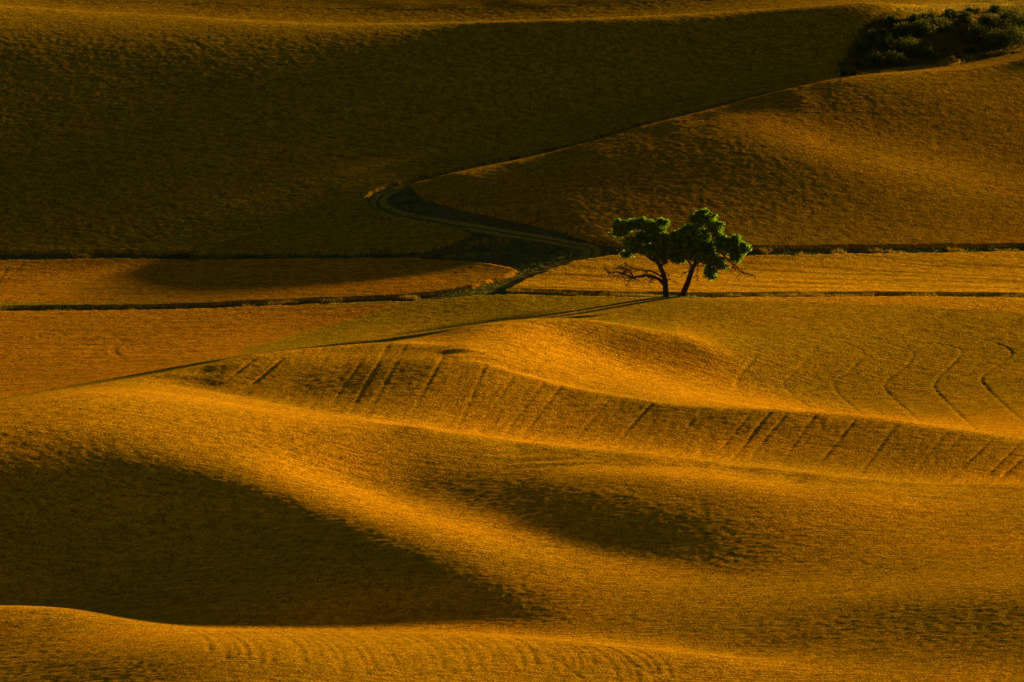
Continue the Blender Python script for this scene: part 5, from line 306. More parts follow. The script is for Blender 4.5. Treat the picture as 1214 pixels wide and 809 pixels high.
[2856,-1,-8,-1,-8,0,-7,2,-5,2,-3,4,-2,5,-1,4,-2,4,-3,1,-5,-1,-6,-4,-9,-5,-10,-7,-11,-8,-10,-7,-9,-5,-6,-2,-3,1,1,5,4,8,7,9,8,11,9,11,9,11,9,11,9,11,10,11,12,12,12,13,14,13,15,14,15,14,15,14,14,13,14,13,14,13,13,-3141],
[2880,0,-7,0,-7,0,-5,2,-4,3,-3,5,-2,5,-1,5,-1,3,-2,1,-4,-1,-6,-3,-8,-5,-10,-6,-11,-7,-10,-7,-9,-4,-7,-2,-3,0,0,4,4,6,6,8,7,9,8,10,9,10,8,10,9,10,10,10,11,11,12,12,13,13,13,14,14,13,14,14,13,13,13,13,13,13,13,-3152],
[2905,1,-7,1,-6,2,-5,2,-3,4,-2,4,-1,6,-1,5,-1,4,-3,3,-5,0,-6,-2,-8,-4,-10,-6,-10,-7,-10,-6,-8,-5,-7,-2,-4,0,0,3,2,6,4,7,6,9,6,9,8,9,8,9,8,10,8,11,9,11,11,12,11,13,12,13,13,13,13,13,13,13,12,13,12,12,13,-3163],
[2931,2,-6,1,-5,2,-4,4,-3,4,-2,6,-1,5,0,5,-1,4,-2,2,-3,0,-6,-2,-7,-4,-9,-6,-10,-6,-9,-6,-9,-4,-7,-3,-4,0,-1,2,1,5,3,7,5,7,6,8,7,8,7,8,8,9,8,10,9,10,10,11,11,12,11,13,12,12,12,13,12,12,12,12,12,12,11,-3174],
[2958,2,-5,2,-4,3,-4,4,-2,5,-2,6,-1,6,0,5,-1,5,-2,2,-3,0,-5,-2,-7,-3,-9,-5,-9,-6,-9,-6,-8,-4,-7,-3,-5,0,-3,2,1,4,2,5,4,7,5,7,6,8,5,8,7,8,8,9,8,10,9,11,10,11,11,12,11,12,11,12,11,12,12,11,11,12,11,-3187],
[2986,3,-5,3,-4,4,-3,4,-2,6,-1,5,0,6,0,5,0,4,-1,2,-3,1,-5,-1,-7,-3,-9,-4,-9,-5,-10,-5,-8,-4,-7,-3,-5,-1,-3,2,-1,3,2,4,3,6,4,6,5,7,6,7,6,8,6,9,8,9,8,10,9,11,10,11,11,11,11,11,11,11,11,11,10,12,10,-3200],
[3014,4,-4,3,-3,4,-2,4,-1,6,-1,6,0,6,0,6,-1,5,-2,3,-3,1,-5,0,-7,-3,-8,-4,-8,-5,-9,-5,-8,-4,-7,-3,-6,-1,-3,1,-2,3,0,4,2,5,3,6,4,7,4,7,5,7,6,8,7,9,8,9,8,10,10,10,10,11,10,11,10,11,10,10,10,11,10,-3214],
[3044,3,-3,4,-3,5,-2,5,-1,6,0,6,0,6,0,6,0,4,-1,3,-3,1,-4,-1,-6,-2,-8,-3,-9,-4,-9,-4,-9,-4,-7,-3,-5,-2,-4,1,-2,2,-1,4,1,4,2,5,3,6,4,6,5,6,6,7,6,9,7,8,8,10,8,10,9,10,10,10,9,11,9,10,10,10,10,-3229],
[3073,5,-3,4,-2,5,-2,6,-1,6,0,7,0,6,1,6,-1,5,-1,3,-3,2,-5,0,-6,-2,-7,-3,-8,-4,-9,-4,-8,-4,-7,-3,-6,-2,-4,0,-3,1,-1,3,0,4,1,5,2,5,3,6,4,6,5,7,5,8,6,8,7,9,8,9,9,9,9,10,9,10,8,10,9,10,9,-3244],
[3104,5,-3,5,-2,6,-2,6,0,6,0,7,0,7,0,6,0,5,-2,4,-3,2,-4,0,-6,-1,-7,-3,-8,-4,-8,-4,-8,-4,-7,-3,-6,-2,-5,0,-4,1,-2,2,0,3,1,3,2,5,2,5,3,6,4,6,5,7,6,8,6,8,7,9,8,9,8,9,8,10,8,10,8,9,9,-3260],
[3135,5,-2,5,-1,6,-1,6,0,6,1,6,1,6,1,6,0,5,-2,4,-3,3,-5,1,-6,-1,-7,-2,-8,-3,-8,-4,-8,-4,-7,-3,-7,-2,-5,-1,-3,0,-2,1,-1,2,0,3,1,4,2,5,2,5,4,6,4,6,5,8,5,8,6,9,7,8,8,9,7,9,8,9,7,10,7,-3276],
[3166,6,-2,6,-1,6,-1,7,0,7,0,7,0,7,1,6,0,5,-2,4,-2,2,-4,1,-6,-1,-6,-2,-8,-3,-8,-3,-8,-4,-7,-3,-7,-2,-6,-1,-4,0,-3,1,-2,2,-1,3,0,3,1,5,1,5,3,5,4,6,4,7,5,7,6,8,6,8,7,8,7,9,7,8,7,9,7,-3293],
[3198,6,-1,6,-1,6,0,7,0,7,1,7,0,7,1,6,0,5,-1,3,-2,2,-3,1,-6,0,-7,-2,-7,-3,-7,-4,-8,-3,-7,-4,-6,-3,-5,-2,-5,0,-4,1,-3,2,-2,2,0,3,0,4,1,4,2,5,3,6,3,7,4,7,5,7,6,8,6,8,6,8,6,9,6,9,6,-3311],
[3231,6,-1,6,0,6,0,7,1,7,0,8,0,7,1,6,0,5,-1,4,-2,2,-3,1,-5,-1,-6,-2,-7,-2,-8,-3,-8,-3,-8,-3,-7,-2,-6,-2,-5,-1,-4,0,-3,1,-2,1,-1,3,-1,3,1,4,1,5,2,5,3,6,4,6,4,7,5,8,5,8,5,8,6,8,6,8,5,-3329],
[3264,6,0,6,0,7,0,7,0,8,0,8,0,7,1,6,0,5,-1,4,-2,3,-4,2,-5,0,-6,-2,-7,-2,-8,-3,-7,-4,-7,-3,-7,-3,-6,-2,-6,-1,-5,0,-4,1,-3,1,-1,2,-1,2,0,4,1,4,1,5,2,6,3,6,3,7,4,7,5,7,5,7,6,7,5,8,5,-3348],
[3297,7,-1,7,0,7,1,7,0,8,1,7,1,7,0,7,-1,6,-1,4,-2,3,-4,2,-5,0,-6,-1,-7,-2,-7,-3,-8,-3,-8,-3,-7,-3,-6,-3,-5,-2,-5,-1,-4,0,-3,1,-3,2,-2,3,-1,3,0,4,1,4,2,5,2,6,3,6,3,7,4,7,4,7,5,7,5,7,5,-3368],
[3331,6,1,6,1,7,0,8,1,7,1,7,1,7,1,6,0,6,-1,4,-2,3,-4,2,-5,1,-6,-1,-7,-2,-7,-3,-7,-3,-8,-3,-8,-2,-7,-3,-6,-2,-5,-1,-5,0,-4,0,-3,1,-2,2,-1,2,0,3,1,3,2,4,2,5,3,5,3,6,4,6,4,7,4,7,4,7,4,-3388],
[3365,7,0,7,1,7,1,7,1,7,2,7,1,7,1,6,0,5,-1,5,-2,3,-3,1,-4,0,-5,-1,-7,-2,-7,-2,-8,-3,-8,-3,-7,-3,-7,-3,-6,-3,-5,-2,-5,-1,-4,0,-3,0,-2,1,-2,2,-1,3,0,3,1,4,1,5,2,5,3,5,3,6,3,7,3,7,3,7,4,-3409],
[3399,7,1,7,1,7,1,7,2,7,1,8,1,7,0,7,0,5,-1,5,-2,3,-3,2,-5,1,-6,0,-7,-1,-7,-3,-7,-3,-8,-3,-8,-3,-7,-3,-7,-2,-6,-2,-6,-1,-4,-1,-4,0,-3,1,-2,1,-1,2,0,3,0,3,1,4,2,4,2,6,2,6,2,6,3,6,3,7,3,-3430],
[3433,8,0,8,1,7,1,8,1,8,1,8,1,7,1,6,0,5,0,4,-2,3,-3,2,-4,1,-6,0,-7,-1,-7,-2,-8,-3,-8,-3,-7,-4,-7,-3,-7,-3,-6,-2,-6,-2,-5,-1,-4,0,-4,1,-3,1,-2,2,-1,2,0,3,0,4,1,4,1,5,2,5,3,5,3,5,3,6,2,-3451],
[3468,8,1,7,1,8,1,8,1,8,1,8,1,7,1,6,0,6,-1,4,-1,3,-3,2,-4,0,-5,0,-6,-2,-7,-2,-7,-3,-8,-3,-8,-3,-8,-3,-7,-3,-7,-3,-6,-2,-5,-1,-5,-1,-4,0,-3,1,-3,2,-2,2,-1,3,-1,4,0,4,1,4,2,5,1,5,2,6,2,5,2,-3473],
[3503,8,1,8,1,8,1,8,1,8,2,7,1,7,1,7,0,5,-1,5,-2,4,-3,2,-4,0,-5,0,-6,-1,-7,-2,-8,-3,-8,-3,-8,-3,-8,-3,-8,-3,-7,-3,-6,-2,-6,-2,-5,-1,-5,0,-4,1,-3,1,-3,2,-1,2,-1,3,0,3,1,4,1,4,1,5,2,5,1,5,2,-3496],
[3538,8,2,7,2,8,1,8,2,8,1,8,1,7,1,6,0,6,-1,5,-2,3,-3,3,-4,1,-5,-1,-6,-1,-7,-2,-7,-3,-8,-3,-8,-4,-8,-3,-8,-3,-8,-2,-7,-3,-6,-2,-6,-1,-5,-1,-4,0,-4,1,-3,1,-2,2,-1,3,-1,3,0,4,0,4,1,4,1,5,1,5,1,-3519],
[3574,8,1,8,2,8,1,8,2,8,1,8,1,8,0,7,0,6,-1,4,-1,3,-3,3,-4,1,-5,0,-6,-1,-7,-2,-8,-2,-8,-4,-8,-3,-8,-4,-8,-3,-8,-3,-8,-2,-7,-2,-7,-1,-6,-1,-4,-1,-4,0,-3,1,-2,1,-2,3,-2,3,-1,4,0,3,1,4,0,5,0,5,1,-3543],
[3610,8,1,8,2,8,2,8,2,8,1,8,1,7,1,7,0,6,-1,4,-1,3,-3,3,-4,1,-5,0,-6,-1,-7,-2,-7,-3,-8,-3,-8,-4,-8,-4,-8,-4,-8,-3,-8,-3,-7,-2,-7,-2,-6,-1,-5,-1,-5,0,-3,0,-3,1,-2,2,-2,2,-1,3,0,3,0,4,0,4,0,4,0,-3566],
[3645,9,1,9,1,9,1,9,1,8,2,8,1,7,1,7,0,6,-1,5,-2,3,-2,2,-4,2,-5,0,-6,-1,-7,-2,-7,-3,-8,-3,-9,-3,-9,-4,-8,-4,-8,-4,-8,-3,-7,-3,-7,-3,-6,-2,-5,-1,-5,-1,-4,0,-3,1,-3,1,-2,2,-2,3,-1,3,-1,4,-1,4,0,4,0,-3591],
[3681,9,2,8,2,8,2,8,2,8,2,8,1,7,1,7,0,6,-1,5,-2,4,-3,3,-4,1,-5,0,-6,0,-7,-2,-8,-2,-8,-4,-8,-4,-8,-4,-9,-4,-8,-4,-8,-4,-8,-3,-7,-3,-7,-2,-6,-1,-6,-1,-4,0,-4,0,-3,1,-3,2,-2,2,-1,2,-1,3,0,3,-1,4,-1,-3615],
[3718,8,2,8,2,9,2,8,2,8,2,8,1,8,0,7,0,6,-1,5,-2,4,-3,3,-4,2,-5,0,-6,-1,-6,-2,-8,-2,-9,-3,-8,-4,-9,-4,-9,-4,-9,-4,-8,-4,-8,-4,-7,-3,-7,-3,-6,-2,-6,-1,-5,-1,-4,0,-4,1,-3,1,-2,1,-2,3,-2,3,-1,3,-1,3,-1,-3640],
[3754,8,2,9,2,9,2,8,2,8,2,8,1,8,1,6,1,5,0,5,-2,4,-3,3,-4,1,-4,0,-6,-1,-7,-1,-8,-2,-9,-3,-9,-3,-9,-4,-10,-4,-9,-4,-9,-4,-8,-4,-8,-3,-8,-3,-7,-2,-6,-2,-5,-1,-5,0,-5,1,-4,1,-3,2,-2,2,-2,2,-1,2,-1,3,-1,-3666],
[3790,9,2,9,2,8,3,8,2,9,1,8,2,7,1,7,0,6,-1,5,-2,4,-2,2,-3,1,-5,1,-6,-1,-7,-1,-8,-2,-9,-3,-9,-4,-9,-4,-9,-5,-9,-4,-10,-4,-9,-4,-8,-4,-8,-3,-7,-2,-7,-2,-6,-1,-6,0,-5,0,-4,1,-4,2,-3,2,-3,2,-2,3,-2,3,-2,-3691],
[3827,8,3,8,3,8,3,8,2,9,2,8,1,8,1,6,1,6,-1,5,-2,4,-3,3,-3,1,-5,1,-6,-1,-7,-1,-8,-2,-9,-3,-9,-4,-9,-5,-9,-5,-9,-5,-9,-5,-9,-4,-9,-4,-8,-3,-8,-3,-7,-2,-7,-1,-6,-1,-5,0,-5,0,-3,1,-4,2,-3,2,-3,3,-2,2,-2,-3717],
[3863,9,2,9,2,9,3,9,2,8,2,8,2,7,1,7,0,6,0,5,-2,4,-3,3,-4,2,-5,1,-6,-1,-7,-1,-8,-2,-9,-3,-9,-4,-10,-4,-10,-4,-10,-5,-10,-4,-10,-4,-9,-4,-9,-4,-8,-3,-8,-2,-7,-2,-6,-2,-5,-1,-5,0,-4,1,-4,1,-3,1,-2,2,-3,3,-3,-3743],
[3900,9,2,9,2,9,3,9,2,9,2,8,1,8,1,7,0,6,-1,5,-1,4,-3,3,-4,2,-5,1,-6,-1,-7,-1,-8,-2,-9,-3,-9,-4,-10,-5,-9,-5,-10,-5,-10,-5,-10,-5,-9,-4,-9,-4,-9,-4,-7,-3,-8,-2,-7,-1,-6,-1,-6,0,-4,0,-4,1,-4,1,-3,2,-3,2,-2,-3770],
[3936,10,2,9,2,10,2,9,2,9,2,8,2,7,1,7,1,6,-1,5,-2,5,-3,3,-4,2,-5,1,-6,-1,-7,-1,-8,-2,-9,-3,-10,-4,-10,-4,-10,-5,-10,-5,-11,-5,-10,-5,-10,-4,-10,-4,-9,-4,-8,-3,-8,-3,-7,-2,-6,-2,-5,-1,-5,0,-4,0,-4,1,-3,1,-3,2,-3,-3796],
[3973,9,2,9,3,9,3,9,2,9,2,8,2,8,0,8,0,6,-1,6,-2,4,-3,3,-3,2,-5,0,-6,0,-7,-1,-8,-3,-8,-4,-9,-5,-9,-5,-10,-5,-11,-5,-11,-5,-10,-6,-10,-4,-10,-5,-9,-5,-8,-4,-8,-3,-7,-3,-7,-1,-6,-1,-6,0,-5,0,-4,1,-4,1,-3,2,-4,-3822],
[4003,15,-4,16,-4,15,-3,15,-3,15,-4,14,-5,14,-5,14,-6,12,-7,12,-8,10,-9,10,-10,8,-11,7,-12,5,-13,5,-14,4,-15,2,-15,1,-16,2,-17,1,-16,0,-17,1,-17,1,-17,1,-16,1,-16,2,-16,3,-15,3,-14,3,-13,4,-13,5,-12,6,-12,6,-11,7,-10,7,-9,7,-9,-3843],
[4013,17,-5,16,-4,16,-4,16,-4,16,-5,15,-5,14,-6,15,-7,13,-7,12,-9,11,-9,10,-11,9,-11,7,-13,7,-14,5,-14,4,-16,4,-17,3,-17,2,-17,1,-17,1,-18,1,-18,1,-17,2,-18,2,-17,2,-17,3,-15,3,-15,4,-15,4,-13,5,-13,6,-12,6,-12,7,-11,8,-11,8,-10,-3845],
[3753,258,-241,252,-241,253,-241,252,-240,252,-242,252,-242,251,-243,251,-243,249,-244,248,-244,247,-246,247,-247,245,-247,243,-249,243,-250,242,-250,240,-251,239,-252,239,-253,238,-253,238,-253,237,-254,237,-253,237,-253,237,-253,238,-253,238,-253,239,-252,240,-252,240,-251,241,-250,241,-249,242,-249,242,-248,243,-247,243,-246,244,-242,-3594],
[2492,510,-490,497,-489,497,-488,496,-488,497,-490,497,-490,496,-490,496,-490,494,-490,494,-492,493,-492,493,-493,492,-494,491,-494,490,-495,490,-496,489,-497,488,-497,488,-498,487,-497,487,-498,486,-498,486,-498,486,-497,486,-498,487,-498,487,-497,487,-497,488,-496,487,-496,489,-496,489,-494,489,-495,490,-494,490,-493,490,-493,491,-482,-2392],
[0,0,0,0,0,0,0,0,0,0,0,0,0,0,0,0,0,0,0,0,0,0,0,0,0,0,0,0,0,0,0,0,0,0,0,0,0,0,0,0,0,0,0,0,0,0,0,0,0,0,0,0,0,0,0,0,0,0,0,0,0,0,0,0,0,0,0,0,0,0,0,0,0,0,0,0],]
POLY_TRACK = [[-24.3,1908.4], [-22.9,1893.8], [-20.3,1886.1], [-13.2,1874.9], [-1.4,1864.0], [10.4,1856.4], [18.1,1850.1], [24.9,1847.0], [29.8,1846.0],
[29.7,1844.2], [21.9,1840.5], [14.1,1834.6], [8.3,1826.8], [2.5,1816.9], [-1.3,1806.6], [0.6,1800.9], [-8.9,1800.0], [-16.5,1797.7], [-24.1,1796.2],
[-31.7,1798.0], [-24.2,1802.2], [-16.6,1804.7], [-9.0,1810.0], [-1.3,1821.1], [1.5,1825.8], [-1.4,1829.6], [-9.1,1834.7], [-20.7,1839.0],
[-20.8,1841.9], [-16.9,1848.1], [-12.1,1852.5], [-9.2,1855.9], [-12.2,1860.9], [-17.1,1865.9], [-27.1,1876.8], [-33.2,1886.3], [-34.1,1894.0],
[-32.4,1900.4], [-28.5,1905.7]]
POLY_GULLY = [[79.6,2003.9], [83.1,2013.3], [85.2,2023.6], [88.6,2034.7], [93.9,2044.1], [102.0,2055.8], [113.0,2099.2], [124.3,2104.6], [151.0,2107.6],
[179.7,2107.0], [175.1,2052.1], [146.7,2047.0], [129.3,2029.2], [121.8,2024.4], [117.4,2020.9], [108.6,2015.3], [100.0,2012.8]]
LINES = [[[[-129.8,1845.5], [-118.3,1847.9], [-95.1,1851.8], [-69.7,1850.7], [-40.3,1846.5], [-24.7,1843.6], [-16.9,1843.2]],5.2], [[[26.8,1845.2],
[53.3,1851.9], [77.1,1860.5], [120.1,1876.5], [131.4,1880.7]],4.6], [[[-126.0,1790.2], [-114.8,1791.8], [-96.0,1793.2], [-77.1,1794.0],
[-58.2,1796.9], [-43.1,1798.3], [-29.8,1799.4], [-20.3,1799.9]],4.6], [[[-1.3,1803.8], [13.9,1802.4], [36.8,1805.1], [55.9,1808.8], [75.2,1812.3],
[116.7,1821.6], [127.7,1825.5]],5.0], [[[-18.3,1915.3], [-12.3,1920.8], [-6.3,1925.3], [-0.2,1928.7], [5.9,1932.1], [12.0,1936.3], [18.2,1940.7],
[24.4,1947.4], [30.6,1954.8], [36.9,1959.9], [43.2,1964.3], [49.5,1969.9], [55.9,1976.0], [62.2,1980.6], [68.6,1984.1], [75.0,1988.7], [81.4,1992.8],
[87.9,1996.3], [94.3,2000.2]],4.0]]
ORANGE = [[-24.0,1792.7], [-31.5,1785.1], [-38.8,1774.2], [-47.8,1762.5], [-55.7,1747.1], [-58.3,1741.9], [-58.3,1729.9], [-73.5,1708.3], [-90.7,1691.6],
[-107.6,1676.6], [-115.6,1664.1], [-150,1640], [-150,1795], [-60,1795]]
TRACK = [[-23.5,1910.5], [-25.4,1906.6], [-27.2,1902.6], [-29.1,1899.5], [-30.8,1896.1], [-31.8,1890.1], [-30.4,1885.0], [-28.4,1880.8], [-26.4,1878.0],
[-24.4,1875.7], [-22.4,1873.5], [-20.4,1871.3], [-18.4,1869.4], [-16.4,1867.5], [-14.5,1865.7], [-12.5,1863.9], [-10.5,1862.3], [-8.5,1860.7],
[-6.6,1859.2], [-4.6,1857.8], [-2.6,1856.5], [-0.7,1855.3], [1.3,1854.2], [3.2,1853.2], [5.2,1852.3], [7.2,1851.4], [9.1,1850.4], [11.0,1849.5],
[13.0,1848.5], [15.0,1847.5], [17.4,1847.0], [18.5,1844.1], [17.5,1839.0], [15.5,1837.1], [13.4,1835.8], [11.5,1833.5], [9.6,1831.2], [7.7,1828.8],
[5.9,1826.1], [4.1,1823.3], [2.2,1820.4], [0.4,1817.5], [-1.5,1814.7], [-3.3,1812.1], [-5.2,1809.8], [-7.1,1807.8], [-8.9,1805.9], [-10.8,1803.9],
[-12.7,1802.2], [-14.6,1800.8], [-16.5,1799.9], [-18.4,1799.3], [-20.3,1798.9], [-22.2,1798.5]]
CREST_HUMP = [[-19.5,1728.0], [-8.6,1734.0], [2.4,1739.1], [13.4,1742.8], [24.5,1743.8], [35.5,1743.2]]
CREST_NEAR = [[-69.4,1665.0], [-58.4,1653.7], [-47.5,1640.0], [-36.8,1627.3], [-26.1,1601.7], [-15.9,1597.9], [-5.7,1598.0], [4.4,1595.4], [14.5,1589.9],
[24.5,1584.7], [34.4,1579.3], [44.3,1574.0], [54.2,1568.7], [63.8,1561.7], [73.5,1556.8], [83.3,1554.5], [93.1,1552.8], [102.9,1551.8],
[112.7,1551.6]]
CREST_MID = [[-128.7,1606.5], [-120.1,1629.3], [-110.6,1641.3], [-100.8,1652.3], [-90.9,1662.3], [-80.8,1672.6], [-70.6,1682.7], [-60.2,1691.0], [-49.7,1699.2],
[-39.1,1704.3], [-28.3,1709.0], [-17.5,1704.9], [-6.6,1680.4], [4.1,1671.6], [14.6,1662.2], [25.0,1656.5], [35.4,1650.0], [45.8,1646.3],
[56.2,1643.7], [66.4,1639.7], [76.6,1634.4], [86.6,1626.8], [96.6,1620.9], [106.5,1615.9], [116.4,1610.2]]
LANE = [[118.9,2049.4], [117.2,2045.3], [115.4,2041.7], [113.7,2038.2], [112.0,2034.7], [110.3,2031.1], [108.6,2027.6], [106.9,2024.7], [105.0,2022.5],
[103.2,2020.4], [101.3,2018.2]]
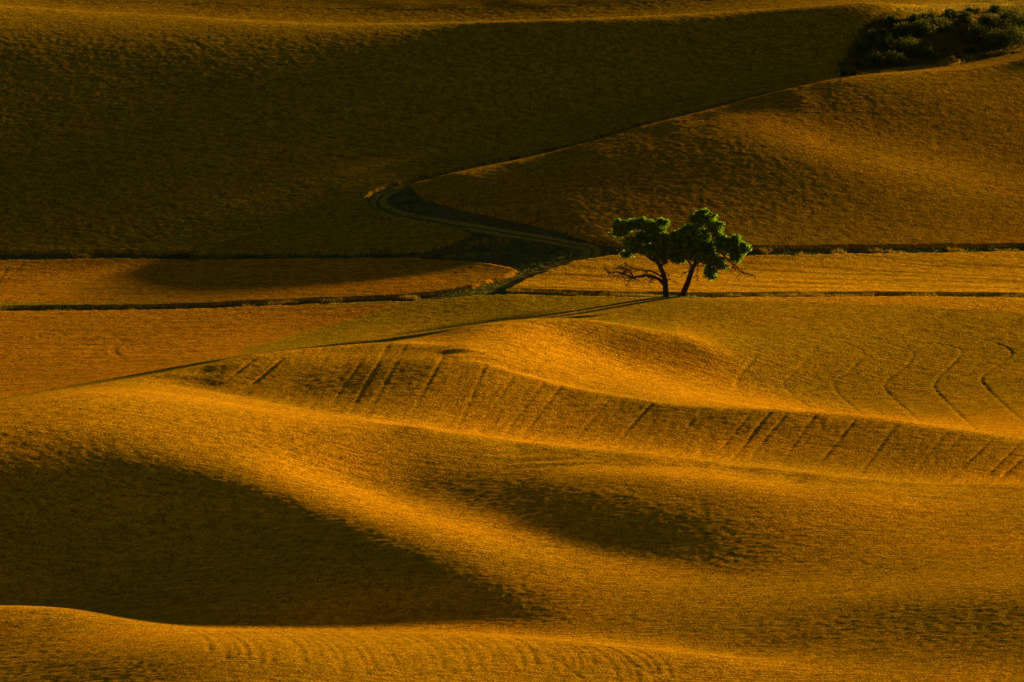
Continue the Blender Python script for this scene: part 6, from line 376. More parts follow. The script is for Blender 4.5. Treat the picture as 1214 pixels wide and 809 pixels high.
TRAMS = [[0.12, [[53.5,1740.4], [51.3,1732.3], [49.1,1724.7], [48.3,1714.8], [50.0,1701.5]]], [0.12, [[66.7,1753.4], [64.8,1745.1], [62.8,1738.3],
[60.5,1732.0], [58.6,1725.7], [59.9,1719.4], [61.7,1712.5], [63.6,1703.3]]], [0.12, [[72.5,1759.7], [75.5,1758.2], [77.1,1754.7], [75.4,1746.5],
[72.9,1739.1], [70.1,1733.0], [69.8,1726.9], [71.5,1719.3], [73.1,1709.3], [74.5,1693.3]]], [0.12, [[82.5,1764.2], [85.7,1762.6], [88.3,1760.3],
[87.5,1753.6], [85.0,1745.4], [82.0,1738.7], [80.7,1731.9], [82.1,1723.4], [83.6,1712.5], [85.0,1698.0], [85.5,1666.8]]], [0.12, [[94.0,1768.8],
[97.0,1767.6], [99.3,1765.4], [98.2,1759.1], [95.6,1750.7], [93.1,1742.6], [91.7,1734.2], [92.7,1724.4], [94.0,1711.2], [94.8,1694.3], [95.4,1670.8],
[95.4,1638.6]]], [0.12, [[107.3,1773.4], [110.0,1770.3], [110.3,1765.1], [107.4,1757.3], [104.5,1750.1], [102.4,1742.5], [103.3,1732.5],
[104.4,1720.2], [105.4,1705.0], [106.2,1686.8], [106.9,1667.0]]], [0.16, [[69.4,2034.7], [68.3,2028.5], [66.7,2022.6], [64.6,2016.8], [62.4,2010.7],
[60.2,2004.4]]], [0.16, [[74.0,2038.0], [73.4,2031.3], [71.9,2025.2], [69.8,2019.2], [67.6,2012.8], [65.3,2005.9]]], [0.09, [[-48.6,1415.2],
[-45.6,1395.4], [-43.5,1378.2], [-43.6,1365.7]]], [0.09, [[-41.6,1414.2], [-38.9,1393.7], [-36.9,1377.6], [-36.1,1364.6]]], [0.09, [[-36.8,1413.8],
[-34.1,1398.4], [-31.9,1384.6], [-30.3,1371.3], [-29.2,1360.8]]], [0.09, [[-25.6,1411.1], [-23.5,1395.3], [-21.7,1384.7], [-20.4,1374.0],
[-19.4,1364.6]]], [0.09, [[-16.0,1410.4], [-13.7,1399.2], [-11.4,1390.7], [-9.5,1381.7], [-8.1,1371.8], [-6.8,1363.1]]], [0.09, [[-53.9,1421.0],
[-50.7,1396.3], [-49.0,1376.5]]], [0.09, [[-2.5,1400.3], [-0.2,1394.6], [2.1,1390.6], [4.3,1386.7], [6.4,1382.1], [8.4,1376.5], [10.2,1370.8],
[12.1,1365.3]]], [0.09, [[12.3,1390.7], [14.3,1387.7], [16.3,1385.3], [18.2,1382.7], [20.1,1379.4], [21.8,1375.3], [23.5,1370.8], [25.1,1366.3]]],
[0.12, [[-85.7,1756.9], [-87.7,1745.2], [-84.9,1731.0]]], [0.12, [[-85.1,1755.9], [-86.8,1744.1], [-83.9,1730.8]]], [0.12, [[18.0,1736.2],
[15.0,1730.5], [11.8,1725.1]]], [0.12, [[-47.8,1889.9], [-44.5,1883.1], [-42.4,1872.0]]], [0.12, [[-82.0,1986.8], [-78.9,1989.1], [-76.4,1983.8]]],
[0.12, [[-116.1,1837.7], [-117.0,1826.0], [-117.6,1812.4]]], [0.12, [[-112.5,1842.9], [-115.4,1827.2]]], [0.12, [[-54.7,1687.5], [-57.1,1679.3],
[-59.5,1671.3]]], [0.12, [[-48.5,1689.3], [-50.4,1681.6], [-52.2,1674.7], [-54.1,1667.8]]], [0.05, [[-30.0,1700.7], [-31.3,1688.8], [-32.7,1677.5],
[-34.0,1667.8], [-35.3,1658.7], [-36.6,1649.1], [-37.9,1636.6]]], [0.09, [[-26.4,1701.2], [-27.6,1688.0], [-28.7,1675.5], [-29.9,1665.3],
[-31.1,1655.6], [-32.2,1645.3], [-33.3,1631.8]]], [0.05, [[-22.8,1699.0], [-23.9,1684.8], [-25.1,1672.7], [-26.2,1662.8], [-27.4,1653.0],
[-28.5,1642.5], [-29.6,1628.6]]], [0.07, [[-14.1,1689.1], [-15.3,1676.4], [-16.5,1666.4], [-17.8,1657.2], [-19.0,1647.8], [-20.1,1637.9],
[-21.3,1625.0]]], [0.09, [[-5.5,1675.6], [-6.7,1665.0], [-7.8,1655.1], [-8.9,1645.4], [-10.1,1635.5], [-11.2,1622.4]]], [0.07, [[0.5,1668.9],
[-1.1,1659.3], [-2.6,1650.6], [-4.2,1642.2], [-5.7,1633.5], [-7.2,1621.5]]], [0.07, [[6.5,1663.4], [4.9,1655.1], [3.2,1647.3], [1.6,1639.7],
[0.0,1631.6], [-1.5,1620.5]]], [0.09, [[10.0,1660.6], [8.4,1652.9], [6.8,1645.4], [5.2,1638.1], [3.6,1630.3], [2.0,1619.6]]], [0.05, [[20.5,1653.9],
[18.4,1645.1], [16.4,1636.5], [14.4,1627.4], [12.4,1615.4]]], [0.09, [[28.8,1648.7], [26.7,1640.5], [24.6,1632.1], [22.6,1623.3], [20.5,1611.7]]],
[0.05, [[39.1,1643.2], [37.2,1634.7], [35.3,1626.2], [33.5,1617.2], [31.5,1605.4]]], [0.05, [[49.4,1639.7], [47.6,1632.4], [45.9,1625.3],
[44.1,1618.0], [42.4,1610.1], [40.6,1599.6]]], [0.09, [[52.9,1638.5], [50.7,1629.2], [48.7,1620.1], [46.6,1610.3], [44.4,1597.6]]], [0.07,
[[56.3,1637.2], [54.5,1629.7], [52.7,1622.4], [50.9,1614.8], [49.2,1606.7], [47.4,1596.2]]], [0.05, [[62.1,1634.7], [60.0,1625.1], [57.9,1615.6],
[55.8,1605.6], [53.6,1593.1]]], [0.07, [[70.2,1630.7], [68.3,1622.7], [66.4,1615.0], [64.5,1607.2], [62.6,1599.0], [60.6,1588.3]]], [0.07,
[[78.3,1625.7], [76.5,1617.5], [74.7,1609.8], [73.0,1602.0], [71.2,1593.9], [69.4,1583.1]]], [0.05, [[88.2,1618.1], [85.8,1609.2], [83.6,1600.6],
[81.3,1591.9], [78.9,1581.1]]], [0.05, [[91.5,1616.2], [89.3,1609.3], [87.2,1602.7], [85.1,1596.2], [83.0,1589.4], [80.8,1580.9]]], [0.09,
[[97.1,1613.1], [94.7,1604.9], [92.2,1597.1], [89.8,1589.3], [87.4,1579.9]]], [0.09, [[102.8,1610.4], [100.4,1602.3], [98.2,1594.9], [95.9,1587.5],
[93.6,1578.5]]], [0.09, [[106.1,1608.3], [103.6,1600.6], [101.3,1593.4], [98.9,1586.3], [96.5,1577.7]]], [0.07, [[115.8,1601.9], [112.7,1592.6],
[109.7,1584.3], [106.6,1575.0]]], [0.11, [[-58.2,1429.0], [-54.6,1405.2], [-52.5,1379.7]]], [0.11, [[-56.0,1425.5], [-53.1,1407.5], [-50.5,1386.5],
[-49.3,1371.5]]], [0.09, [[-53.1,1420.7], [-49.6,1396.2], [-47.6,1374.7]]], [0.11, [[-51.7,1419.2], [-49.0,1401.6], [-46.7,1384.8], [-45.7,1371.1]]],
[0.11, [[-49.7,1418.7], [-47.1,1401.4], [-44.9,1384.7], [-43.8,1371.1]]], [0.09, [[-47.8,1418.5], [-44.9,1399.7], [-42.5,1382.7], [-41.4,1368.6]]],
[0.09, [[-46.4,1418.5], [-43.9,1402.3], [-41.9,1385.9], [-40.9,1372.5]]], [0.06, [[-43.7,1418.8], [-41.0,1401.3], [-38.7,1386.8], [-37.0,1374.1],
[-36.2,1362.8]]], [0.11, [[-42.4,1419.1], [-39.2,1398.6], [-36.7,1380.7], [-35.6,1365.8]]], [0.11, [[-39.7,1419.7], [-37.3,1403.8], [-35.3,1386.8],
[-34.3,1372.9]]], [0.11, [[-38.3,1420.2], [-35.0,1396.0], [-33.2,1373.9]]], [0.11, [[-35.6,1421.1], [-33.2,1405.3], [-31.1,1390.2], [-29.5,1377.5],
[-28.9,1366.0]]], [0.09, [[-32.9,1421.8], [-30.6,1406.6], [-28.5,1393.2], [-26.8,1381.4], [-25.5,1370.9], [-25.0,1361.1]]], [0.11, [[-31.0,1422.1],
[-28.4,1405.5], [-26.2,1389.5], [-24.5,1376.3], [-23.8,1364.3]]], [0.06, [[-28.3,1422.6], [-25.7,1406.0], [-23.6,1387.1], [-22.7,1372.3]]], [0.06,
[[-26.9,1422.8], [-24.7,1408.8], [-22.8,1390.3], [-22.0,1376.1]]], [0.06, [[-24.2,1423.0], [-21.6,1406.8], [-19.4,1390.2], [-17.7,1376.8],
[-17.0,1364.6]]], [0.06, [[-22.2,1422.9], [-19.9,1408.1], [-17.9,1389.4], [-17.1,1374.9]]], [0.09, [[-20.3,1422.7], [-17.7,1407.2], [-15.5,1390.8],
[-13.9,1377.6], [-13.3,1365.5]]], [0.11, [[-18.3,1422.4], [-16.0,1408.3], [-14.0,1392.7], [-12.5,1379.8], [-11.9,1368.2]]], [0.06, [[-16.9,1422.2],
[-14.2,1405.1], [-12.0,1386.3], [-11.1,1371.2]]], [0.11, [[-14.2,1421.0], [-11.6,1402.3], [-10.2,1381.0]]], [0.11, [[-12.8,1420.3], [-10.5,1405.8],
[-8.6,1388.6], [-7.8,1374.6]]], [0.09, [[-11.5,1419.5], [-9.3,1406.5], [-7.4,1392.4], [-6.0,1380.4], [-5.5,1369.5]]], [0.11, [[-8.7,1418.1],
[-6.2,1402.4], [-4.1,1385.9], [-3.4,1372.0]]], [0.09, [[-7.4,1417.5], [-5.4,1405.0], [-3.8,1390.3], [-3.1,1377.8]]], [0.09, [[-6.0,1416.9],
[-3.3,1398.0], [-2.1,1379.2]]], [0.09, [[-3.3,1416.0], [-0.8,1399.8], [1.2,1385.0], [1.9,1372.0]]], [0.11, [[-0.6,1414.8], [1.7,1399.5], [3.5,1386.1],
[4.1,1374.2]]], [0.06, [[2.1,1410.7], [4.6,1395.5], [6.5,1383.3], [7.2,1371.4]]], [0.06, [[3.4,1408.3], [5.6,1395.8], [7.4,1386.7], [8.8,1377.5],
[9.2,1367.8]]], [0.09, [[6.1,1403.7], [8.3,1393.0], [10.0,1383.1], [10.6,1372.7]]], [0.11, [[7.4,1401.6], [9.7,1392.0], [11.4,1382.5],
[12.0,1372.1]]], [0.09, [[8.8,1399.9], [10.9,1391.3], [12.6,1382.4], [13.1,1372.5]]], [0.09, [[10.7,1397.8], [13.1,1387.9], [14.2,1375.8]]], [0.09,
[[12.0,1396.5], [14.3,1389.0], [16.3,1381.8], [17.8,1373.4], [18.2,1363.1]]], [0.09, [[14.7,1394.2], [16.7,1388.2], [18.5,1382.0], [19.8,1374.3],
[20.2,1365.0]]], [0.11, [[16.0,1393.2], [18.2,1387.3], [20.1,1380.9], [21.4,1372.9], [21.8,1363.0]]], [0.11, [[18.6,1391.6], [20.8,1386.1],
[22.6,1380.0], [24.0,1372.3], [24.3,1362.4]]], [0.11, [[21.3,1390.2], [23.2,1385.3], [24.7,1378.6], [25.2,1370.1]]], [0.09, [[23.2,1389.2],
[25.3,1384.2], [26.9,1377.3], [27.3,1368.0]]]]
SHRUB_NAMES = [
    "large dark shrub low by the hill crest, left part of the thicket, leftmost",
    "large dark shrub low by the hill crest, left part of the thicket, rightmost",
    "large dark shrub low by the hill crest, left part of the thicket, middle one",
    "large dark shrub low by the hill crest, left of the thicket centre",
    "mid-sized dark shrub low by the hill crest, left of the thicket centre",
    "large dark shrub halfway down the gully, left part of the thicket",
    "large dark shrub halfway down the gully, left of the thicket centre",
    "large dark shrub halfway down the gully, right of the thicket centre",
    "small dark shrub halfway down the gully, left part of the thicket",
    "mid-sized dark shrub on the upper bank, right of the thicket centre, leftmost",
    "small dark shrub low by the hill crest, right of the thicket centre",
    "mid-sized dark shrub on the upper bank, left of the thicket centre, rightmost",
    "large dark shrub halfway down the gully, right part of the thicket, leftmost",
    "large dark shrub low by the hill crest, right part of the thicket",
    "very large dark shrub halfway down the gully, at the right edge, leftmost",
    "large dark shrub halfway down the gully, right part of the thicket, rightmost",
    "very large dark shrub on the upper bank, at the right edge",
    "very large dark shrub halfway down the gully, at the right edge, rightmost",
    "mid-sized dark shrub on the upper bank, right of the thicket centre, rightmost",
    "small dark shrub on the upper bank, right part of the thicket",
    "small dark shrub on the upper bank, right of the thicket centre",
    "tiny dark shrub low by the hill crest, right part of the thicket, rightmost",
    "tiny dark shrub low by the hill crest, right part of the thicket, leftmost",
    "small dark shrub low by the hill crest, at its far left end, rightmost",
    "tiny dark shrub low by the hill crest, at its far left end, rightmost",
    "small dark shrub low by the hill crest, at its far left end, leftmost",
    "mid-sized dark shrub halfway down the gully, at its far left end",
    "small dark shrub on the upper bank, left part of the thicket",
    "mid-sized dark shrub on the upper bank, left of the thicket centre, leftmost",
    "tiny dark shrub low by the hill crest, at its far left end, leftmost",
    "large dark shrub halfway down the gully, at the right edge",
]
SHRUBS = [[91.5,2012.5,4.5], [96.2,2014.1,4.5], [94.6,2025.2,4.5], [100.1,2024.6,5.3], [104.7,2021.8,3.3], [98.9,2035.2,4.5], [104.4,2037.4,5.3],
[109.5,2042.4,4.5], [93.5,2033.2,2.9], [111.6,2052.9,3.7], [115.6,2028.0,2.5], [105.9,2047.7,3.3], [118.3,2038.2,5.3], [122.8,2034.9,5.3],
[127.9,2037.1,6.1], [121.6,2050.5,4.9], [127.5,2056.4,5.7], [131.5,2051.1,7.0], [115.9,2052.3,3.7], [124.5,2070.5,2.9], [117.7,2066.1,2.5],
[124.0,2026.0,1.8], [119.3,2024.8,1.6], [89.3,2009.7,2.5], [86.2,2012.5,1.8], [88.6,2023.5,2.9], [91.0,2030.0,3.3], [96.6,2041.5,2.9],
[102.5,2044.6,3.3], [82.8,2005.7,1.2], [127.3,2045.7,4.1]]
DRY = [[110.4,2017.4], [106.9,2015.3], [113.5,2019.3], [103.9,2014.2]]
TREE_A = [35.0,1802.8]
TREE_B = [38.3,1804.4]
DRYPATCH = [[31.4,1804.1,1.8,0.5,260,0.7], [28.6,1804.4,1.4,0.5,200,0.65], [24.6,1804.5,1.4,0.5,120,0.6], [-56.0,1749.0,1.6,0.6,120,0.7],
[-59.5,1748.3,2.0,0.5,90,0.5], [-19.9,1795.6,1.0,0.6,80,0.6], [109.5,2017.4,1.4,1.6,420,1.3], [104.3,2015.2,1.8,1,160,0.8],
[115.0,2024.8,1.6,2,160,0.9], [-16.9,1841.8,8.0,1,160,0.5], [109.0,2064.9,6.0,4,260,1.1], [104.0,2051.9,4.0,3,120,1.1], [124.4,2087.5,6.0,4,200,1.2],
[-9.2,1849.9,5.0,1.5,160,0.5], [100.1,2014.7,6.0,1,200,0.6]]

SUN_AZ = math.radians(46)      # to the right of the view direction (+Y)
SUN_EL = math.radians(6.5)
SUN_STRENGTH, SKY_STRENGTH, EXPOSURE = 5.0, 0.05, 2.58

sc = bpy.context.scene
sc.render.resolution_x, sc.render.resolution_y = 1024, 682
sc.view_settings.view_transform = 'Standard'
sc.view_settings.look = 'None'
sc.view_settings.gamma = 1
sc.view_settings.use_curve_mapping = False
sc.view_settings.exposure = EXPOSURE
col = sc.collection

cam_d = bpy.data.cameras.new('camera')
cam = bpy.data.objects.new('camera', cam_d)
col.objects.link(cam)
cam.location = (0, 0, CAM_Z)
cam.rotation_euler = (math.radians(90 - 9.5), 0, 0)
cam_d.lens = 36 * 9600 / 1214
cam_d.sensor_width = 36
cam_d.clip_start = 10
cam_d.clip_end = 30000
sc.camera = cam

w = bpy.data.worlds.new('World')
sc.world = w
w.use_nodes = True
nt = w.node_tree
nt.nodes.clear()
sky = nt.nodes.new('ShaderNodeTexSky')
sky.sky_type = 'NISHITA'
sky.sun_disc = False
sky.sun_elevation = SUN_EL
sky.sun_rotation = SUN_AZ
sky.altitude = 600
sky.air_density = 0.12
sky.dust_density = 0.4
sky.ozone_density = 0.5
bg = nt.nodes.new('ShaderNodeBackground')
bg.inputs['Strength'].default_value = SKY_STRENGTH
wo = nt.nodes.new('ShaderNodeOutputWorld')
nt.links.new(sky.outputs[0], bg.inputs[0])
nt.links.new(bg.outputs[0], wo.inputs[0])

sun_d = bpy.data.lights.new('sun', 'SUN')
sun_d.energy = SUN_STRENGTH
sun_d.angle = math.radians(1.2)
sun_d.color = (1.0, 0.72, 0.40)
sun = bpy.data.objects.new('sun', sun_d)
col.objects.link(sun)
sun.rotation_euler = (math.radians(90) - SUN_EL, 0, math.pi - SUN_AZ)
sun.location = (0, 1800, 400)

# ------------------------------------------------------------------ helpers
rng = np.random.default_rng(7)
random.seed(7)

def tag(o, label=None, cat=None, group=None, kind=None):
    if label: o['label'] = label
    if cat: o['category'] = cat
    if group: o['group'] = group
    if kind: o['kind'] = kind
    return o

def mesh_obj(name, co, faces, mat, parent=None, smooth=False, vcol=None):
    """co (n,3) array; faces (m,k) int array with k = 3 or 4"""
    co = np.asarray(co, np.float32)
    faces = np.asarray(faces, np.int32)
    k = faces.shape[1]
    me = bpy.data.meshes.new(name)
    me.vertices.add(len(co))
    me.vertices.foreach_set('co', co.ravel())
    me.loops.add(faces.size)
    me.loops.foreach_set('vertex_index', faces.ravel())
    me.polygons.add(len(faces))
    me.polygons.foreach_set('loop_start', np.arange(0, faces.size, k, dtype=np.int32))
    me.update(calc_edges=True)
    if vcol is not None:
        for an, arr in vcol.items():
            at = me.attributes.new(an, 'FLOAT', 'POINT')
            at.data.foreach_set('value', np.asarray(arr, np.float32).ravel())
    if smooth:
        me.polygons.foreach_set('use_smooth', np.ones(len(faces), bool))
    me.materials.append(mat)
    o = bpy.data.objects.new(name, me)
    col.objects.link(o)
    if parent is not None:
        o.parent = parent
    return o

def empty(name, loc):
    o = bpy.data.objects.new(name, None)
    o.empty_display_size = 1
    o.location = loc
    col.objects.link(o)
    return o

# ------------------------------------------------------------------ terrain heights
COEF = np.cumsum(np.array(HEIGHTS, float), axis=1) / 100.0

def _w(t):
    return np.stack([(1-t)**3, 3*t**3-6*t**2+4, -3*t**3+3*t**2+3*t+1, t**3], -1) / 6

def surf(x, y):
    """height of the crop surface"""
    x = np.asarray(x, float); y = np.asarray(y, float)
    fx = (np.clip(x, X0, X0+DX*(SHAPE[1]-4)) - X0) / DX
    fy = (np.clip(y, Y0, Y0+DY*(SHAPE[0]-4)) - Y0) / DY
    i = np.clip(np.floor(fx).astype(int), 0, SHAPE[1]-4)
    j = np.clip(np.floor(fy).astype(int), 0, SHAPE[0]-4)
    wx = _w(fx-i); wy = _w(fy-j)
    r = 0
    for a in range(4):
        for b in range(4):
            r = r + wy[..., a]*wx[..., b]*COEF[j+a, i+b]
    return r

CROP = 0.8
def gz(x, y):
    return surf(x, y) - CROP

def noise(x, y, cell, seed, rot=0.0, stretch=1.0):
    """smooth value noise, about -1..1"""
    ca, sa = math.cos(rot), math.sin(rot)
    u = (x*ca + y*sa)/(cell*stretch); v = (-x*sa + y*ca)/cell
    iu = np.floor(u).astype(int); iv = np.floor(v).astype(int)
    fu = u-iu; fv = v-iv
    T = np.random.default_rng(seed).random((512, 512))*2-1
    fu = fu*fu*(3-2*fu); fv = fv*fv*(3-2*fv)
    a = T[iv & 511, iu & 511]; b = T[iv & 511, (iu+1) & 511]
    c = T[(iv+1) & 511, iu & 511]; d = T[(iv+1) & 511, (iu+1) & 511]
    return (a*(1-fu)+b*fu)*(1-fv)+(c*(1-fu)+d*fu)*fv

def smooth_line(pts, n=5):
    P = np.array(pts, float); out = []
    for k in range(len(P)-1):
        p0 = P[max(k-1, 0)]; p1 = P[k]; p2 = P[k+1]; p3 = P[min(k+2, len(P)-1)]
        for t in np.linspace(0, 1, n, endpoint=False):
            out.append(0.5*((2*p1)+(p2-p0)*t+(2*p0-5*p1+4*p2-p3)*t*t+(3*p1-p0-3*p2+p3)*t**3))
    out.append(P[-1])
    return np.array(out)

def dist_lines(x, y, P, reach, init):
    """update init with the distance to polyline P where it is under reach"""
    for a, b in zip(P[:-1], P[1:]):
        lo = np.minimum(a, b)-reach; hi = np.maximum(a, b)+reach
        m = (x > lo[0]) & (x < hi[0]) & (y > lo[1]) & (y < hi[1])
        if not m.any(): continue
        d = b-a; L2 = (d*d).sum()+1e-9
        px = x[m]-a[0]; py = y[m]-a[1]
        t = np.clip((px*d[0]+py*d[1])/L2, 0, 1)
        init[m] = np.minimum(init[m], np.hypot(px-t*d[0], py-t*d[1]))
    return init

def inside(x, y, P):
    r = np.zeros(x.shape, bool)
    for a, b in zip(P, np.roll(P, -1, axis=0)):
        c = (a[1] > y) != (b[1] > y)
        with np.errstate(divide='ignore', invalid='ignore'):
            r ^= c & (x < (b[0]-a[0])*(y-a[1])/(b[1]-a[1]+1e-12)+a[0])
    return r

for _k, (_p, _w2) in enumerate(LINES):               # carry the ditches on past the frame, join the strip behind the right hill
    if _k == 4:
        LINES[_k] = ([POLY_TRACK[0]]+_p+[POLY_GULLY[1]], _w2)
        continue
    if _p[0][0] < -100: _p.insert(0, [-175, _p[0][1]])
    if _p[-1][0] > 100: _p.append([175, _p[-1][1]])

def crop_distance(x, y):
    """signed distance into the crop (negative on tracks, ditches and rough ground)"""
    D = np.full(x.shape, 30.0)
    for poly in (POLY_TRACK, POLY_GULLY):
        P = np.array(poly)
        e = np.full(x.shape, 30.0)
        dist_lines(x, y, np.vstack([P, P[:1]]), 8.0, e)
        lo = P.min(0)-1; hi = P.max(0)+1
        m = (x > lo[0]) & (x < hi[0]) & (y > lo[1]) & (y < hi[1])
        ins = np.zeros(x.shape, bool); ins[m] = inside(x[m], y[m], P)
        D = np.minimum(D, np.where(ins, -e, e))
    for pts, wd in LINES:
        e = dist_lines(x, y, smooth_line(pts), wd+6, np.full(x.shape, 30.0))
        D = np.minimum(D, e-wd/2)
    return D

# ------------------------------------------------------------------ materials
def new_mat(name):
    m = bpy.data.materials.new(name); m.use_nodes = True
    n = m.node_tree.nodes; n.clear()
    out = n.new('ShaderNodeOutputMaterial')
    return m, n, m.node_tree.links, out

def nz(n, l, vec, scale, detail=3, rough=.6, sx=1, sy=1, sz=1, rot=0):
    if rot:
        mr = n.new('ShaderNodeMapping'); mr.inputs['Rotation'].default_value = (0, 0, rot)
        l.new(vec, mr.inputs[0]); vec = mr.outputs[0]
    mp = n.new('ShaderNodeMapping'); mp.inputs['Scale'].default_value = (sx, sy, sz)
    l.new(vec, mp.inputs[0])
    t = n.new('ShaderNodeTexNoise'); t.inputs['Scale'].default_value = scale
    t.inputs['Detail'].default_value = detail; t.inputs['Roughness'].default_value = rough
    l.new(mp.outputs[0], t.inputs['Vector'])
    return t.outputs['Fac']

def ramp(n, l, fac, stops):
    r = n.new('ShaderNodeValToRGB')
    e = r.color_ramp.elements
    while len(e) < len(stops): e.new(.5)
    for k, (p, c) in enumerate(stops):
        e[k].position = p; e[k].color = (*c, 1)
    l.new(fac, r.inputs[0])
    return r.outputs[0]

def mathn(n, l, op, a, b):
    m = n.new('ShaderNodeMath'); m.operation = op
    for k, v in enumerate((a, b)):
        if isinstance(v, (int, float)): m.inputs[k].default_value = v
        else: l.new(v, m.inputs[k])
    return m.outputs[0]

def mixc(n, l, fac, a, b, blend='MIX'):
    m = n.new('ShaderNodeMix'); m.data_type = 'RGBA'; m.blend_type = blend
    for idx, v in ((0, fac), (6, a), (7, b)):
        if isinstance(v, (int, float)): m.inputs[idx].default_value = v
        elif isinstance(v, tuple): m.inputs[idx].default_value = (*v, 1)
        else: l.new(v, m.inputs[idx])
    return m.outputs[2]

def wheat_material(name, gold, green, rot, bump=0.46, fine=1.3, streak=.72):
    m, n, l, out = new_mat(name)
    g = n.new('ShaderNodeNewGeometry').outputs['Position']
    f1 = nz(n, l, g, 2.2, 2, .6, sz=.3)               # heads and clumps, about half a metre
    f2 = nz(n, l, g, .55, 3, .6, sz=.3)                # patches of a couple of metres
    f3a = nz(n, l, g, 1.0, 3, .6, sx=.10*min(1, fine), sy=fine, sz=.1, rot=rot)   # drill rows
    f3b = nz(n, l, g, 1.0, 3, .6, sx=.85, sy=.05, sz=.1, rot=.124)   # drill rows that climb the slopes
    ra = n.new('ShaderNodeAttribute'); ra.attribute_name = 'climb'
    mxf = n.new('ShaderNodeMix'); l.new(ra.outputs['Fac'], mxf.inputs[0]); l.new(f3a, mxf.inputs[2]); l.new(f3b, mxf.inputs[3])
    f3 = mxf.outputs[0]
    f4 = nz(n, l, g, .045, 3, .6)                      # broad ripeness
    at = n.new('ShaderNodeAttribute'); at.attribute_name = 'green'
    broad = ramp(n, l, f4, [(.35, gold), (.65, tuple(c*k for c, k in zip(gold, (.88, .92, 1.0))))])
    c = mixc(n, l, at.outputs['Fac'], broad, green)
    v = mathn(n, l, 'ADD', mathn(n, l, 'MULTIPLY', f1, .55), mathn(n, l, 'MULTIPLY', f2, .45))
    k = ramp(n, l, v, [(.33, (.30, .26, .24)), (.5, (.88, .86, .83)), (.64, (1.35, 1.35, 1.3))])
    c = mixc(n, l, 1.0, c, k, 'MULTIPLY')
    k3 = ramp(n, l, f3, [(.36, (streak, streak*.97, streak*.94)), (.52, (1, 1, 1))])
    c = mixc(n, l, .8, c, k3, 'MULTIPLY')
    b = n.new('ShaderNodeBsdfDiffuse')
    b.inputs['Roughness'].default_value = .6
    l.new(c, b.inputs['Color'])
    h = mathn(n, l, 'ADD', mathn(n, l, 'MULTIPLY', f1, .5), mathn(n, l, 'ADD', mathn(n, l, 'MULTIPLY', f2, .14), mathn(n, l, 'MULTIPLY', f3, .5)))
    bp = n.new('ShaderNodeBump'); bp.inputs['Strength'].default_value = 1.0
    bp.inputs['Distance'].default_value = bump
    l.new(h, bp.inputs['Height']); l.new(bp.outputs[0], b.inputs['Normal'])
    sh = n.new('ShaderNodeBsdfSheen'); sh.inputs['Roughness'].default_value = .35     # the bristly heads catch grazing light
    l.new(c, sh.inputs['Color']); l.new(bp.outputs[0], sh.inputs['Normal'])
    ms = n.new('ShaderNodeMixShader'); ms.inputs[0].default_value = .08
    l.new(b.outputs[0], ms.inputs[1]); l.new(sh.outputs[0], ms.inputs[2])
    l.new(ms.outputs[0], out.inputs[0])
    return m

GOLD = (.58, .245, .003)
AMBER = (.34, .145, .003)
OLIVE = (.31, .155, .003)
GREEN = (.25, .155, .003)
M_hill_front = wheat_material('wheat_gold', GOLD, GREEN, .25)
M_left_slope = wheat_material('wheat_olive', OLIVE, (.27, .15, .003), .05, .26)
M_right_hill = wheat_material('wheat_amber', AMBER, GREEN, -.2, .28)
M_flat_left = wheat_material('wheat_orange', (.46, .165, .003), GREEN, .02, .26, .5, .66)
M_flat_right = wheat_material('wheat_strip', (.66, .29, .004), (.45, .22, .003), .0, .26, .32, .42)

def ground_material():
    m, n, l, out = new_mat('rough_ground')
    g = n.new('ShaderNodeNewGeometry').outputs['Position']
    f1 = nz(n, l, g, .5, 4, .65); f2 = nz(n, l, g, .07, 3, .6); f3 = nz(n, l, g, 2.5, 2)
    a = ramp(n, l, f1, [(.35, (.08, .07, .008)), (.6, (.18, .11, .012))])
    c = ramp(n, l, f2, [(.4, (.06, .045, .005)), (.6, (.13, .08, .012))])
    cc = mixc(n, l, .5, a, c)
    b = n.new('ShaderNodeBsdfDiffuse')
    l.new(cc, b.inputs['Color'])
    bp = n.new('ShaderNodeBump'); bp.inputs['Distance'].default_value = .2; bp.inputs['Strength'].default_value = 1
    l.new(mathn(n, l, 'ADD', f1, f3), bp.inputs['Height']); l.new(bp.outputs[0], b.inputs['Normal'])
    l.new(b.outputs[0], out.inputs[0])
    return m

def plain(name, c1, c2, scale=1.5, rough=.9, bump=.0, trans=0.0):
    m, n, l, out = new_mat(name)
    g = n.new('ShaderNodeNewGeometry').outputs['Position']
    f = nz(n, l, g, scale, 3)
    c = ramp(n, l, f, [(.35, c1), (.65, c2)])
    b = n.new('ShaderNodeBsdfDiffuse'); b.inputs['Roughness'].default_value = rough
    l.new(c, b.inputs['Color'])
    if bump:
        bp = n.new('ShaderNodeBump'); bp.inputs['Distance'].default_value = bump
        l.new(f, bp.inputs['Height']); l.new(bp.outputs[0], b.inputs['Normal'])
    s = b.outputs[0]
    if trans:
        t = n.new('ShaderNodeBsdfTranslucent'); l.new(c, t.inputs[0])
        mx = n.new('ShaderNodeMixShader'); mx.inputs[0].default_value = trans
        l.new(s, mx.inputs[1]); l.new(t.outputs[0], mx.inputs[2]); s = mx.outputs[0]
    l.new(s, out.inputs[0])
    return m

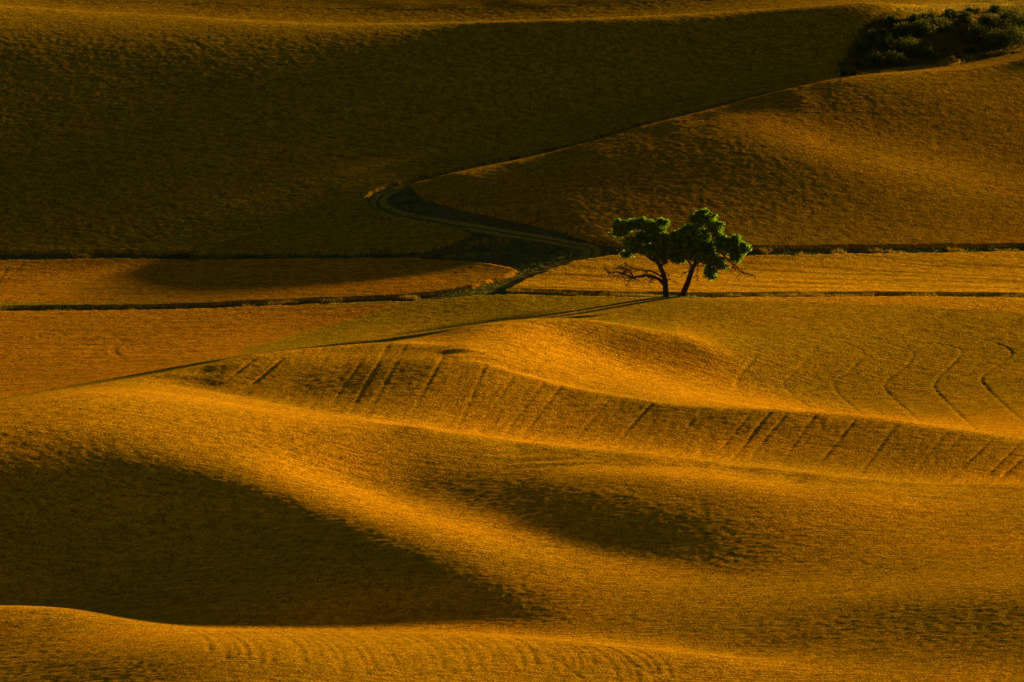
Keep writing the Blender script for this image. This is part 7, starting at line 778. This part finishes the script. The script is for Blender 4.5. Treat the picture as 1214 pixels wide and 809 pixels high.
M_ground = ground_material()
M_track = plain('track_dirt', (.15, .095, .007), (.29, .175, .013), 1.2, .95, .05)
M_bark = plain('bark', (.028, .019, .007), (.06, .040, .014), 3.0, .95, .08)
M_leaf = plain('cottonwood_leaf', (.045, .105, .005), (.15, .23, .012), .8, .55, 0, .5)
M_shrub = plain('shrub_leaf', (.040, .052, .005), (.12, .11, .010), .5, .8, 0, .2)
M_grass = plain('green_grass', (.06, .09, .006), (.20, .19, .016), .25, .8, 0, .25)
M_weed = plain('gully_weed', (.11, .075, .005), (.28, .17, .010), .12, .8, 0, .25)
M_straw = plain('dry_grass', (.26, .15, .006), (.50, .30, .015), .8, .8, 0, .35)

# ------------------------------------------------------------------ ground sheet
def grid_faces(nx, ny):
    i = np.arange(nx*ny).reshape(ny, nx)
    return np.stack([i[:-1, :-1], i[:-1, 1:], i[1:, 1:], i[1:, :-1]], -1).reshape(-1, 4)

gx = np.concatenate([[-9000, -5000, -2500, -1200, -700, -420, -280, -210], np.arange(-170, 170.1, 1.6), [210, 280, 420, 700, 1200, 2500, 5000, 9000]])
gy = np.concatenate([[-6000, -3000, -1200, 0, 500, 900, 1150, 1280], np.arange(1310, 2130, 1.6), np.arange(2136, 2300, 8), [2330, 2450, 2600, 2900, 3400, 4200, 6000, 9000, 14000]])
GX, GY = np.meshgrid(gx, gy)
GZ = gz(GX, GY)
far = np.clip((np.maximum(np.abs(GX)-170, 0)+np.maximum(GY-2300, 0)+np.maximum(1305-GY, 0))/1500, 0, 1)
GZ = GZ*(1-far)+far*(18*np.sin(GX*.0021+1)*np.cos(GY*.0017)-6)
fine = (np.abs(GX) < 171) & (GY > 1309) & (GY < 2131)
GZ = GZ + np.where(fine, .10*noise(GX, GY, 2.3, 11)+.12*noise(GX, GY, 7, 12), 0)
ground = mesh_obj('ground', np.stack([GX, GY, GZ], -1).reshape(-1, 3), grid_faces(len(gx), len(gy)), M_ground, smooth=True)
tag(ground, kind='structure')

# ------------------------------------------------------------------ standing wheat
x = np.arange(-146, 146.01, .42); y = np.arange(1312, 2150, .5)
X, Y = np.meshgrid(x, y)
S = surf(X, Y)
D = crop_distance(X, Y)
wob = .35*noise(X, Y, 1.7, 21)+.25*noise(X, Y, 5, 22)
wob = wob*np.where((Y > 2005) & (X > 92), 4.0, 1.0)
De = D+wob
rut = np.zeros(X.shape)
for depth, t in TRAMS:
    P = smooth_line(t, 4)
    lo = P.min(0)-1.5; hi = P.max(0)+1.5
    i0, i1 = np.searchsorted(x, [lo[0], hi[0]]); j0, j1 = np.searchsorted(y, [lo[1], hi[1]])
    if i1-i0 < 2 or j1-j0 < 2: continue
    sl = (slice(j0, j1), slice(i0, i1))
    e = dist_lines(X[sl], Y[sl], P, 1.2, np.full(X[sl].shape, 9.0))
    rut[sl] = np.maximum(rut[sl], depth*np.clip(1-e/.62, 0, 1))
disp = .025*noise(X, Y, .9, 1)+.012*noise(X, Y, 2.1, 2)+.010*noise(X, Y, 5.5, 3)+.03*noise(X, Y, 17, 4)
disp += .006*noise(X, Y, 1.1, 5, rot=.15, stretch=9)
disp -= rut*(.9+.3*noise(X, Y, 6, 6))
edge = np.clip(De/.55, -1, 1)
Z = S + disp*np.clip(edge, 0, 1) - CROP*(1-np.clip(edge, 0, 1)) - .9*np.clip(-edge, 0, 1)
top = np.clip((Y-2125)/25, 0, 1)
keep = (De > -.75)
# label connected stretches of crop, row by row
lab = np.full(keep.shape, -1, np.int32); par = []
def find(a):
    while par[a] != a: a = par[a]
    return a
prev = []
core = De > -.1
for r in range(core.shape[0]):
    d_ = np.diff(np.concatenate([[0], core[r].astype(np.int8), [0]]))
    st = np.where(d_ == 1)[0]; en = np.where(d_ == -1)[0]; cur = []
    for a, b in zip(st, en):
        ids = {find(q) for (pa, pb, q) in prev if pa < b and pb > a}
        if ids:
            m_ = min(ids)
            for q in ids: par[q] = m_
        else:
            m_ = len(par); par.append(m_)
        cur.append((a, b, m_)); lab[r, a:b] = m_
    prev = cur
root = np.array([find(q) for q in range(len(par))])
lab = np.where(lab >= 0, root[np.maximum(lab, 0)], -1)
for _ in range(3):                                   # carry the labels down the crop's edge
    for ax, sh in ((0, 1), (0, -1), (1, 1), (1, -1)):
        q = np.roll(lab, sh, axis=ax); lab = np.where((lab < 0) & keep, q, lab)
kl_ = np.array(LINES[4][0]+[[113, 2075], [180, 2100]]); kl_ = kl_[np.argsort(kl_[:, 0])]
slope_id = int(lab[np.argmin(abs(y-1960)), np.argmin(abs(x+60))])
hill_side = (lab == slope_id) & (X > -24) & (Y > 1873-(np.minimum(X, 18)+24)*.64) & (Y < np.interp(X, kl_[:, 0], kl_[:, 1]))
lab = np.where(hill_side, len(par)+6, lab)       # the strip along the gully parts the long slope from the right hill
ids, cnt = np.unique(lab[lab >= 0], return_counts=True)
big = [int(i) for i, c_ in zip(ids, cnt) if c_ > 2500]
beyond = inside(X, Y, np.array(ORANGE)) & (lab == int(lab[np.argmin(abs(y-1600)), np.argmin(abs(x-0))]))
lab = np.where(beyond, len(par)+5, lab)          # the orange crop meets the golden one without a gap
ids, cnt = np.unique(lab[lab >= 0], return_counts=True)
big = [int(i) for i, c_ in zip(ids, cnt) if c_ > 2500]
green = np.clip(.5+.9*noise(X, Y, 33, 31)+.4*noise(X, Y, 9, 32), 0, 1)*.35
# the near left shoulder and the flat below the tree are greener, less ripe
green = np.maximum(green, np.clip(1-np.hypot((X+112)/34, (Y-1628)/38), 0, 1)*1.1)
hump = np.array([p for p in CREST_MID if p[0] < -20]+[p for p in CREST_HUMP if p[0] < 40]+[[52, 1704], [75, 1690], [110, 1672], [150, 1660]])
hump = hump[np.argsort(hump[:, 0])]
yh_ = np.interp(X, hump[:, 0], hump[:, 1])
soft = np.where(X > 36, 30.0, 3.0)
flat = np.clip((Y-yh_)/soft, 0, 1)*(Y < 1800)*np.where(X > 36, .75, 1.0)
green = np.maximum(green, np.clip(.85+.2*noise(X, Y, 14, 33), 0, 1)*flat)
green = np.where(beyond, green*.25, green)
cn_ = np.array(CREST_NEAR); cm_ = np.array(CREST_MID)
cn_ = cn_[np.argsort(cn_[:, 0])]; cm_ = cm_[np.argsort(cm_[:, 0])]
yn_ = np.interp(X, cn_[:, 0], cn_[:, 1]); ym_ = np.interp(X, cm_[:, 0], cm_[:, 1])
climb = np.clip((Y-yn_-4)/4, 0, 1)*np.clip((ym_+3-Y)/4, 0, 1)*(X > -80)*np.clip(.6+.4*noise(X, Y, 12, 51), 0, .9)
def at(px, py):
    return int(lab[np.argmin(abs(y-py)), np.argmin(abs(x-px))])
NAMES = {
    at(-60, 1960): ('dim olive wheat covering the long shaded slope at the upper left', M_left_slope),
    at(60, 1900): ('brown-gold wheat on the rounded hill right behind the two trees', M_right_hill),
    at(-100, 1820): ('narrow strip of wheat on the left flat between two dark ditches', M_flat_left),
    at(70, 1820): ('bright rippled strip of wheat on the right flat behind the trees', M_flat_right),
    at(-90, 1740): ('orange wheat on the left flat below the lower ditch', M_flat_left),
    at(40, 1560): ('golden wheat rolling over the foreground ridges and up to the trees', M_hill_front),
}
F = grid_faces(len(x), len(y))
L4 = lab.ravel()[F]; 
P3 = np.stack([X, Y, Z], -1).reshape(-1, 3); Gr = green.ravel(); Cl = climb.ravel()
L4[L4 < 0] = -1
fl = L4.max(1); okf = (L4 >= 0).all(1)
print('fields', [(i, int((lab == i).sum())) for i in big], {k: v[0][:20] for k, v in NAMES.items()})
for i_ in big:
    f = F[okf & (fl == i_)]
    if len(f) == 0: continue
    u_, inv = np.unique(f, return_inverse=True)
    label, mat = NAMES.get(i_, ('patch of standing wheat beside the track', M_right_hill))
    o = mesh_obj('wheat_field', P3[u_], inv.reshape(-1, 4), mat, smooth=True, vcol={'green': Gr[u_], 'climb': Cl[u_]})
    tag(o, label, 'wheat field', 'fields of standing wheat', 'stuff')
xf = np.arange(-180, 181, 3.); yf = np.arange(2149.5, 2298, 3.)
XF, YF = np.meshgrid(xf, yf)
o = mesh_obj('wheat_field', np.stack([XF, YF, surf(XF, YF)+.1*noise(XF, YF, 6, 3)], -1).reshape(-1, 3), grid_faces(len(xf), len(yf)), M_left_slope, smooth=True, vcol={'green': np.full(XF.size, .5)})
tag(o, 'dark olive wheat on the farthest hill beyond the long ridge', 'wheat field', 'fields of standing wheat', 'stuff')

# ------------------------------------------------------------------ tracks
def ribbon(name, pts, offs, mat, lift=.05):
    P = smooth_line(pts, 6)
    nrm = np.gradient(P, axis=0); nrm = np.stack([-nrm[:, 1], nrm[:, 0]], -1); nrm /= np.linalg.norm(nrm, axis=1)[:, None]+1e-9
    V = []; Fc = []
    for (a, b) in offs:
        base = len(V); n = 4
        for k in range(len(P)):
            for q in range(n):
                o_ = a+(b-a)*q/(n-1)
                j = .12*math.sin(k*1.7+q*2.1+a*3)
                px, py = P[k]+nrm[k]*(o_+(j if q in (0, n-1) else 0))
                V.append((px, py))
        for k in range(len(P)-1):
            for q in range(n-1):
                i0 = base+k*n+q
                Fc.append((i0, i0+1, i0+n+1, i0+n))
    V = np.array(V)
    z = gz(V[:, 0], V[:, 1])+.10*noise(V[:, 0], V[:, 1], 2.3, 11)+.12*noise(V[:, 0], V[:, 1], 7, 12)+lift
    return tag(mesh_obj(name, np.column_stack([V, z]), np.array(Fc), mat, smooth=True), kind='structure')
ribbon('dirt_track', TRACK, [(-2.1, -.35), (.35, 2.1)], M_track, .06)
ribbon('dirt_track', LANE, [(-1.4, -.6), (.6, 1.4)], M_track, .06)

# ------------------------------------------------------------------ leaves, grass
def leaf_cloud(centres, size, flat=1.0):
    """one quad per centre, random tilt"""
    n = len(centres)
    a = rng.normal(size=(n, 3)); a /= np.linalg.norm(a, axis=1)[:, None]
    b = rng.normal(size=(n, 3)); b -= a*(a*b).sum(1)[:, None]; b /= np.linalg.norm(b, axis=1)[:, None]
    s = size*rng.uniform(.6, 1.3, (n, 1))
    a = a*s*.5; b = b*s*.5*.8
    V = np.stack([centres-a, centres-b*.9+a*.1, centres+a, centres+b*.9+a*.1], 1).reshape(-1, 3)
    return V, np.arange(4*n).reshape(n, 4)

def tufts(px, py, h, spread=.25, blades=5, zoff=0.0):
    """grass tufts: each a fan of thin leaning blades"""
    n = len(px); V = []; base_z = gz(px, py)+zoff
    ang = rng.uniform(0, 2*np.pi, (n, blades)); lean = rng.uniform(.1, .6, (n, blades)); hh = h[:, None]*rng.uniform(.6, 1.15, (n, blades))
    bx = px[:, None]+rng.normal(0, spread, (n, blades)); by = py[:, None]+rng.normal(0, spread, (n, blades))
    wd = .07
    c, s = np.cos(ang), np.sin(ang)
    z0 = np.repeat(base_z[:, None], blades, 1)
    p0 = np.stack([bx-s*wd, by+c*wd, z0-.05], -1); p1 = np.stack([bx+s*wd, by-c*wd, z0-.05], -1)
    p2 = np.stack([bx+c*lean*hh, by+s*lean*hh, z0+hh], -1)
    V = np.stack([p0, p1, p2], 2).reshape(-1, 3)
    return V, np.arange(len(V)).reshape(-1, 3)

def sample_rough(n, box, lo=-99, hi=-.1):
    px = rng.uniform(box[0], box[1], n); py = rng.uniform(box[2], box[3], n)
    d = crop_distance(px, py); m = (d < hi) & (d > lo)
    return px[m], py[m]

# green grass of the damp corner, the ditches and the bank
px, py = sample_rough(90000, (-135, 135, 1780, 1912))
tl = dist_lines(px, py, smooth_line(TRACK, 5), 6, np.full(px.shape, 9.0))
m = (tl > 2.4) | (rng.random(len(px)) < .05)
px, py = px[m], py[m]
dens_ = noise(px, py, 4, 41)
m = dens_ > -.45
px, py = px[m], py[m]
V, Fc = tufts(px, py, .28+.22*rng.random(len(px))+.18*noise(px, py, 6, 42))
tag(mesh_obj('grass', V, Fc, M_grass), 'dark green grass filling the damp corner and the ditches beside the dirt track', 'grass', kind='stuff')

# rough brown-green weeds of the gully floor
px, py = sample_rough(60000, (84, 140, 1996, 2112))
m = noise(px, py, 5, 44) > -.6
px, py = px[m], py[m]
V, Fc = tufts(px, py, .7+.5*rng.random(len(px))+.3*noise(px, py, 6, 45), .3, 6)
tag(mesh_obj('weeds', V, Fc, M_weed), 'rough brown weeds covering the gully floor among the dark shrubs', 'weeds', kind='stuff')

# tall weeds standing in clumps along the ditches
wx_, wy_ = [], []
for pts, wd in LINES[:4]:
    P = smooth_line(pts, 12); k = rng.integers(0, len(P)-1, 5200); f_ = rng.random(5200)[:, None]
    q = P[k]*(1-f_)+P[k+1]*f_+rng.normal(0, wd*.28, (5200, 2)); wx_.append(q[:, 0]); wy_.append(q[:, 1])
wx_ = np.concatenate(wx_); wy_ = np.concatenate(wy_)
m = noise(wx_, wy_, 4.5, 61)+.5*noise(wx_, wy_, 14, 62) > .12
wx_, wy_ = wx_[m], wy_[m]
V, Fc = tufts(wx_, wy_, .55+.55*rng.random(len(wx_))+.3*noise(wx_, wy_, 3, 63), .2, 5)
tag(mesh_obj('ditch_weeds', V, Fc, M_weed), 'uneven clumps of tall weeds lining the narrow ditches between the fields', 'weeds', kind='stuff')

# long grass round the feet of the two trees
fx = rng.normal((TREE_A[0]+TREE_B[0])/2, 3.6, 1500); fy = rng.normal(TREE_A[1], .9, 1500)
V, Fc = tufts(fx, fy, .45+.6*rng.random(1500), .2, 6)
tag(mesh_obj('long_grass', V, Fc, M_grass), 'long green grass round the feet of the two trees', 'grass', kind='stuff')

# dry pale grass along the field corners
sel = []
for (cx, cy, rx, ry, n, hh) in DRYPATCH:
    ax = cx+rng.normal(0, rx, n); ay = cy+rng.normal(0, ry, n)
    sel.append((ax, ay, np.full(n, hh)))
ax = np.concatenate([s[0] for s in sel]); ay = np.concatenate([s[1] for s in sel]); ah = np.concatenate([s[2] for s in sel])
V, Fc = tufts(ax, ay, ah, .2, 6)
tag(mesh_obj('dry_grass', V, Fc, M_straw), 'pale yellow dry grass tufts at the foot of the trees and along field corners', 'dry grass', kind='stuff')

# ------------------------------------------------------------------ trees
def tube(path, radii, sides=8):
    path = np.array(path, float); V = []; Fc = []
    t = np.gradient(path, axis=0)
    for k, (p, r) in enumerate(zip(path, radii)):
        d = t[k]/(np.linalg.norm(t[k])+1e-9)
        ref = np.array([0, 1, 0]) if abs(d[1]) < .9 else np.array([1, 0, 0])
        a = np.cross(d, ref); a /= np.linalg.norm(a); b = np.cross(d, a)
        for q in range(sides):
            th = 2*math.pi*q/sides
            rr = r*(1+.10*math.sin(3*th+k*.5))
            V.append(p+rr*(math.cos(th)*a+math.sin(th)*b))
    for k in range(len(path)-1):
        for q in range(sides):
            Fc.append((k*sides+q, k*sides+(q+1) % sides, (k+1)*sides+(q+1) % sides, (k+1)*sides+q))
    return np.array(V), np.array(Fc)

class Wood:
    def __init__(s): s.V = []; s.F = []; s.n = 0
    def add(s, path, r0, r1, sides=8, bumpy=0.0):
        P = smooth_line(path, 4)
        if bumpy: P = P+np.array([[random.gauss(0, bumpy) for _ in range(3)] for _ in P])*np.linspace(.2, 1, len(P))[:, None]
        R = np.linspace(r0, r1, len(P)) if not callable(r1) else [r1(t) for t in np.linspace(0, 1, len(P))]
        V, F_ = tube(P, R, sides)
        s.V.append(V); s.F.append(F_+s.n); s.n += len(V)
        return P
    def twigs(s, P, n, length, droop, r=.05, depth=2):
        for _ in range(n):
            k = random.randrange(len(P)//4, len(P)); p = P[k]; a = random.uniform(0, 2*math.pi)
            L = length*random.uniform(.5, 1.2)
            d = np.array([math.cos(a), math.sin(a)*.8, random.uniform(-.2, .6)-droop*.4])
            q1 = p+d*L*.4; q2 = q1+d*L*.35+np.array([random.gauss(0, .15*L), 0, -droop*L*.25]); q3 = q2+d*L*.2+np.array([random.gauss(0, .12*L), 0, -droop*L*.35])
            Q = s.add([p, q1, q2, q3], r, r*.35, 4)
            if depth > 1: s.twigs(Q, 3, L*.5, droop, r*.6, depth-1)
    def build(s, name, mat, parent):
        return mesh_obj(name, np.concatenate(s.V), np.concatenate(s.F), mat, parent, smooth=True)

TS = .0344                       # metres per unit of the tree sketch below
def build_tree(name, base, ox, trunk, limbs, bare, clusters, label):
    """sketch coordinates: right, up (both from the trunk's foot), depth in metres"""
    root = empty(name, base)
    tag(root, label, 'tree')
    def c3(p): return np.array([(p[0]-ox)*TS, p[2] if len(p) > 2 else 0, (690-p[1])*TS])
    tw = Wood()
    P = [c3(p) for p in trunk]; n = len(P)
    P[0] = P[0]-np.array([0, 0, .4])
    tw.add(P, 1, lambda t: .34+.40*(1-t)+.45*max(0, 1-t*9)**2, 12)
    tw.build('trunk', M_bark, root)
    for lm in limbs:
        b = Wood(); Q = b.add([c3(p) for p in lm[0]], lm[1], lm[2], 8, .04)
        b.twigs(Q, lm[3], 2.6, .1, .05, 2)
        b.build('limb', M_bark, root)
    for bl in bare:
        b = Wood(); Q = b.add([c3(p) for p in bl[0]], bl[1], bl[2], 8, .10)
        b.twigs(Q, bl[3], bl[4] if len(bl) > 4 else 2.3, .9, .075, 3)
        b.build('bare_branch', M_bark, root)
    cs = []
    for (cx, cz, rx, rz, dy) in clusters:
        c0 = c3((cx, cz, dy)); rx, rz = rx*1.05+2, rz*1.05+2; R = np.array([rx*TS, (rx+rz)*.5*TS*1.0, rz*TS])
        nb = int(8+R[0]*R[2]*6)
        for _ in range(nb):                         # sprays of leaves on the shell of the mass
            d = rng.normal(size=3); d /= np.linalg.norm(d)
            cc = c0+d*R*rng.uniform(.45, 1.0)
            rr = rng.uniform(.35, .75)
            k = int(85*rr/.55)
            cs.append(cc+rng.normal(size=(k, 3))*np.array([rr, rr, rr*.6])*.55)
        # inner foliage
        k = int(170*R[0]*R[2]); d = rng.normal(size=(k, 3)); d /= np.linalg.norm(d, axis=1)[:, None]
        cs.append(c0+d*R*rng.uniform(.1, .85, (k, 1))**.7)
    cs = np.concatenate(cs)
    V, F_ = leaf_cloud(cs, .40)
    mesh_obj('crown', V, F_, M_leaf, root)
    return root

bx, by = TREE_A
build_tree('cottonwood_tree', (bx, by, float(gz(bx, by))), 565,
    [(565, 690), (557, 640), (552, 590), (545, 540), (530, 490), (505, 445), (480, 405, .5), (470, 370, .8)],
    [([(500, 440), (440, 400, -1), (380, 340, -1.5), (310, 270, -1.5)], .32, .08, 14),
     ([(478, 405, .6), (440, 330, 1.2), (430, 250, 1.5), (420, 200, 1.2)], .30, .08, 12),
     ([(520, 475), (545, 420, -1.5), (540, 340, -2), (530, 230, -1.6)], .28, .07, 12),
     ([(490, 430), (420, 395, 1.8), (340, 370, 2.4), (300, 330, 2.4)], .2, .06, 10),
     ([(478, 405), (500, 330, 2), (560, 280, 2.6)], .22, .06, 8)],
    [([(548, 590), (525, 560), (490, 540, -.5), (440, 523, -1.0), (375, 528, -1.3), (330, 532, -1.5), (300, 515, -1.5), (250, 500, -1.2), (195, 505, -1), (150, 470, -1)], .42, .09, 26),
     ([(545, 550), (510, 525, .5), (450, 500, 1), (385, 495, 1.3), (330, 480, 1.4), (290, 450, 1.5)], .22, .06, 16),
     ([(340, 530, -1.5), (320, 495, -1.4), (270, 470, -1.2), (225, 478, -1)], .16, .05, 10),
     ([(535, 500), (570, 520, -1), (590, 560, -1.5)], .10, .04, 5, 1.2)],
    [(255, 185, 38, 34, -1), (238, 235, 36, 36, -1), (290, 210, 40, 38, -.5), (350, 190, 45, 34, 0), (425, 195, 60, 42, .5), (530, 180, 34, 28, 0), (480, 215, 50, 40, -1),
     (340, 300, 55, 40, -1), (425, 275, 65, 50, 1), (515, 270, 62, 60, 0), (370, 350, 50, 35, .5), (440, 350, 60, 42, -1.5), (500, 365, 62, 48, 1), (560, 330, 60, 60, 0), (545, 400, 50, 36, 0), (300, 390, 34, 16, .5)],
    'left tree of the pair, a leaning cottonwood with a long bare low branch reaching left')
bx, by = TREE_B
build_tree('cottonwood_tree', (bx, by, float(gz(bx, by))), 645,
    [(645, 690), (662, 640), (682, 585), (700, 530), (720, 480), (742, 445), (765, 420, -.4), (790, 400, -.6)],
    [([(725, 475), (738, 410, 1.2), (735, 340, 1.8), (745, 240, 1.8), (775, 150, 1.2)], .36, .08, 16),
     ([(765, 425), (810, 370, -1), (840, 300, -1.4), (850, 220, -1.2)], .34, .08, 14),
     ([(720, 480), (680, 420, -1.2), (640, 370, -1.8), (600, 310, -1.8)], .26, .07, 12),
     ([(785, 405, -.6), (850, 380, .5), (920, 370, 1.2), (1000, 350, 1.4), (1050, 340, 1.4)], .30, .07, 14),
     ([(740, 445), (660, 400, 2), (610, 420, 2.4)], .16, .05, 8)],
    [([(905, 385, 1), (935, 420, .8), (975, 455, .4), (1005, 480, 0), (1030, 505, -.2), (1060, 520, -.4), (1105, 522, -.5)], .17, .06, 16, 1.7),
     ([(760, 440), (750, 490, 1.5), (740, 560, 1.8)], .08, .03, 6, 1.5),
     ([(700, 450), (690, 500, 1.5), (670, 530, 1.8)], .08, .03, 5, 1.3),
     ([(800, 430), (810, 480, -.8), (825, 530, -1)], .1, .04, 5, 1.2)],
    [(785, 130, 52, 34, 1), (745, 165, 52, 44, .5), (830, 175, 55, 52, 0), (872, 215, 44, 42, -.5), (680, 235, 50, 44, 0), (620, 285, 66, 60, -.5), (690, 300, 70, 62, 1), (760, 265, 72, 60, 0),
     (600, 375, 58, 52, 0), (650, 395, 60, 46, 1.2), (712, 360, 66, 56, -1.5), (800, 350, 60, 56, 1), (890, 285, 42, 46, 0), (905, 335, 40, 50, -.5), (800, 405, 60, 42, -1), (860, 430, 52, 44, -.5), (905, 470, 32, 26, 0),
     (940, 345, 50, 44, .5), (1005, 300, 44, 36, 1), (1020, 350, 56, 50, 1), (1062, 362, 26, 30, 1), (1000, 405, 42, 36, .6), (850, 515, 20, 40, -.8), (815, 505, 17, 36, -.6), (615, 430, 40, 24, 0)],
    'right tree of the pair, a taller cottonwood leaning right with a drooping limb')

def shrub_label(k):
    return SHRUB_NAMES[k] if k < len(SHRUB_NAMES) else 'small dark shrub in the gully thicket'
# ------------------------------------------------------------------ shrubs in the gully at the top right
for k, (sx, sy, sh) in enumerate(SHRUBS):
    R = random.uniform(.9, 1.15)
    root = empty('shrub', (sx, sy, float(gz(sx, sy))))
    wd = Wood()
    for q in range(6):
        a = q*1.05+random.random(); L = sh*.45
        wd.add([(0, 0, -.2), (math.cos(a)*L*.3, math.sin(a)*L*.3, L*.7), (math.cos(a)*L*.7, math.sin(a)*L*.7, L*1.3)], .09, .03, 5)
    wd.build('stems', M_bark, root)
    cs = []
    for _ in range(int(14+sh*5)):
        d = rng.normal(size=3); d /= np.linalg.norm(d); d[2] = abs(d[2])*1.0-.15
        cc = d*np.array([sh*.62*R, sh*.62*R, sh*.62])*rng.uniform(.5, 1)+np.array([0, 0, sh*.3])
        kk = 70; cs.append(cc+rng.normal(size=(kk, 3))*sh*.11)
    V, F_ = leaf_cloud(np.concatenate(cs), .36)
    V[:, 2] = np.maximum(V[:, 2], -.1)
    mesh_obj('foliage', V, F_, M_shrub, root)
    tag(root, shrub_label(k), 'shrub', 'shrubs in the gully')

# the pale dry bush at the gully's lower edge
bx, by = DRY[0]
root = empty('dry_bush', (bx, by, float(gz(bx, by))))
wd = Wood()
for q in range(7):
    a = q*.9
    wd.add([(0, 0, -.2), (math.cos(a)*.4, math.sin(a)*.4, .8), (math.cos(a)*1.0, math.sin(a)*1.0, 1.7)], .06, .02, 5)
wd.build('stems', M_bark, root)
d = rng.normal(size=(2600, 3)); d /= np.linalg.norm(d, axis=1)[:, None]; d[:, 2] = np.abs(d[:, 2])
V, F_ = leaf_cloud(d*np.array([2.3, 1.8, 2.0])*rng.uniform(.3, 1, (2600, 1))+np.array([0, 0, .4])+.25*np.sin(d[:, [1, 2, 0]]*9), .34)
mesh_obj('foliage', V, F_, M_straw, root)
tag(root, 'pale yellow dry bush at the lower edge of the gully, beside the dark shrubs', 'bush')
